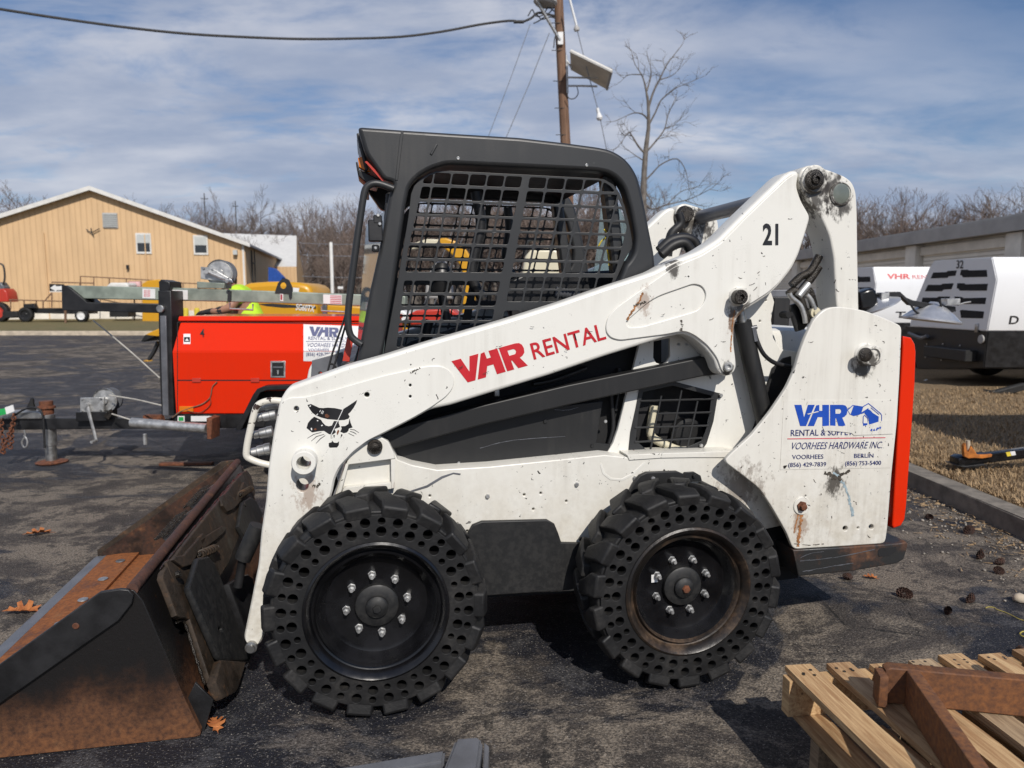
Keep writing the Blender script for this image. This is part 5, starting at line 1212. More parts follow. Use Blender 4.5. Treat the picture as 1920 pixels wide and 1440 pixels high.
def chain(pts, r=.012):
    off = LT.location
    P = smooth_path(pts, 7); bm = bmesh.new()
    for i in range(0, len(P) - 2, 2):
        a, b = P[i] - off, P[i + 2] - off
        d = (b - a).normalized(); s = d.cross(Vector((0, 1, 0) if (i // 2) % 2 else (1, 0.3, 0))).normalized() * .018
        ring = [a - s * .7, a + s * .7, (a + b) / 2 + s, b + s * .7, b - s * .7, (a + b) / 2 - s, a - s * .7]
        bm_tube(bm, ring, .0055, 5)
    return from_bm('safety_chain', bm, M['rustbolt'], LT, 50)
chain([WY(x, y, 5.62) for x, y in [(26, 775), (25, 795), (18, 812), (12, 830), (5, 850)]])
chain([WY(x, y, 5.62) for x, y in [(26, 785), (22, 808), (22, 825), (18, 844)]])
chain([WY(x, y, 5.66) for x, y in [(4, 785), (2, 805), (6, 830), (4, 852)]])
wtube('snap_hook', [WY(x, y, 5.66) for x, y in [(45, 806), (47, 818), (41, 828), (44, 838), (50, 837), (51, 826), (45, 816)]], .007, M['zinc'], LT, 6, 3)
wtube('outrigger', [WY(247, 792, 5.12), WY(388, 803, 5.06)], .035, M['zinc'], LT, 18)
yplate('outrigger_pad', [(387, 784), (397, 786), (396, 824), (388, 823)], 5.0, .15, M['rustbolt'], LT, bevel=.003)
wlathe('outrigger_pin', cylprof(.014, .08), WY(271, 806, 5.1) + Vector((0, 0, -.03)), (0, 0, -1), M['zinc'], LT, 10)
yplate('outrigger_clamp', [(268, 779), (300, 779), (303, 790), (268, 791)], 5.62, .06, M['rustbolt'], LT)
wtube('winch_cord', [WY(175, 601, 5.9), WY(240, 655, 5.6), WY(300, 709, 5.35)], .006, M['ropey'], LT, 6, 3)
wtube('winch_cord', [WY(205, 741, 5.62), WY(255, 749, 5.5), WY(302, 760, 5.35)], .006, M['ropey'], LT, 6, 3)
wtube('winch_cord', [WY(210, 776, 5.62), WY(245, 787, 5.5)], .006, M['ropey'], LT, 6)

# ---------------- tan warehouse and the white building behind it
c0 = Vector((-16.3, 44, 0)); dl = Vector((-.98, -.2, 0)).normalized(); dd = Vector((-.2, .98, 0)).normalized()
WH = thing('warehouse', 'tan gabled metal warehouse with white roof edge and three small windows', 'building', c0)
def tz(t, z): return c0 + dl * t + Vector((0, 0, z))
apex_t, apex_z, eave_z, DEP = 8.3, 7.62, 4.63, 33.0
def wquad(name, quads, mat, parent):
    off = top(parent).location; bm = bmesh.new()
    for q in quads: bm.faces.new([bm.verts.new(Vector(p) - off) for p in q])
    return from_bm(name, bm, mat, parent, recalc=False)
fr = [tz(0, 0), tz(0, eave_z), tz(apex_t, apex_z), tz(2 * apex_t, eave_z), tz(2 * apex_t, 0)]
# walls are built in the building's own axes so that the ribs run true
WH.rotation_euler = (0, 0, math.atan2(-dl.y, -dl.x))
def wl(t, d, z): return Vector((-t, d, z))
bm = bmesh.new()
f1 = [bm.verts.new(wl(t, 0, z)) for t, z in ((0, 0), (0, eave_z), (apex_t, apex_z), (2 * apex_t, eave_z), (2 * apex_t, 0))]
bm.faces.new(f1)
from_bm('gable_wall', bm, M['tan'], WH)
bm = bmesh.new()
f2 = [bm.verts.new(wl(t, DEP, z)) for t, z in ((0, 0), (0, eave_z), (apex_t, apex_z), (2 * apex_t, eave_z), (2 * apex_t, 0))]
bm.faces.new(f2[::-1])
from_bm('gable_wall', bm, M['tan'], WH)
bm = bmesh.new()
for t in (0, 2 * apex_t):
    q = [bm.verts.new(p) for p in (wl(t, 0, 0), wl(t, DEP, 0), wl(t, DEP, eave_z), wl(t, 0, eave_z))]; bm.faces.new(q)
from_bm('side_wall', bm, M['tanside'], WH)
bm = bmesh.new()
for s in (-1, 1):
    a = [wl(apex_t, -.35, apex_z + .12), wl(apex_t + s * (apex_t + .35), -.35, eave_z - .0), wl(apex_t + s * (apex_t + .35), DEP + .3, eave_z), wl(apex_t, DEP + .3, apex_z + .12)]
    v1 = [bm.verts.new(p) for p in a]; v2 = [bm.verts.new(p - Vector((0, 0, .14))) for p in a]
    bm.faces.new(v1); bm.faces.new(v2[::-1])
    for i in range(4): bm.faces.new((v1[i], v1[(i + 1) % 4], v2[(i + 1) % 4], v2[i]))
RF = from_bm('roof', bm, M['roof'], WH)
bm = bmesh.new()
for s in (-1, 1):
    a, b = wl(apex_t, -.37, apex_z + .04), wl(apex_t + s * (apex_t + .36), -.37, eave_z - .08)
    d = Vector((0, 0, .24)); y = Vector((0, -.05, 0))
    v1 = [bm.verts.new(p) for p in (a - d * .5, b - d * .5, b + d * .5, a + d * .5)]; v2 = [bm.verts.new(p.co + y) for p in v1]
    bm.faces.new(v2)
    for i in range(4): bm.faces.new((v1[i], v1[(i + 1) % 4], v2[(i + 1) % 4], v2[i]))
from_bm('barge_board', bm, M['trimwhite'], RF)
nW = dl.cross(Vector((0, 0, 1)))
def onwall(x, y):
    n = Vector((dd.x, dd.y, 0)); q = hit(x, y, c0, n) - c0
    return -q.dot(dl), q.z
def wallbox(name, px, d0, th, mat, parent):
    (x0, z0), (x1, z1) = onwall(*px[0]), onwall(*px[1])
    return box(name, ((x0 + x1) / 2, -d0 - th / 2, (z0 + z1) / 2), (abs(x1 - x0), th, abs(z1 - z0)), mat, parent, bevel=0)
for (a, b) in (((254, 437), (285, 476)), ((362, 441), (391, 478))):
    W_ = wallbox('window', (a, b), 0, .06, M['trimwhite'], WH)
    wallbox('window_pane', ((a[0] + 3, a[1] + 3), (b[0] - 3, b[1] - 4)), .06, .01, M['winpane'], W_)
    wallbox('window_blind', ((a[0] + 3, a[1] + 3), (b[0] - 3, a[1] + 19)), .072, .01, M['blind'], W_)
VN = wallbox('gable_vent', ((192, 399), (222, 428)), 0, .07, M['fascia'], WH)
for i in range(7): wallbox('vent_louvre', ((194, 401 + i * 3.7), (220, 403.3 + i * 3.7)), .07, .05, M['blind'], VN)
wallbox('wall_lamp', ((238, 497), (243, 505)), 0, .2, M['black'], WH)
wallbox('wall_lamp', ((438, 469), (446, 478)), 0, .3, M['blind'], WH)
bm = bmesh.new()
for pts in ([(172, 428), (173, 437), (177, 442)], [(163, 430), (173, 437), (188, 429)]):
    bm_tube(bm, [Vector((x, -.12, z)) for x, z in (onwall(*p) for p in pts)], .03, 5)
from_bm('wall_bracket', bm, M['wire'], WH)
box('base_flashing', (-8.3, -.04, .35), (16.5, .06, .5), M['storage'], WH, bevel=0)
for t_ in (.1, 5.6, 11.0): box('downpipe' if t_ < 1 else 'wall_joint', (-t_, -.05, 2.3 if t_ < 1 else 2.6), (.11 if t_ < 1 else .05, .08, 4.5 if t_ < 1 else 5.0), M['trimwhite'] if t_ < 1 else M['tan'], WH, bevel=0)
boxes('service_pipe', [((.05 + .03, 2.0, 2.2), (.08, .08, 4.4)), ((.08, 2.6, 3.6), (.06, 1.3, .06)), ((.08, 2.6, 2.4), (.06, 1.3, .06)), ((.08, 3.2, 2.9), (.06, .06, 3.2))], M['greycover'], WH)
boxes('roof_antenna', [((-4.6, 12, 8.1), (.06, .06, 2.2)), ((-4.6, 12, 8.8), (.5, .05, .05))], M['wire'], WH)
boxes('roof_antenna', [((-2.4, 12, 7.6), (.06, .06, 2.2)), ((-2.4, 12, 8.3), (.4, .05, .05))], M['wire'], WH)
tag(WH, group=None)
BC = thing('blue_canopy', 'blue canopy cloth hung beside the tan warehouse wall', 'canopy', (-11.5, 34, 0))
yplate('canopy_cloth', [(503, 501), (512, 503), (529, 520), (528, 531), (503, 531)], 34, .5, M['blue'], BC)
boxes('canopy_post', [((-.15, .1, .9), (.08, .08, 1.8)), ((.55, .1, .75), (.08, .08, 1.5))], M['greycover'], BC)
WB = thing('white_building', 'building with broad white roof and tan end wall behind the warehouse', 'building', (-20, 62, 0))
def yb(px, Y): return [WY(x, y, Y) for x, y in px]
A_ = yb([(380, 436), (430, 438), (556, 442)], 70); B_ = yb([(380, 500), (470, 500), (556, 500)], 58)
wquad('roof', [[B_[0], B_[2], A_[2], A_[0]]], M['trimwhite'], WB)
e0, e1 = WY(556, 442, 70), WY(556, 500, 58); xe = WY(579, 530, 70).x
wquad('wall', [[Vector((B_[0].x, 58, 0)), Vector((e1.x, 58, 0)), e1, B_[0]]], M['tan'], WB)
wquad('end_wall', [[Vector((e1.x, 58, 0)), Vector((xe, 70, 0)), Vector((e0.x, 70, e0.z)), e1]], M['tan'], WB)
wquad('back_wall', [[Vector((xe, 70, 0)), Vector((xe - 18, 70, 0)), Vector((xe - 18, 70, e0.z)), Vector((e0.x, 70, e0.z))]], M['tan'], WB)

# ---------------- storage units on the right
SU = thing('storage_building', 'long low grey storage building with roller shutter doors on the right', 'building', (12, 30, 0))
boxes('wall', [((1.6, 10, 1.6), (2.8, 80, 3.18))], M['storage'], SU)
boxes('roof_fascia', [((1.1, 10, 3.1), (2.6, 80.4, .34)), ((1.6, 10, 3.3), (3.4, 80.4, .06))], M['fascia'], SU)
for k in range(-4, 10):
    y = -8.6 + k * 4.4 - 4.2
    box('pillar', (0.08, y, 1.46), (.28, .55, 2.9), M['storage'], SU, bevel=.01)
    s = box('shutter_door', (0.17, y + 2.2, 1.3), (.05, 3.7, 2.6), M['shutter'], SU, bevel=0)
    box('shutter_box', (0.15, y + 2.2, 2.72), (.16, 3.85, .24), M['storage'], s, bevel=.01)

# ---------------- verges and kerbs
def slab(name, pts, z0, z1, mat, bevel=0.0):
    bm = bmesh.new()
    a = [bm.verts.new((x, y, z1)) for x, y in pts]; b = [bm.verts.new((x, y, z0)) for x, y in pts]
    bm.faces.new(a)
    n = len(pts)
    for i in range(n): bm.faces.new((a[i], b[i], b[(i + 1) % n], a[(i + 1) % n]))
    if bevel: bmesh.ops.bevel(bm, geom=[e_ for e_ in bm.edges if all(v.co.z > z1 - 1e-4 for v in e_.verts)], offset=bevel, segments=3, affect='EDGES')
    o = from_bm(name, bm, mat, None, 40)
    return tag(o, kind='structure')
slab('right_kerb', [(3.00, 1.0), (3.14, 1.0), (3.03, 5.0), (3.03, 70), (2.87, 70), (2.87, 5.0)], -.05, .115, M['concrete_dark'], .03)
slab('left_kerb', [(-80, 25.9), (-13.2, 26.1), (-12.5, 27), (-12.3, 34), (-12.5, 34), (-12.7, 27.2), (-13.3, 26.35), (-80, 26.2)], -.05, .15, M['concrete'], .02)
def verge(name, poly, z, mat, amp=.04, step=.5):
    xs = [p[0] for p in poly]; ys = [p[1] for p in poly]
    bm = bmesh.new()
    nx, ny = max(2, int((max(xs) - min(xs)) / step)), max(2, int((max(ys) - min(ys)) / step))
    V = [[None] * (ny + 1) for _ in range(nx + 1)]
    for i in range(nx + 1):
        for j in range(ny + 1):
            x = min(xs) + (max(xs) - min(xs)) * i / nx; y = min(ys) + (max(ys) - min(ys)) * j / ny
            ed = min(1, i / 2)
            V[i][j] = bm.verts.new((x, y, z + noise.noise(Vector((x * .9, y * .9, 1.3))) * amp * ed))
    for i in range(nx):
        for j in range(ny): bm.faces.new((V[i][j], V[i + 1][j], V[i + 1][j + 1], V[i][j + 1]))
    o = from_bm(name, bm, mat, None, 60, recalc=False); return tag(o, kind='structure')
verge('right_verge', [(3.0, 0.5), (11.9, 45)], .105, M['turf'])
verge('left_verge', [(-80, 26.2), (-12.5, 46)], .14, M['turfgreen'], .03, 1.2)
def grass(name, n, fx, fy, hmin, hmax, zf, label):
    rnd = random.Random(11); vs, fs = [], []
    for i in range(n):
        x, y = fx(rnd), fy(rnd)
        if y < 5 and x < 3.14 - (y - 1) * .0275 + .02: continue
        h = rnd.uniform(hmin, hmax); a = rnd.uniform(0, 6.283); ln = rnd.uniform(.3, 1.7) * h; wd = rnd.uniform(.0018, .004)
        dx, dy = math.cos(a), math.sin(a); z = zf(x, y)
        k = len(vs)
        vs += [(x - dy * wd, y + dx * wd, z), (x + dy * wd, y - dx * wd, z), (x + dx * ln * .45 + dy * wd * .8, y + dy * ln * .45 - dx * wd * .8, z + h * .75), (x + dx * ln * .45 - dy * wd * .8, y + dy * ln * .45 + dx * wd * .8, z + h * .75), (x + dx * ln, y + dy * ln, z + h * .9)]
        fs += [(k, k + 1, k + 2, k + 3), (k + 3, k + 2, k + 4)]
    me = bpy.data.meshes.new(name); me.from_pydata(vs, [], fs)
    return tag(finish(name, me, M['blade']), label, 'grass', kind='stuff')
grass('dry_grass', 52000, lambda r: 3.05 + 5.2 * r.random() ** 1.6, lambda r: 3.2 + 6.5 * r.random() ** 1.3, .014, .050, lambda x, y: .10 + noise.noise(Vector((x * .9, y * .9, 1.3))) * .04 * min(1, (x - 3) / .9), 'dry straw coloured grass growing on the verge behind the kerb')

# ---------------- towable compressors on the right
XC = 6.42
def xp(px, X): 
    q = [hit(x, y, (X, 0, 0), Vector((1, 0, 0))) for x, y in px]; return [(p.y, p.z) for p in q]
def compressor(label, number, side_text, red_text):
    t = thing('towable_compressor', label, 'compressor', (XC + 1.6, 10.4, .13), group='towable compressors parked on the verge')
    off = t.location
    sec = xp([(1705, 612), (1714, 571), (1742, 502), (1751, 489), (1787, 486), (1860, 482), (1869, 524), (1851, 621)], XC)
    LEN = 3.3
    def slabx(name, s, x0, x1, mat, bevel=.012):
        bm = bmesh.new()
        a = [bm.verts.new(Vector((x0, y, z)) - off) for y, z in s]; b = [bm.verts.new(Vector((x1, y, z)) - off) for y, z in s]
        for i in range(len(s)): bm.faces.new((a[i], a[(i + 1) % len(s)], b[(i + 1) % len(s)], b[i]))
        bm.faces.new(a); bm.faces.new(b)
        if bevel: bmesh.ops.bevel(bm, geom=bm.edges[:], offset=bevel, segments=2, affect='EDGES')
        return from_bm(name, bm, mat, t, 35)
    slabx('canopy', sec, XC, XC + LEN, M['white_clean'])
    low = xp([(1695, 612), (1851, 622), (1843, 690), (1719, 692)], XC)
    slabx('lower_panel', low, XC + .01, XC + LEN - .1, M['black'])
    wide = 1
    for px in ([(1745, 522), (1750, 511), (1775, 510), (1777, 508), (1794, 507), (1791, 517), (1779, 518), (1776, 521)], [(1802, 506), (1814, 505.5), (1816, 507), (1850, 506), (1851, 519), (1806, 520), (1803, 516), (1800, 516)],
               [(1734, 546), (1740, 534), (1765, 534), (1767, 532), (1788, 531), (1784, 542), (1769, 543), (1766, 546)], [(1795, 531), (1808, 531), (1810, 533), (1852, 532), (1850, 545), (1800, 545), (1797, 541), (1794, 541)],
               [(1727, 570), (1730, 558), (1757, 558), (1760, 556), (1781, 556), (1778, 566), (1764, 567), (1760, 570)], [(1790, 556), (1804, 557), (1806, 559), (1849, 558), (1847, 570), (1795, 570), (1792, 566), (1789, 566)],
               [(1722, 594), (1725, 582), (1752, 582), (1775, 581), (1772, 593)], [(1800, 582), (1804, 581), (1845, 584), (1843, 597), (1802, 596)]):
        s = xp(px, XC - .002)
        me = plate_me([(-y, z) for y, z in s], [], (XC - .004, 0, 0), (0, -1, 0), (0, 0, 1), .006)
        me.transform(Matrix.Translation(-off)); finish('louvre_slot', me, M['dark'], t)
    P = lambda x, y: hit(x, y, (XC - .004, 0, 0), Vector((1, 0, 0))) - off
    if number: text_on('fleet_number', number, P(1793, 503), P(1806, 503), P(1794, 488), M['blacktext'], t, bold=.01, lift=.003)
    yf = sec[-1][0] - .003
    ysl = sec[-1][0]
    # side face leans out: read the lettering on its lower half
    pA, pB = Vector((0, sec[7][0], sec[7][1])), Vector((0, sec[6][0], sec[6][1])); ey = (pB - pA).normalized(); n = Vector((1, 0, 0)).cross(ey)
    pA2, pB2 = Vector((0, sec[6][0], sec[6][1])), Vector((0, sec[5][0], sec[5][1])); ey2 = (pB2 - pA2).normalized(); n2 = Vector((1, 0, 0)).cross(ey2)
    def T(body, x0, z0, w_, h, mat, up=False, **kw):
        a, d = (pA2, ey2) if up else (pA, ey)
        A = Vector((x0, 0, 0)) + a + d * z0 - off
        return text_on('side_lettering', body, A, A + Vector((w_, 0, 0)), A + d * h, mat, t, lift=.003, **kw)
    T(side_text, XC + (.27 if number else .42), .10, .46, .11, M['blacktext'], bold=.02)
    if red_text:
        T('VHR', XC + .22, .10, .40, .095, M['redtext'], True, bold=.04, shear=.1); T('RENTAL', XC + .66, .10, .52, .075, M['redtext'], True)
    for yy in (sec[7][0] - .0, sec[0][0] - .25):
        wheel_simple(t, (XC + 1.2, yy, .13 + .34), (0, 1, 0), .34, .22, M['black'])
    boxes('chassis', [(Vector((XC + 1.6, 10.4, .55)) - off, (3.2, 1.2, .12)), (Vector((XC + 1.2, 10.4, .47)) - off, (.1, 1.7, .1))], M['black'], t)
    boxes('drawbar', [(Vector((XC + 4.0, 10.4, .5)) - off, (1.6, .12, .1))], M['black'], t)
    boxes('rear_bumper', [(Vector((XC + .1, 10.3, .56)) - off, (.5, 1.0, .16))], M['greycover'], t, .01)
    b = box('latch', Vector(P(1832, 615)), (.03, .06, .12), M['steel'], t)
    lathe('gauge', cylprof(.06, .02), P(1841, 636) + Vector((-.0, 0, 0)), (-1, 0, 0), M['fascia'], t, 16)
    bm = bmesh.new()
    bm_tube(bm, smooth_path([P(x, y) - Vector((.05, 0, 0)) for x, y in [(1710, 625), (1722, 630), (1735, 634), (1745, 630)]], 3), .03, 6)
    from_bm('outlet_valve', bm, M['grey'], t, 50)
    bm = bmesh.new()
    for x, y in ((1738, 645), (1768, 645), (1800, 648), (1735, 670), (1765, 675), (1800, 676)): bm_lathe(bm, cylprof(.012, .006), P(x, y), (-1, 0, 0), 8)
    o = from_bm('panel_screws', bm, M['zinc'], t); o['kind'] = 'stuff'
    wt = bmesh.new(); bm_tube(wt, smooth_path([P(x, y) - Vector((.06, 0, 0)) for x, y in [(1690, 726), (1720, 723), (1745, 712)]], 5), .012, 6)
    from_bm('air_hose', wt, M['sticker'], t, 50)
    return t
compressor('white and black towable compressor with louvred end numbered 32', '32', 'D 185', False)
c2_ = compressor('white towable compressor with red rental lettering, standing behind the one numbered 32', '', 'T4F', True)
c2_.location = Vector((XC + 1.6, 10.4, .13)) + Vector((-.05, 3.05, 0))

# ---------------- coupler of the next trailer, resting on the verge
YT_ = 5.06
TC = thing('trailer_drawbar', 'black trailer drawbar with hitch coupler and orange rag lying on the grass verge', 'drawbar', (3.9, YT_, .14))
yplate('coupler', [(1796, 872), (1797, 860), (1806, 856), (1820, 857), (1856, 852), (1860, 862), (1852, 869), (1822, 872), (1810, 875)], YT_ - .05, .11, M['black_gloss'], TC, bevel=.012)
yplate('coupler_lip', [(1793, 873), (1812, 874), (1845, 870), (1852, 872), (1815, 878)], YT_ - .07, .15, M['black'], TC, bevel=.003)
yplate('drawbar', [(1852, 852), (2200, 806), (2200, 826), (1856, 868)], YT_ - .03, .07, M['black_gloss'], TC, bevel=.005)
wboxes('trailer_body', [((6.0, 5.0, 1.15), (2.6, 1.25, 1.5))], M['white_clean'], TC, .03)
for yy in (4.3, 5.5): wheel_simple(TC, (6.0, yy, .47), (0, 1, 0), .33, .2)
yplate('drawbar_label', [(1886, 848.2), (1903, 845.8), (1905, 853), (1889, 856)], YT_ - .033, .002, M['string'], TC)
yplate('drawbar_label', [(1894, 847), (1903, 845.8), (1905, 853), (1897, 854.6)], YT_ - .0345, .002, M['sticker'], TC)
wtube('coupler_lever', [WY(x, y, YT_ - .05) for x, y in [(1818, 856), (1815, 840), (1815, 826)]], [.018, .015, .013], M['concrete'], TC, 8)
bm = bmesh.new()
rg = [(1808, 856), (1807, 836), (1811, 831), (1813, 845), (1816, 848), (1821, 836), (1826, 842), (1833, 853), (1846, 853), (1861, 852), (1860, 857), (1842, 860), (1826, 859), (1816, 860)]
o_ = yplate('orange_rag', rg, YT_ - .075, .03, M['strap'], None, bevel=.005)
tag(o_, 'orange rag knotted round the hitch coupler lever on the verge', 'rag')
bm.free()
TD = thing('jack_stand_arm', 'dark jack leg pointing out low from beneath the louvred compressor', 'jack', (8.2, 9.3, .13))
yplate('jack_tube', [(1862, 741), (1866, 734), (1925, 719), (1925, 731), (1868, 746)], 9.2, .1, M['greycover'], TD, bevel=.01)
yplate('jack_pad', [(1856, 744), (1862, 733), (1870, 734), (1868, 747)], 9.15, .2, M['greycover'], TD, bevel=.01)

# ---------------- folded floodlight mast right behind the loader
YF = 5.3
FL = thing('floodlight_mast', 'folded floodlight mast with two silver bell shades standing behind the loader upright', 'floodlight', (2.4, YF, 0))
yplate('mast_beam', [(1380, 545), (1612, 541), (1612, 553), (1380, 559)], YF, .09, M['grey'], FL, bevel=.005)
wboxes('mast_stand', [((2.0, YF + .05, .68), (.12, .12, 1.36)), ((2.0, YF + .05, .06), (.9, .6, .1)), ((1.8, YF + .05, 1.0), (.1, .1, .7))], M['greycover'], FL, .006)
yplate('ballast_housing', [(1612, 548), (1638, 540), (1644, 545), (1648, 568), (1640, 578), (1614, 583)], YF - .05, .16, M['black_gloss'], FL, bevel=.02)
yplate('lamp_arm', [(1644, 552), (1662, 550), (1666, 547), (1688, 547), (1700, 558), (1712, 563), (1765, 572), (1792, 575), (1793, 584), (1784, 586), (1760, 582), (1706, 572), (1690, 556), (1668, 556), (1650, 562)], YF, .05, M['black'], FL, bevel=.004)
for c_, s_z in ((WY(1655, 556, YF), (.06, .08, .06)), (WY(1782, 566, YF), (.10, .08, .05))): wboxes('lamp_clamp', [(c_, s_z)], M['zinc'], FL, .004)
for (cx, cy, tip, r) in ((1645, 576, (1637, 555), .165), (1745, 602, (1752, 566), .205)):
    b_, t_ = WY(cx, cy, YF + .05), WY(tip[0], tip[1], YF + .05)
    ax = (t_ - b_); h = ax.length
    g = wlathe('bell_shade', [(r, 0), (r * 1.0, .012), (r * .93, .02), (r * .72, h * .42), (r * .42, h * .75), (r * .18, h * .92), (r * .12, h), (0, h), (0, h - .01), (r * .38, h * .72), (r * .68, h * .4), (r * .9, .015)], b_, ax, M['alum'], FL, 36, closed=True)
    wlathe('lamp_lens', [(0, .02), (r * .9, .02)], b_, ax, M['rustbolt'], g, 30)
wtube('lamp_cable', [WY(x, y, YF - .03) for x, y in [(1708, 572), (1718, 585), (1738, 594), (1756, 590), (1764, 576), (1762, 562)]], .008, M['rubberhose'], FL, 8, 5)
wtube('lamp_bracket', [WY(x, y, YF - .03) for x, y in [(1796, 572), (1808, 568), (1820, 566)]], .006, M['zinc'], FL, 6)

# ---------------- utility pole, its lamp, solar panel, wires
YP = 23.0
pa, pb = WY(1047, 0, YP), WY(1060, 262, YP)
sl_ = (pb - pa) / (pb.z - pa.z)
base, tp = pb - sl_ * pb.z, pa + sl_ * 1.4
UPO = thing('utility_pole', 'brown wooden utility pole leaning slightly above the loader cab', 'pole', base)
bm = bmesh.new(); bm_tube(bm, [Vector((0, 0, -.1)), (tp - base) * .5, tp - base], [.185, .16, .14], 18)
from_bm('pole_shaft', bm, M['pole'], UPO, 60)
bm = bmesh.new()
for z in (6.4, 7.2, 8.0, 8.9, 9.7): 
    c = sl_ * z - Vector((0, .15, 0)); bm_tube(bm, [c + Vector((-.3, 0, 0)), c + Vector((.02, 0, 0))], .012, 5)
o = from_bm('pole_steps', bm, M['wire'], UPO); o['kind'] = 'stuff'
LMP = thing('pole_lamp', 'grey lamp on a diagonal arm near the top of the utility pole', 'lamp', WY(1050, 70, YP) - Vector((0, .2, 0)))
wtube('lamp_arm', [WY(1050, 76, YP - .2), WY(1034, 48, YP - .3), WY(1003, -4, YP - .6)], .05, M['zinc'], LMP, 10)
wboxes('arm_plate', [(WY(1051, 72, YP - .2), (.16, .06, .36))], M['sticker'], LMP)
wlathe('lamp_head', [(0, .0), (.30, .0), (.36, .06), (.34, .16), (.2, .26), (0, .3)], WY(1022, 9, YP - .4), (0.1, 0, 1), M['fascia'], LMP, 24)
SP = thing('solar_panel', 'small tilted solar panel bracketed to the utility pole', 'solar panel', WY(1078, 130, YP))
q = [WY(1069, 96, 22.0), WY(1147, 134, 21.8), WY(1138, 168, 23.2), WY(1070, 131, 23.4)]
nrm = (q[1] - q[0]).cross(q[3] - q[0]).normalized() * .06
bm = bmesh.new(); v1 = [bm.verts.new(p - SP.location) for p in q]; v2 = [bm.verts.new(p + nrm - SP.location) for p in q]
bm.faces.new(v1); bm.faces.new(v2[::-1])
for i in range(4): bm.faces.new((v1[i], v1[(i + 1) % 4], v2[(i + 1) % 4], v2[i]))
from_bm('panel_back', bm, M['storage'], SP)
wtube('panel_frame', [q[0], q[1]], .045, M['trimwhite'], SP, 6); wtube('panel_frame', [q[1], q[2]], .035, M['fascia'], SP, 6)
wtube('panel_bracket', [WY(1062, 104, YP - .1), WY(1064, 175, YP - .1)], .035, M['zinc'], SP, 8)
for p in ([(1064, 145), (1105, 146), (1142, 148)], [(1066, 161), (1090, 161), (1120, 162)], [(1064, 115), (1072, 128)]): wtube('panel_bracket', [WY(x, y, YP - .25) for x, y in p], .03, M['zinc'], SP, 8)
wtube('panel_cable', [WY(x, y, YP - .3) for x, y in [(1063, 178), (1068, 185), (1078, 184), (1084, 175), (1082, 163)]], .015, M['wire'], SP, 6, 4)
OC = tube('overhead_cable', smooth_path([WY(x, y, 22.6 - max(0, (900 - x)) * .004) for x, y in [(1040, 30), (1010, 24), (996, 34), (978, 41), (955, 39), (900, 46), (830, 59), (750, 69), (650, 72.5), (560, 73), (470, 70), (360, 64), (250, 53), (130, 37), (0, 17), (-150, -8), (-300, -36)]], 4), .034, M['wire'], None, 6)
tag(OC, 'thick dark overhead cable sagging from the utility pole across the sky', 'cable')
OC2 = tube('cable_splice', [WY(963, 41, 22.5), WY(982, 41, 22.5)], .05, M['wire'], None, 8)
tag(OC2, 'dark splice sleeve on the overhead cable close to the utility pole', 'splice')
bm = bmesh.new()
for p in ([(1040, 22), (1028, 14), (1018, 28), (1005, 30), (998, 18), (990, 30)], [(1042, 34), (1030, 32), (1016, 36), (1004, 24)], [(1044, 60), (1040, 72), (1038, 90)], [(1041, 10), (1030, 24), (1012, 38), (1000, 44)]):
    bm_tube(bm, smooth_path([WY(x, y, YP - .25) for x, y in p], 4), .018, 5)
from_bm('pole_wiring', bm, M['wire'], UPO, 50).data.transform(Matrix.Translation(-base))
def guy(px, Y, r, label, ext=None):
    p = [WY(x, y, Y) for x, y in px]
    d = (p[-1] - p[-2]).normalized(); p.append(p[-1] + d * (p[-1].z / -d.z))
    o = tube('guy_wire', p, r, M['wirelight'], None, 6)
    return tag(o, label, 'wire', 'guy wires of the utility pole')
guy([(994, 46), (957, 148), (918, 250)], 22.6, .011, 'leftmost thin guy wire descending behind the cab roof')
guy([(1030, 62), (992, 158), (951, 253)], 22.8, .013, 'thin guy wire between the leftmost one and the utility pole')
GW = guy([(1066, -10), (1082, 55), (1098, 120), (1124, 216), (1136, 274)], 22.4, .013, 'guy wire with pale insulators right of the utility pole')
for a, b in (((1067, -6), (1081, 48)), ((1120, 203), (1124, 220))):
    wl_ = wtube('insulator', [WY(*a, 22.38), WY(*b, 22.38)], .035 if a[1] < 0 else .05, M['sticker'], None, 8)
    wl_.parent = GW
lathe('insulator', [(0, 0), (.08, .02), (.09, .08), (.05, .16), (0, .2)], WY(1082, 59, 22.38), (-.2, 0, 1), M['fascia'], GW, 12)
lathe('insulator', [(0, 0), (.07, .02), (.1, .08), (.05, .22), (0, .26)], WY(1125, 226, 22.38), (-.2, 0, 1), M['sticker'], GW, 12)

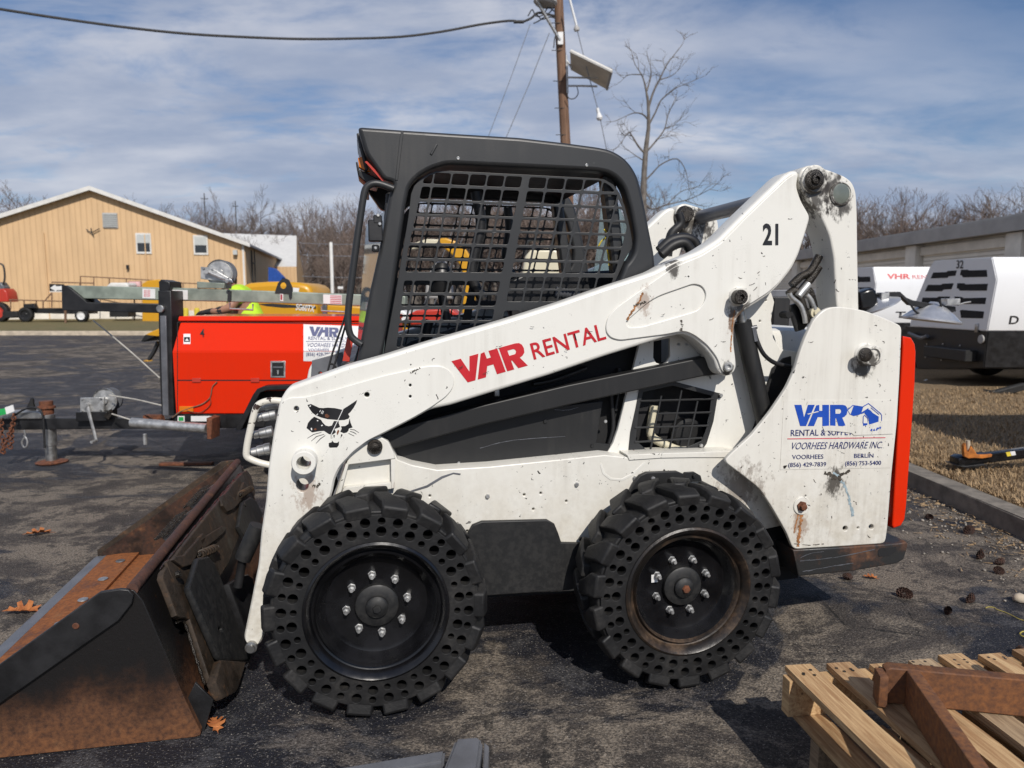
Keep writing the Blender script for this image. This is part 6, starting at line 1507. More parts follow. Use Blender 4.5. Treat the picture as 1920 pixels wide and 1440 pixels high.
# ---------------- bare trees
def tree_mesh(seed, H, trunk_r, depth, spread, twig=.012, first=.3, lean=(0, 0), up=.25, nside=(2, 4)):
    rnd = random.Random(seed)
    bt, bc = bmesh.new(), bmesh.new()
    def grow(p, d, ln, r, lev):
        n = 4 if lev < 2 else 3
        pts, rad = [p], [r]
        end = r * (.62 if lev < depth else .3)
        for i in range(n):
            d = (d + Vector((rnd.uniform(-1, 1), rnd.uniform(-1, 1), rnd.uniform(-.6, .9))) * (.10 + .07 * lev) + Vector((0, 0, up * .12))).normalized()
            p = p + d * ln / n; pts.append(p); rad.append(max(twig * .5, r + (end - r) * (i + 1) / n))
        bm_tube(bt if lev == 0 else bc, pts, rad, 8 if lev == 0 else (5 if lev < 3 else 3), False)
        if lev >= depth: return
        k = rnd.randint(*nside) + (1 if lev == 0 else 0)
        for j in range(k):
            t = rnd.uniform(.35 if lev else .45, 1.0) if j else 1.0
            i = min(n - 1, int(t * n)); q = pts[i].lerp(pts[i + 1], t * n - i)
            ang = rnd.uniform(.35, .95) * spread if j else rnd.uniform(.1, .3)
            az = rnd.uniform(0, 6.283)
            s = d.orthogonal().normalized(); s.rotate(Matrix.Rotation(az, 3, d))
            nd = (d * math.cos(ang) + s * math.sin(ang)).normalized()
            grow(q, nd, ln * rnd.uniform(.55, .8), rad[i] * rnd.uniform(.5, .72), lev + 1)
    grow(Vector((0, 0, 0)), Vector((lean[0], lean[1], 1)).normalized(), H * first, trunk_r, 0)
    out = []
    for bm in (bt, bc):
        me = bpy.data.meshes.new('tree'); bm.to_mesh(me); bm.free(); out.append(me)
    return out
kinds = [tree_mesh(s, 11, .2, 5, 1.0, .022, .33, up=.5, nside=(3, 4)) for s in (1, 2, 5, 8, 13)]
for i, (a, b) in enumerate(kinds):
    a.materials.append(M['bark']); b.materials.append(M['twig'] if i % 2 else M['twigred'])
rnd = random.Random(21)
def plant_tree(k, x, y, s, label, group):
    a, b = kinds[k]
    r = bpy.data.objects.new('bare_tree', None); COL.objects.link(r); r.location = (x, y, 0); r.scale = (s, s, s); r.rotation_euler = (0, 0, rnd.uniform(0, 6.28))
    tag(r, label, 'tree', group)
    for nm, me in (('trunk', a), ('crown', b)):
        o = bpy.data.objects.new(nm, me); COL.objects.link(o); o.parent = r
for i in range(84):
    x = -74 + i * 1.17 + rnd.uniform(-.8, .8)
    plant_tree(rnd.randrange(5), x, rnd.uniform(88, 112), rnd.uniform(1.22, 1.58), 'bare brown tree in the far tree line beyond the warehouse and cab', 'bare trees in the far left tree line')
for i in range(72):
    x = -36 + i * .68 + rnd.uniform(-.7, .7)
    plant_tree(rnd.randrange(5), x, rnd.uniform(64, 84), (rnd.uniform(1.05, 1.32) if x > -12.5 else rnd.uniform(.66, .84)), 'bare grey tree in the wood seen past and through the cab', 'bare trees in the wood behind the cab')
for i in range(40):
    x = 25 + i * .78 + rnd.uniform(-.5, .5)
    plant_tree(rnd.randrange(5), x, 62 + rnd.uniform(-5, 8), rnd.uniform(.84, 1.14), 'bare grey tree rising over the storage building roof', 'bare trees over the storage building')
# understorey of the wood: a dense belt of stems nobody could count
bm = bmesh.new(); r2 = random.Random(4)
for i in range(5200):
    x = r2.uniform(-85, 26); y = r2.uniform(100, 122); h = r2.uniform(2.5, 8.5) * (1 if r2.random() < .8 else 1.25)
    p = Vector((x, y, 0)); q = p + Vector((r2.uniform(-1.6, 1.6), r2.uniform(-1, 1), h)); w_ = r2.uniform(.03, .10)
    a, b = bm.verts.new(p - Vector((w_, 0, 0))), bm.verts.new(p + Vector((w_, 0, 0)))
    m1 = p.lerp(q, .5) + Vector((r2.uniform(-.4, .4), 0, 0)); c, d = bm.verts.new(m1 + Vector((w_ * .7, 0, 0))), bm.verts.new(m1 - Vector((w_ * .7, 0, 0))); e_ = bm.verts.new(q)
    bm.faces.new((a, b, c, d)); bm.faces.new((d, c, e_))
    for _ in range(5):
        t = r2.uniform(.3, .95); s = p.lerp(q, t); u = s + Vector((r2.uniform(-1.4, 1.4), r2.uniform(-.5, .5), r2.uniform(.3, 1.6)))
        bm.faces.new((bm.verts.new(s - Vector((.035, 0, 0))), bm.verts.new(s + Vector((.035, 0, .05))), bm.verts.new(u)))
o = from_bm('woodland_understorey', bm, M['twigred'], None, recalc=False); tag(o, 'dense brown leafless understorey of the far wood', 'woodland', kind='stuff')
# the single taller tree right of the pole
def limb_tree():
    t = thing('bare_tree', 'tall solitary bare tree with crooked limbs behind the cab, right of the utility pole', 'tree', (WY(1208, 500, 30).x, 30, 0))
    off = t.location; r3 = random.Random(5)
    tk = [(1209, 600), (1208, 480), (1206, 370), (1208, 320), (1211, 280), (1216, 240), (1216, 210), (1214, 180)]
    bm = bmesh.new(); bm_tube(bm, [WY(x, y, 30) - off for x, y in tk], [.155, .15, .135, .118, .105, .08, .065, .05], 10)
    from_bm('trunk', bm, M['bark'], t, 60)
    limbs = [([(1214, 185), (1210, 160), (1204, 140), (1192, 120)], .06), ([(1215, 205), (1224, 175), (1236, 150), (1250, 122), (1268, 98)], .065), ([(1216, 225), (1204, 215), (1186, 214), (1160, 226)], .05), ([(1216, 235), (1228, 212), (1238, 190), (1262, 170), (1292, 158)], .05),
             ([(1212, 285), (1232, 262), (1248, 240), (1256, 212), (1268, 186)], .055), ([(1211, 290), (1196, 275), (1184, 258), (1176, 252), (1164, 268)], .06), ([(1208, 340), (1222, 326), (1240, 308), (1268, 298), (1284, 318), (1290, 345)], .05), ([(1205, 300), (1190, 290), (1172, 276)], .035),
             ([(1206, 378), (1222, 392), (1250, 384), (1284, 376), (1310, 366), (1336, 352)], .05), ([(1208, 355), (1218, 372), (1230, 390)], .05), ([(1250, 384), (1276, 360), (1300, 352), (1322, 346)], .03), ([(1213, 170), (1222, 140), (1222, 116)], .045), ([(1204, 140), (1180, 138), (1166, 148)], .03),
             ([(1284, 376), (1310, 384), (1330, 388)], .025), ([(1236, 150), (1262, 140), (1280, 122)], .03), ([(1248, 240), (1262, 236), (1272, 226)], .025), ([(1230, 262), (1240, 258), (1262, 252)], .025)]
    bm = bmesh.new()
    def twigs(p, d, ln, r, lev):
        q = [p]
        for i in range(3):
            d = (d + Vector((r3.uniform(-1, 1), r3.uniform(-1, 1), r3.uniform(-.7, 1))) * .25).normalized(); q.append(q[-1] + d * ln / 3)
        bm_tube(bm, q, [r, r * .8, r * .6, r * .4], 4, False)
        if lev > 0:
            for _ in range(r3.randint(2, 3)):
                s = d.orthogonal(); s.rotate(Matrix.Rotation(r3.uniform(0, 6.28), 3, d)); a = r3.uniform(.3, .9)
                twigs(q[r3.randint(1, 3)], (d * math.cos(a) + s * math.sin(a)).normalized(), ln * r3.uniform(.55, .85), r * .65, lev - 1)
    for pts, r in limbs:
        z = r3.uniform(-.6, .6); P = [WY(x, y, 30) - off for x, y in pts]
        P = [p + Vector((0, z * i / len(P), 0)) for i, p in enumerate(P)]
        P = smooth_path(P, 4); n = len(P)
        bm_tube(bm, P, [r * .8 * (1 - .75 * i / (n - 1)) for i in range(n)], 6, False)
        for i in range(n // 3, n, 3):
            d = (P[min(i + 1, n - 1)] - P[i - 1]).normalized()
            for _ in range(1):
                s = d.orthogonal(); s.rotate(Matrix.Rotation(r3.uniform(0, 6.28), 3, d)); a = r3.uniform(.4, 1.0)
                twigs(P[i], (d * math.cos(a) + s * math.sin(a) + Vector((0, 0, .25))).normalized(), r3.uniform(.35, .7), .010 + r * .10, 2)
        twigs(P[-1], (P[-1] - P[-2]).normalized(), .6, r * .35, 2)
    from_bm('crown', bm, M['bark'], t, 60)
limb_tree()

# ---------------- machines and people behind the trailer
YS = 9.2
SGR = thing('stump_grinder', 'yellow stump grinder behind the light tower, lettered SG60TX', 'machine', (-3.2, YS + .5, 0))
yplate('hood', [(440, 640), (440, 548), (446, 538), (467, 530.5), (500, 528), (529, 527.5), (560, 529.5), (574, 533), (582, 539), (586, 549), (594, 574), (597, 640)], YS, 1.0, M['yellow'], SGR, bevel=.06)
yplate('hood_stripe', [(482, 570), (510, 569), (540, 571), (560, 573), (592, 574), (593, 578), (560, 577), (530, 577), (500, 574)], YS - .003, .002, M['cab'], SGR)
ytext('hood_lettering', 'SG60TX', (554, 581), (590, 585), (555, 569), YS - .004, M['sticker'], SGR, bold=.02, shear=.2)
yplate('hood_label', [(546, 539), (561, 540), (560, 548), (546, 547)], YS - .003, .002, M['sticker'], SGR)
yplate('rear_box', [(613, 572), (652, 574), (700, 576), (700, 640), (613, 640)], YS + .1, .7, M['yellow'], SGR, bevel=.02)
yplate('rear_vent', [(604, 570), (612, 570), (612, 590), (604, 590)], YS + .05, .1, M['grey'], SGR, bevel=.01)
wboxes('track', [(WY(520, 650, YS + .2) * 1 + Vector((0, .1, -.15)), (1.5, .3, .42)), (WY(520, 650, YS + .2) + Vector((0, .8, -.15)), (1.5, .3, .42))], M['rubber'], SGR, .08)
wboxes('undercarriage', [(Vector((WY(545, 640, YS).x, YS + .6, .5)), (1.9, .8, .5))], M['cab'], SGR, .03)
YCH = thing('yellow_chute', 'yellow chute with black rubber lip sticking out left of the mast column', 'chute', (-3.9, 7.4, 0))
yplate('chute', [(272, 628), (283, 622), (298, 616), (330, 612), (330, 640), (297, 631), (288, 631)], 7.4, .35, M['yellow'], YCH, bevel=.01)
yplate('rubber_lip', [(264, 640), (272, 628), (291, 630), (279, 636), (268, 641)], 7.38, .4, M['rubber'], YCH, bevel=.004)
yplate('support_leg', [(293, 640), (296, 645), (288, 662), (279, 676), (275, 674), (285, 658)], 7.5, .05, M['cab'], YCH)
wlathe('support_foot', cylprof(.09, .02), G(278, 677), (0, 0, 1), M['yellow'], YCH, 16)
yplate('stand', [(318, 640), (328, 640), (328, 672), (318, 672)], 7.5, .06, M['cab'], YCH)

# worker leaning over behind the trailer
def skin_body(name, joints, edges, mat, parent, root=0, sub=1):
    me = bpy.data.meshes.new(name); me.from_pydata([j[0] for j in joints], edges, [])
    o = bpy.data.objects.new(name, me); COL.objects.link(o); o.parent = parent
    me.materials.append(mat)
    o.modifiers.new('skin', 'SKIN'); sv = me.skin_vertices[0].data
    for i, j in enumerate(joints):
        r = j[1]; sv[i].radius = r if isinstance(r, tuple) else (r, r)
        sv[i].use_root = (i == root)
    s = o.modifiers.new('sub', 'SUBSURF'); s.levels = s.render_levels = sub
    for m in o.modifiers:
        if m.type == 'SKIN': m.use_smooth_shade = True
    return o
YW = 7.6
PR = thing('person', 'worker in a lime green shirt and black gloves bending behind the light tower trailer', 'person', (WY(462, 600, YW).x, YW, 0))
def pw(x, y, dy=0.0): return tuple(WY(x, y, YW + dy) - PR.location)
pel = Vector((.14, 0, .93)); 
J = [(tuple(pel), (.155, .125)), ((.08, 0, 1.08), (.155, .12)), (pw(458, 572), (.17, .13)), (pw(447, 552), (.18, .13)), (pw(436, 541), (.09, .085)), (pw(428, 537), (.06, .06)),       # 0-5 trunk, neck
     (pw(424, 532), (.085, .09)), (pw(421, 526), (.075, .085)),                                                                                                        # 6,7 head
     (pw(444, 553, -.19), .065), (pw(432, 578, -.26), .05), (pw(408, 584, -.24), .042), (pw(396, 584, -.2), .034),                                                      # 8-11 near arm reaching
     (pw(450, 550, .2), .065), (pw(478, 572, .28), .05), (pw(440, 590, .22), .042), (pw(404, 588, .12), .034),                                                         # 12-15 far arm
     ((.16, -.1, .88), .1), ((.10, -.12, .48), .075), ((.17, -.13, .09), .05), ((.02, -.14, .04), .04),
     ((.16, .1, .88), .1), ((.20, .12, .48), .075), ((.30, .13, .09), .05), ((.15, .14, .04), .04)]
Ed = [(0, 1), (1, 2), (2, 3), (3, 4), (4, 5), (5, 6), (6, 7), (3, 8), (8, 9), (9, 10), (10, 11), (3, 12), (12, 13), (13, 14), (14, 15), (0, 16), (16, 17), (17, 18), (18, 19), (0, 20), (20, 21), (21, 22), (22, 23)]
skin_body('body', J, Ed, M['skin'], PR, 0, 2)
skin_body('shirt', [(tuple(pel + Vector((0, 0, .06))), (.175, .145)), ((.08, 0, 1.08), (.175, .14)), (pw(458, 572), (.19, .15)), (pw(447, 552), (.195, .15)), (pw(438, 543), (.12, .10)), (pw(444, 553, -.19), .085), (pw(438, 566, -.24), .075), (pw(450, 550, .2), .085), (pw(462, 560, .25), .075)],
          [(0, 1), (1, 2), (2, 3), (3, 4), (3, 5), (5, 6), (3, 7), (7, 8)], M['hivis'], PR, 0, 2)
skin_body('trousers', [(tuple(pel), (.17, .14)), ((.16, -.1, .86), .115), ((.10, -.12, .48), .09), ((.17, -.13, .12), .075), ((.16, .1, .86), .115), ((.20, .12, .48), .09), ((.30, .13, .12), .075)], [(0, 1), (1, 2), (2, 3), (0, 4), (4, 5), (5, 6)], M['trouser'], PR, 0, 2)
def glove(wrist, d):
    d = Vector(d).normalized(); side = d.cross(Vector((0, 0, 1))).normalized(); up = side.cross(d)
    wv = Vector(wrist); j = [(tuple(wv - d * .05), .042), (tuple(wv + d * .05), (.042, .03)), (tuple(wv + d * .085), (.045, .026))]; e_ = [(0, 1), (1, 2)]
    for i in range(4):
        b = wv + d * .09 + side * (i - 1.5) * .022; ln = (.075, .085, .08, .06)[i]
        k = len(j); j += [(tuple(b + d * ln * .45), .0115), (tuple(b + d * ln * .8 - up * ln * .35), .0105), (tuple(b + d * ln * .8 - up * ln * .7), .009)]; e_ += [(2, k), (k, k + 1), (k + 1, k + 2)]
    k = len(j); j += [(tuple(wv + d * .05 + side * .055), .014), (tuple(wv + d * .09 + side * .07 - up * .02), .012)]; e_ += [(1, k), (k, k + 1)]
    return skin_body('glove', j, e_, M['glove'], PR, 0, 1)
glove(pw(396, 584, -.2), (-1, .05, -.12)); glove(pw(404, 588, .12), (-1, -.1, .1))
skin_body('sleeve_guard', [(pw(426, 580, -.25), .058), (pw(412, 583.5, -.24), .052), (pw(404, 584, -.22), .046)], [(0, 1), (1, 2)], M['glove'], PR, 0, 1)
hd = Vector(pw(422.5, 529))
bm = bmesh.new(); bmesh.ops.create_uvsphere(bm, u_segments=20, v_segments=12, radius=.105, matrix=Matrix.Translation(hd + Vector((.012, 0, .02))) @ Matrix.Diagonal((1.05, .85, .95, 1)))
from_bm('hair', bm, M['hair'], PR, 80)
for s in (-1, 1):
    bm = bmesh.new(); bmesh.ops.create_uvsphere(bm, u_segments=10, v_segments=6, radius=.028, matrix=Matrix.Translation(hd + Vector((.0, s * .092, -.015))) @ Matrix.Diagonal((.7, .4, 1.2, 1)))
    from_bm('ear', bm, M['skin'], PR, 80)
    bm = bmesh.new(); bmesh.ops.create_uvsphere(bm, u_segments=8, v_segments=6, radius=.013, matrix=Matrix.Translation(hd + Vector((-.092, s * .034, -.03))))
    from_bm('eye', bm, M['sticker'], PR, 80)
bm = bmesh.new(); bm_tube(bm, [hd + Vector((-.095, 0, -.02)), hd + Vector((-.125, 0, -.055)), hd + Vector((-.10, 0, -.062))], [.010, .017, .012], 8)
from_bm('nose', bm, M['skin'], PR, 60)
bm = bmesh.new(); bm_tube(bm, [hd + Vector((-.088, -.025, -.088)), hd + Vector((-.097, 0, -.088)), hd + Vector((-.088, .025, -.088))], .006, 6)
from_bm('mouth', bm, M['rustbolt'], PR, 60)
for y_ in (-.14, .14):
    box('boot', (.02 + (.15 if y_ > 0 else 0) + .04, y_, .05), (.28, .1, .1), M['black'], PR, bevel=.03)

# machines glimpsed through the cab
EX = thing('yellow_excavator', 'yellow excavator with bent boom seen through the cab mesh', 'excavator', (-1.6, 15.4, 0))
yplate('boom', [(822, 447), (836, 446), (854, 452), (874, 468), (886, 488), (893, 530), (890, 570), (884, 620), (864, 620), (868, 560), (870, 520), (862, 496), (848, 478), (826, 460)], 15, .35, M['yellow'], EX, bevel=.03)
yplate('dipper', [(770, 458), (800, 448), (828, 449), (824, 458), (790, 464), (772, 468)], 15.1, .25, M['cream'], EX, bevel=.02)
yplate('cab', [(800, 520), (815, 492), (830, 486), (842, 520), (846, 560), (796, 560)], 15.4, .9, M['fascia'], EX, bevel=.05)
yplate('house', [(720, 592), (730, 584), (800, 580), (930, 580), (960, 590), (960, 612), (720, 612)], 15.2, 1.4, M['fascia'], EX, bevel=.08)
wboxes('track', [(Vector((-1.6, 15.3, .35)), (2.6, .45, .7)), (Vector((-1.6, 16.9, .35)), (2.6, .45, .7))], M['rubber'], EX, .12)
CM = thing('cream_roller', 'cream painted roller machine seen through the rear of the cab mesh', 'roller', (.45, 12, 0))
yplate('body', [(976, 530), (985, 480), (996, 467), (1040, 464), (1058, 474), (1066, 500), (1066, 560), (976, 560)], 11.6, 1.0, M['cream'], CM, bevel=.06)
yplate('hood', [(930, 590), (936, 560), (960, 546), (1090, 546), (1110, 590)], 11.7, .9, M['cream'], CM, bevel=.05)
yplate('headlamp', [(1047, 478), (1057, 476), (1060, 490), (1050, 492)], 11.58, .03, M['alum'], CM, bevel=.008)
wlathe('drum', [(0, 0), (.36, 0), (.4, .03), (.4, 1.0), (.36, 1.03), (0, 1.03)], (-.15, 11.6, .4), (0, 1, 0), M['grey'], CM, 36)
wlathe('drum', [(0, 0), (.36, 0), (.4, .03), (.4, 1.0), (.36, 1.03), (0, 1.03)], (1.1, 11.6, .4), (0, 1, 0), M['grey'], CM, 36)
wtube('roll_bar', [WY(986, 480, 11.8), WY(990, 452, 11.8), WY(1020, 450, 11.8)], .03, M['cab'], CM, 8, 3)
RM = thing('red_trailer_mower', 'red and white machine low behind the loader cab', 'machine', (-1.35, 8.4, 0))
yplate('frame', [(765, 590), (780, 582), (845, 578), (860, 590), (855, 606), (770, 610)], 8.2, .6, M['red'], RM, bevel=.02)
yplate('tank', [(742, 584), (756, 582), (766, 590), (764, 606), (744, 606)], 8.2, .4, M['sticker'], RM, bevel=.02)
yplate('engine', [(735, 612), (760, 604), (775, 622), (772, 652), (738, 652)], 8.25, .5, M['yellow'], RM, bevel=.02)
wboxes('base', [(Vector((-1.3, 8.5, .55)), (1.0, .5, .2))], M['cab'], RM, .02)
for x in (-1.65, -.95): wheel_simple(RM, (x, 8.2, .26), (0, 1, 0), .26, .16)

# ---------------- far left: tractor, utility trailer, arrow sign, pipe fence, yellow bin
Y7 = 36.5
TRC = thing('red_tractor', 'small red tractor with black roll bar at the left edge of the picture', 'tractor', (-26.4, Y7 + .5, .14))
yplate('hood', [(-60, 560), (-55, 548), (6, 541), (12, 548), (15, 562), (15, 566), (-60, 568)], Y7, .8, M['red'], TRC, bevel=.05)
yplate('seat_and_console', [(-12, 548), (-8, 530), (0, 529), (7, 538), (7, 552), (-12, 556)], Y7 + .1, .5, M['grey'], TRC, bevel=.05)
wtube('roll_bar', [WY(x, y, Y7 + .2) for x, y in [(-14, 548), (-12, 500), (-6, 495), (2, 495), (7, 501), (9, 520), (6, 534)]], .045, M['cab'], TRC, 8, 3)
for x, r in ((-48, .40), (-2, .5)): wheel_simple(TRC, (WY(x, 590, Y7).x, Y7 - .1, .14 + r), (0, 1, 0), r, .35, M['red'])
yplate('mower_deck', [(4, 584), (30, 583), (34, 594), (4, 597)], Y7 - .1, 1.0, M['greycover'], TRC, bevel=.03)
UT = thing('utility_trailer', 'black open utility trailer with pipe rails parked on the far verge', 'trailer', (-24, Y7 + .6, .14))
yplate('deck', [(47, 578), (150, 578), (150, 589), (47, 587)], Y7, 1.6, M['black'], UT, bevel=.02)
for a, b in (((17, 562), (118, 565)), ((68, 564), (68, 578)), ((81, 564), (81, 578)), ((20, 562), (20, 580)), ((97, 549), (97, 577)), ((97, 549), (83, 565)), ((97, 529), (175, 531)), ((45, 563), (45, 578)), ((150, 531), (150, 578))):
    wtube('rail', [WY(*a, Y7 + .1), WY(*b, Y7 + .1)], .03, M['pole'], UT, 6)
yplate('plate_holder', [(53, 582), (62, 582), (65, 588), (53, 588)], Y7 - .03, .02, M['sticker'], UT)
wheel_simple(UT, (WY(52, 586, Y7).x, Y7 - .25, .14 + .38), (0, 1, 0), .38, .25, M['black'])
wheel_simple(UT, (WY(157, 593, Y7).x, Y7 - .25, .14 + .33), (0, 1, 0), .33, .25)
yplate('fender', [(44, 570), (62, 569), (66, 578), (43, 578)], Y7 - .25, .3, M['black'], UT, bevel=.02)
AS = thing('arrow_sign', 'small black sign with a white left pointing arrow standing by the utility trailer', 'sign', (WY(104, 600, Y7 - 1).x, Y7 - 1, .14))
yplate('board', [(92, 532), (120, 533), (120, 547), (93, 547)], Y7 - 1, .04, M['black'], AS)
yplate('arrow', [(94, 540), (103, 534), (105, 537), (119, 536), (119, 544), (106, 544), (106, 547)], Y7 - 1.02, .02, M['sticker'], AS)
yplate('border', [(93, 546), (120, 546), (120, 547.5), (93, 547.5)], Y7 - 1.02, .02, M['sticker'], AS)
wtube('post', [WY(122, 546, Y7 - 1), WY(123, 606, Y7 - 1)], .06, M['pole'], AS, 8)
PF = thing('pipe_fence', 'thin brown pipe fence in front of the warehouse wall', 'fence', (-23, 41, .14))
for a, b in (((151, 518), (245, 523)), ((245, 523), (310, 527)), ((310, 529), (372, 532)), ((151, 518), (151, 560)), ((176, 519), (176, 560)), ((205, 521), (205, 560)), ((237, 523), (237, 560)), ((151, 540), (372, 545)), ((343, 530), (343, 560)), ((372, 532), (372, 565))):
    wtube('pipe', [WY(*a, 41), WY(*b, 41)], .03, M['pole'], PF, 6)
YB_ = thing('yellow_bin', 'yellow bin standing behind the folded mast in front of the warehouse', 'bin', (WY(282, 560, 38).x, 38, .14))
yplate('bin_body', [(266, 532), (276, 526), (297, 524), (302, 528), (302, 606), (266, 606)], 38, 1.2, M['yellow'], YB_, bevel=.05)
WT_ = thing('white_tank', 'long white tank lying behind the folded mast near the warehouse', 'tank', (WY(220, 560, 38).x, 38, .14))
yplate('tank_body', [(199, 536), (206, 530), (236, 530), (240, 534), (240, 560), (199, 560)], 38, 1.0, M['trimwhite'], WT_, bevel=.1)
wboxes('cradle', [(WY(220, 575, 38) + Vector((0, .5, -.2)), (1.0, .8, .7))], M['greycover'], WT_)
PS_ = thing('pink_notice', 'pale pink notice board on the pipe fence next to the yellow bin', 'sign', (WY(252, 560, 39).x, 39, .14))
yplate('board', [(240, 527), (265, 527), (265, 538), (240, 538)], 39, .05, M['skin'], PS_)
yplate('panel', [(242, 528), (263, 528), (263, 537), (242, 537)], 38.98, .03, plain('pale_pink_panel', (.62, .40, .40), .6), PS_)
wtube('post', [WY(252, 537, 39), WY(252, 604, 39)], .04, M['pole'], PS_, 6)
for i, (x, c) in enumerate(((347, 'string'), (368, 'string'))):
    b_ = thing('yellow_bollard', 'thin yellow bollard seen under the folded mast, %s' % ('left one of two' if i == 0 else 'right one of two'), 'bollard', (WY(x, 560, 24).x, 24, 0), group='yellow bollards behind the trailer')
    wlathe('post', [(.09, 0), (.09, .95), (.07, 1.02), (0, 1.04)], b_.location, (0, 0, 1), M['string'], b_, 16)
WP = thing('white_post', 'white utility post standing before the brown wood left of the cab', 'post', (WY(623, 540, 48).x, 48, 0))
wlathe('shaft', [(.12, 0), (.11, 5.0), (.08, 5.05), (0, 5.06)], WP.location, (0, 0, 1), M['trimwhite'], WP, 14)
wboxes('sign_plate', [(WP.location + Vector((.55, 0, 2.05)), (.35, .04, .16))], M['sticker'], WP)
for i, y in enumerate((458, 480, 520)):
    w_ = tube('fence_wire', [WY(566, y - 2, 48.2), WY(623, y, 48.2), WY(690, y + 1, 48.2)], .018, M['wirelight'], None, 5)
    tag(w_, ('topmost', 'middle', 'lowest')[i] + ' of three thin wires running past the white utility post', 'wire', 'wires at the white post')

# ---------------- pallets, rusty frame and grey bar in the foreground
def pallet(label, x, y, z, rz, seed, mats):
    t = thing('wooden_pallet', label, 'pallet', (x, y, z), R(rz), 'stacked wooden pallets'); rn = random.Random(seed)
    W_, D_ = 1.02, 1.2
    for i in range(9):
        bx = .036 + i * .1215; m_ = mats[i % len(mats)]
        bm = bmesh.new(); bm_box(bm, (bx + rn.uniform(-.004, .004), -D_ / 2 + rn.uniform(-.008, .008), .134), (.078 + rn.uniform(-.008, .006), D_ + rn.uniform(-.02, .02), .018), Matrix.Rotation(rn.uniform(-.008, .008), 3, 'Z'))
        bmesh.ops.subdivide_edges(bm, edges=[e_ for e_ in bm.edges if abs((e_.verts[0].co - e_.verts[1].co).y) > .5], cuts=14)
        for v in bm.verts:
            v.co.x += noise.noise(v.co * 7 + Vector((i * 3, 0, 0))) * .006; v.co.z += noise.noise(v.co * 5 + Vector((0, i * 5, 0))) * .003
        bmesh.ops.rotate(bm, verts=bm.verts[:], cent=(0, 0, 0), matrix=Matrix.Identity(3))
        # turn the board so that the grain of its wood runs along it
        o = from_bm('deck_board', bm, m_, t, 40)
        hd_ = bmesh.new()
        for yy in (-.03, -.05, -.6, -D_ + .04):
            for dx in (-.018, .018):
                bm_lathe(hd_, [(.0045, 0), (.0045, .0012), (0, .0012)], (bx + dx + rn.uniform(-.006, .006), yy + rn.uniform(-.008, .008), .1433), (0, 0, 1), 8)
        hn = from_bm('nail_heads', hd_, M['grease'], o); hn['kind'] = 'stuff'
    for yy in (-.022, -D_ / 2, -D_ + .022):
        bm = bmesh.new()
        bm_box(bm, (W_ / 2 + .01, yy, .0695), (W_ + .06, .038, .108))
        from_bm('stringer', bm, mats[0], t, 40)
    for i in range(4):
        box('bottom_board', (.05 + i * .31, -D_ / 2, .0075), (.09, D_ - .01, .014), mats[-1], t, bevel=.001)
    return t
def woodY(name, c1, c2):
    b = NB(name)
    g = b.noise(b.co((30, 1.6, 30)), 2.6, 6, 0.65, 0.8); f = b.noise(b.co((5, 1.5, 5)), 2.3, 4, 0.6)
    col = b.mix(b.ramp(g, 0.34, 0.66), c1, c2)
    col = b.mix(b.math('MULTIPLY', b.ramp(f, 0.5, 0.72), 0.55), col, tuple(x * 0.45 for x in c1))
    kn = b.vor(b.co((6, 1.8, 6)), 2.2)
    col = b.mix(b.ramp(kn, .10, .04), col, (.10, .045, .02))
    b.bump(g, 0.5, 0.003)
    return b.out(col, 0.75)
M['boardA'] = woodY('pallet_pine_board', (0.33, 0.185, 0.085), (0.57, 0.39, 0.205))
M['boardB'] = woodY('pallet_brown_board', (0.27, 0.15, 0.07), (0.45, 0.29, 0.15))
M['boardD'] = woodY('silvered_board', (0.24, 0.165, 0.10), (0.42, 0.31, 0.19))
M['boardC'] = woodY('weathered_grey_board', (0.16, 0.11, 0.07), (0.30, 0.22, 0.14))
pallet('upper pale pine pallet carrying the rusty steel frame', .808, 1.955, .146, 8, 5, [M['boardA'], M['boardB'], M['boardA'], M['boardD'], M['boardA']])
pallet('lower weathered pallet underneath the pale pine one', .862, 1.875, .0, 11, 9, [M['boardC'], M['boardB'], M['boardC']])
SF = thing('rusty_steel_frame', 'welded frame of rusty brown steel bars lying on the upper pallet', 'frame', (1.006, 1.795, .292), R(-11))
me = plate_me([(-.015, 0), (.62, 0), (.62, .10), (-.004, .10), (-.015, .092)], [], (0, -.032, 0), (1, 0, 0), (0, 0, 1), .034, .004); finish('far_bar', me, M['frame_rust'], SF, 35)
me = plate_me([(0.033, 0), (.62, 0), (.62, .0985), (.033, .0985)], [], (.034, 0, 0), (0, -1, 0), (0, 0, 1), .034, .004); finish('side_bar', me, M['frame_rust'], SF, 35)
me = plate_me([(0.033, 0), (.62, 0), (.62, .0985), (.033, .0985)], [], (.45, 0, 0), (0, -1, 0), (0, 0, 1), .034, .004); finish('side_bar', me, M['frame_rust'], SF, 35)
box('corner_tab', (-.026, -.035, .045), (.022, .05, .085), M['frame_rust'], SF, bevel=.003)
lathe('hinge_tube', cylprof(.022, .14), (.43, .03, .05), (0, 0, 1), M['frame_rust'], SF, 18)
GB = thing('grey_steel_bar', 'grey painted steel box bar with welded end block in the near foreground', 'steel bar', (-.15, 1.5, 0))
def gb(px, z): return [G(x, y, z) - GB.location for x, y in px]
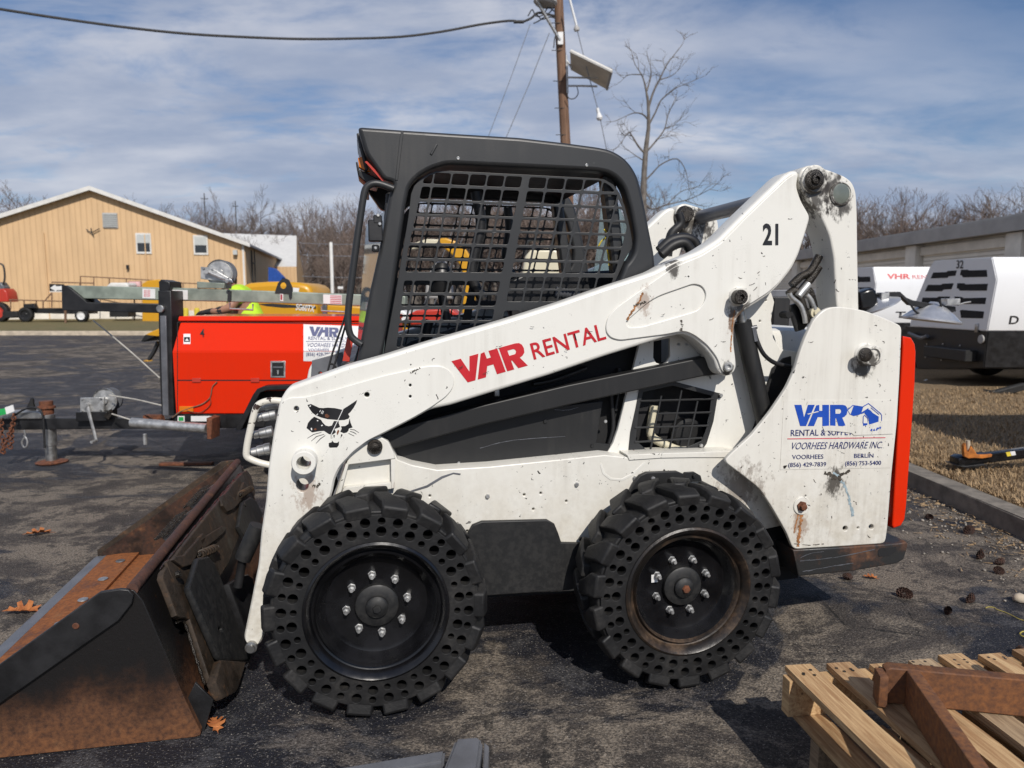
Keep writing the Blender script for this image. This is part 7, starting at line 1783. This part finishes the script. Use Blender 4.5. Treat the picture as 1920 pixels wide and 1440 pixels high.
def zprism(name, px, z0, z1, mat, parent, bevel=.006):
    bm = bmesh.new(); q = gb(px, z1)
    a = [bm.verts.new(p) for p in q]; b = [bm.verts.new((p.x, p.y, z0)) for p in q]
    bm.faces.new(a); bm.faces.new(b[::-1])
    for i in range(len(q)): bm.faces.new((a[i], b[i], b[(i + 1) % len(q)], a[(i + 1) % len(q)]))
    bmesh.ops.bevel(bm, geom=bm.edges[:], offset=bevel, segments=2, affect='EDGES')
    return from_bm(name, bm, mat, parent, 35)
zprism('end_block', [(854, 1383), (897, 1379.5), (905, 1387), (888, 1520), (800, 1520)], .0, .26, M['grey'], GB, .008)
zprism('long_bar', [(400, 1478), (835, 1405), (832, 1426), (400, 1505)], .12, .245, M['grey'], GB)
zprism('end_plate', [(908, 1391), (917, 1399), (914, 1450), (905, 1450)], .02, .235, M['grey'], GB, .002)

# ---------------- small things lying about
def oak_leaf(x, y, size, rz, label, z=.006):
    half = [(0, -1.15), (.03, -.8), (.16, -.72), (.40, -.86), (.30, -.55), (.22, -.42), (.58, -.40), (.70, -.12), (.42, -.10), (.26, .0), (.62, .22), (.50, .42), (.24, .30), (.16, .42), (.30, .72), (.12, .74), (0, 1.0)]
    pts = half + [(-a * .92, b + .04) for a, b in half[-2:0:-1]]
    me = plate_me([(a * size, b * size) for a, b in pts], [], (0, 0, 0), (1, 0, 0), (0, 1, 0), .0012)
    bm = bmesh.new(); bm.from_mesh(me); bmesh.ops.triangulate(bm, faces=bm.faces[:]); bmesh.ops.subdivide_edges(bm, edges=bm.edges[:], cuts=2)
    for v in bm.verts: v.co.z += abs(v.co.x) * .5 + noise.noise(v.co * (.5 / size) + Vector((x, y, 0))) * size * .22
    bm.to_mesh(me); bm.free()
    o = finish('oak_leaf', me, M['leaf'], None, 60); o.location = (x, y, z + size * .12); o.rotation_euler = (.1, .1, rz)
    tag(o, label, 'leaf', 'dry oak leaves on the asphalt')
g_ = G(42, 1150); oak_leaf(g_.x, g_.y, .075, 1.9, 'large orange oak leaf on the asphalt left of the bucket lip')
g_ = G(404, 1364); oak_leaf(g_.x, g_.y, .042, .6, 'orange oak leaf on the asphalt below the bucket heel')
g_ = G(72, 1004); oak_leaf(g_.x, g_.y, .075, 2.2, 'brown oak leaf on the asphalt far left beyond the bucket')
g_ = G(1632, 1085); oak_leaf(g_.x, g_.y, .035, 1.2, 'curled brown leaf on the asphalt just under the loader bumper')
def pebbles(name, n, fx, fy, smin, smax, mat, label, seed):
    r = random.Random(seed); bm = bmesh.new()
    for i in range(n):
        x, y = fx(r), fy(r); s = r.uniform(smin, smax) * r.uniform(.5, 1)
        bmesh.ops.create_icosphere(bm, subdivisions=1, radius=s, matrix=Matrix.Translation((x, y, s * .4 + gz(x, y))) @ Matrix.Rotation(r.uniform(0, 6), 4, 'Z') @ Matrix.Diagonal((1, r.uniform(.5, .9), r.uniform(.4, .7), 1)))
    o = from_bm(name, bm, mat, None, 80, recalc=False); tag(o, label, 'gravel', kind='stuff')
pebbles('loose_grit', 2600, lambda r: r.uniform(-2.6, 2.9), lambda r: 1.3 + 5.5 * r.random() ** 1.7, .0010, .0038, M['pebble'], 'loose pale grit scattered over the asphalt', 1)
pebbles('kerb_gravel', 900, lambda r: 2.86 - abs(r.gauss(0, .28)), lambda r: r.uniform(2.6, 6.5), .003, .014, M['pebble'], 'gravel gathered along the foot of the right kerb', 2)
r = random.Random(9); bm = bmesh.new()
for i in range(900):
    x = 2.86 - abs(r.gauss(0, .22)); y = r.uniform(2.8, 6.5); a = r.uniform(0, 6.28); l = r.uniform(.01, .05); w_ = r.uniform(.001, .004)
    d = Vector((math.cos(a), math.sin(a), 0)); s = Vector((-d.y, d.x, 0)) * w_; p = Vector((x, y, r.uniform(.003, .015)))
    bm.faces.new([bm.verts.new(q) for q in (p - s, p + s, p + d * l + s * .4 + Vector((0, 0, r.uniform(0, .012))), p + d * l - s * .4)])
o = from_bm('leaf_litter', bm, M['blade'], None, recalc=False); tag(o, 'straw and leaf litter along the foot of the right kerb', 'litter', kind='stuff')
cones = [(1591, 1090, 'beside the curled brown leaf'), (1695, 1117, 'in front of the loader bumper'), (1746, 974, 'close to the red tailgate'), (1846, 1049, 'upper one near the right edge'), (1880, 1062, 'between two other cones at the right edge'), (1870, 1074, 'lower one near the right edge'), (1828, 1132, 'above the yellow string'), (1784, 1152, 'halfway between pallet and kerb'), (1810, 998, 'close to the kerb'), (1903, 1225, 'behind the pallet at the right edge')]
def cone_mesh():
    bm = bmesh.new(); r = random.Random(2)
    for i in range(70):
        t = i / 70; a = i * 2.4; rr = .026 * math.sin(math.pi * (.12 + .8 * t)); p = Vector((rr * math.cos(a) * .5, rr * math.sin(a) * .5, .045 * t))
        d = Vector((math.cos(a), math.sin(a), .5 - t * .2)).normalized(); s = Vector((-d.y, d.x, 0)).normalized() * .006
        q = p + d * rr
        bm.faces.new([bm.verts.new(v) for v in (p - s * .5, p + s * .5, q + s, q + Vector((0, 0, .005)), q - s)])
    me = bpy.data.meshes.new('pine_cone'); bm.to_mesh(me); bm.free(); me.materials.append(M['cone']); return me
cm = cone_mesh()
for i, (x, y, tx) in enumerate(cones):
    p = G(x, y); o = bpy.data.objects.new('pine_cone', cm); COL.objects.link(o); o.location = (p.x, p.y, .014); o.rotation_euler = (1.3, r.uniform(-.4, .4), r.uniform(0, 6.28)); s = r.uniform(.5, .8); o.scale = (s * 1.3, s, s)
    tag(o, 'dark pine cone on the asphalt ' + tx, 'pine cone', 'pine cones on the asphalt')
ys = tube('yellow_string', smooth_path([G(x, y, .004) for x, y in [(1848, 1140), (1853, 1138), (1864, 1139), (1870, 1143), (1885, 1148), (1900, 1155), (1915, 1162), (1945, 1168)]], 4), .0017, M['cord'], None, 6)
tag(ys, 'length of yellow string lying on the asphalt near the right edge', 'string')
ys = tube('yellow_string', smooth_path([G(x, y, .01) for x, y in [(1912, 1188), (1918, 1184), (1928, 1186), (1930, 1194), (1918, 1193), (1913, 1190)]], 4), .0026, M['cord'], None, 6)
tag(ys, 'small curl of yellow string at the right edge above the pallet', 'string')
g_ = G(1912, 1128)
bm = bmesh.new(); bmesh.ops.create_icosphere(bm, subdivisions=2, radius=.03, matrix=Matrix.Translation((g_.x, g_.y, .016)) @ Matrix.Diagonal((1.2, .8, .7, 1)))
for v in bm.verts: v.co += noise.noise_vector(v.co * 40) * .007
tag(from_bm('grey_stone', bm, M['concrete'], None, 60), 'fist sized grey stone on the asphalt at the right edge', 'stone')
FP = box('flat_steel_bar', (G(350, 872).x, G(350, 872).y, .012), (.42, .06, .02), M['rustbolt'], None, Matrix.Rotation(R(3), 3, 'Z'), .002)
tag(FP, 'flat steel bar lying on the asphalt behind the bucket', 'bar')
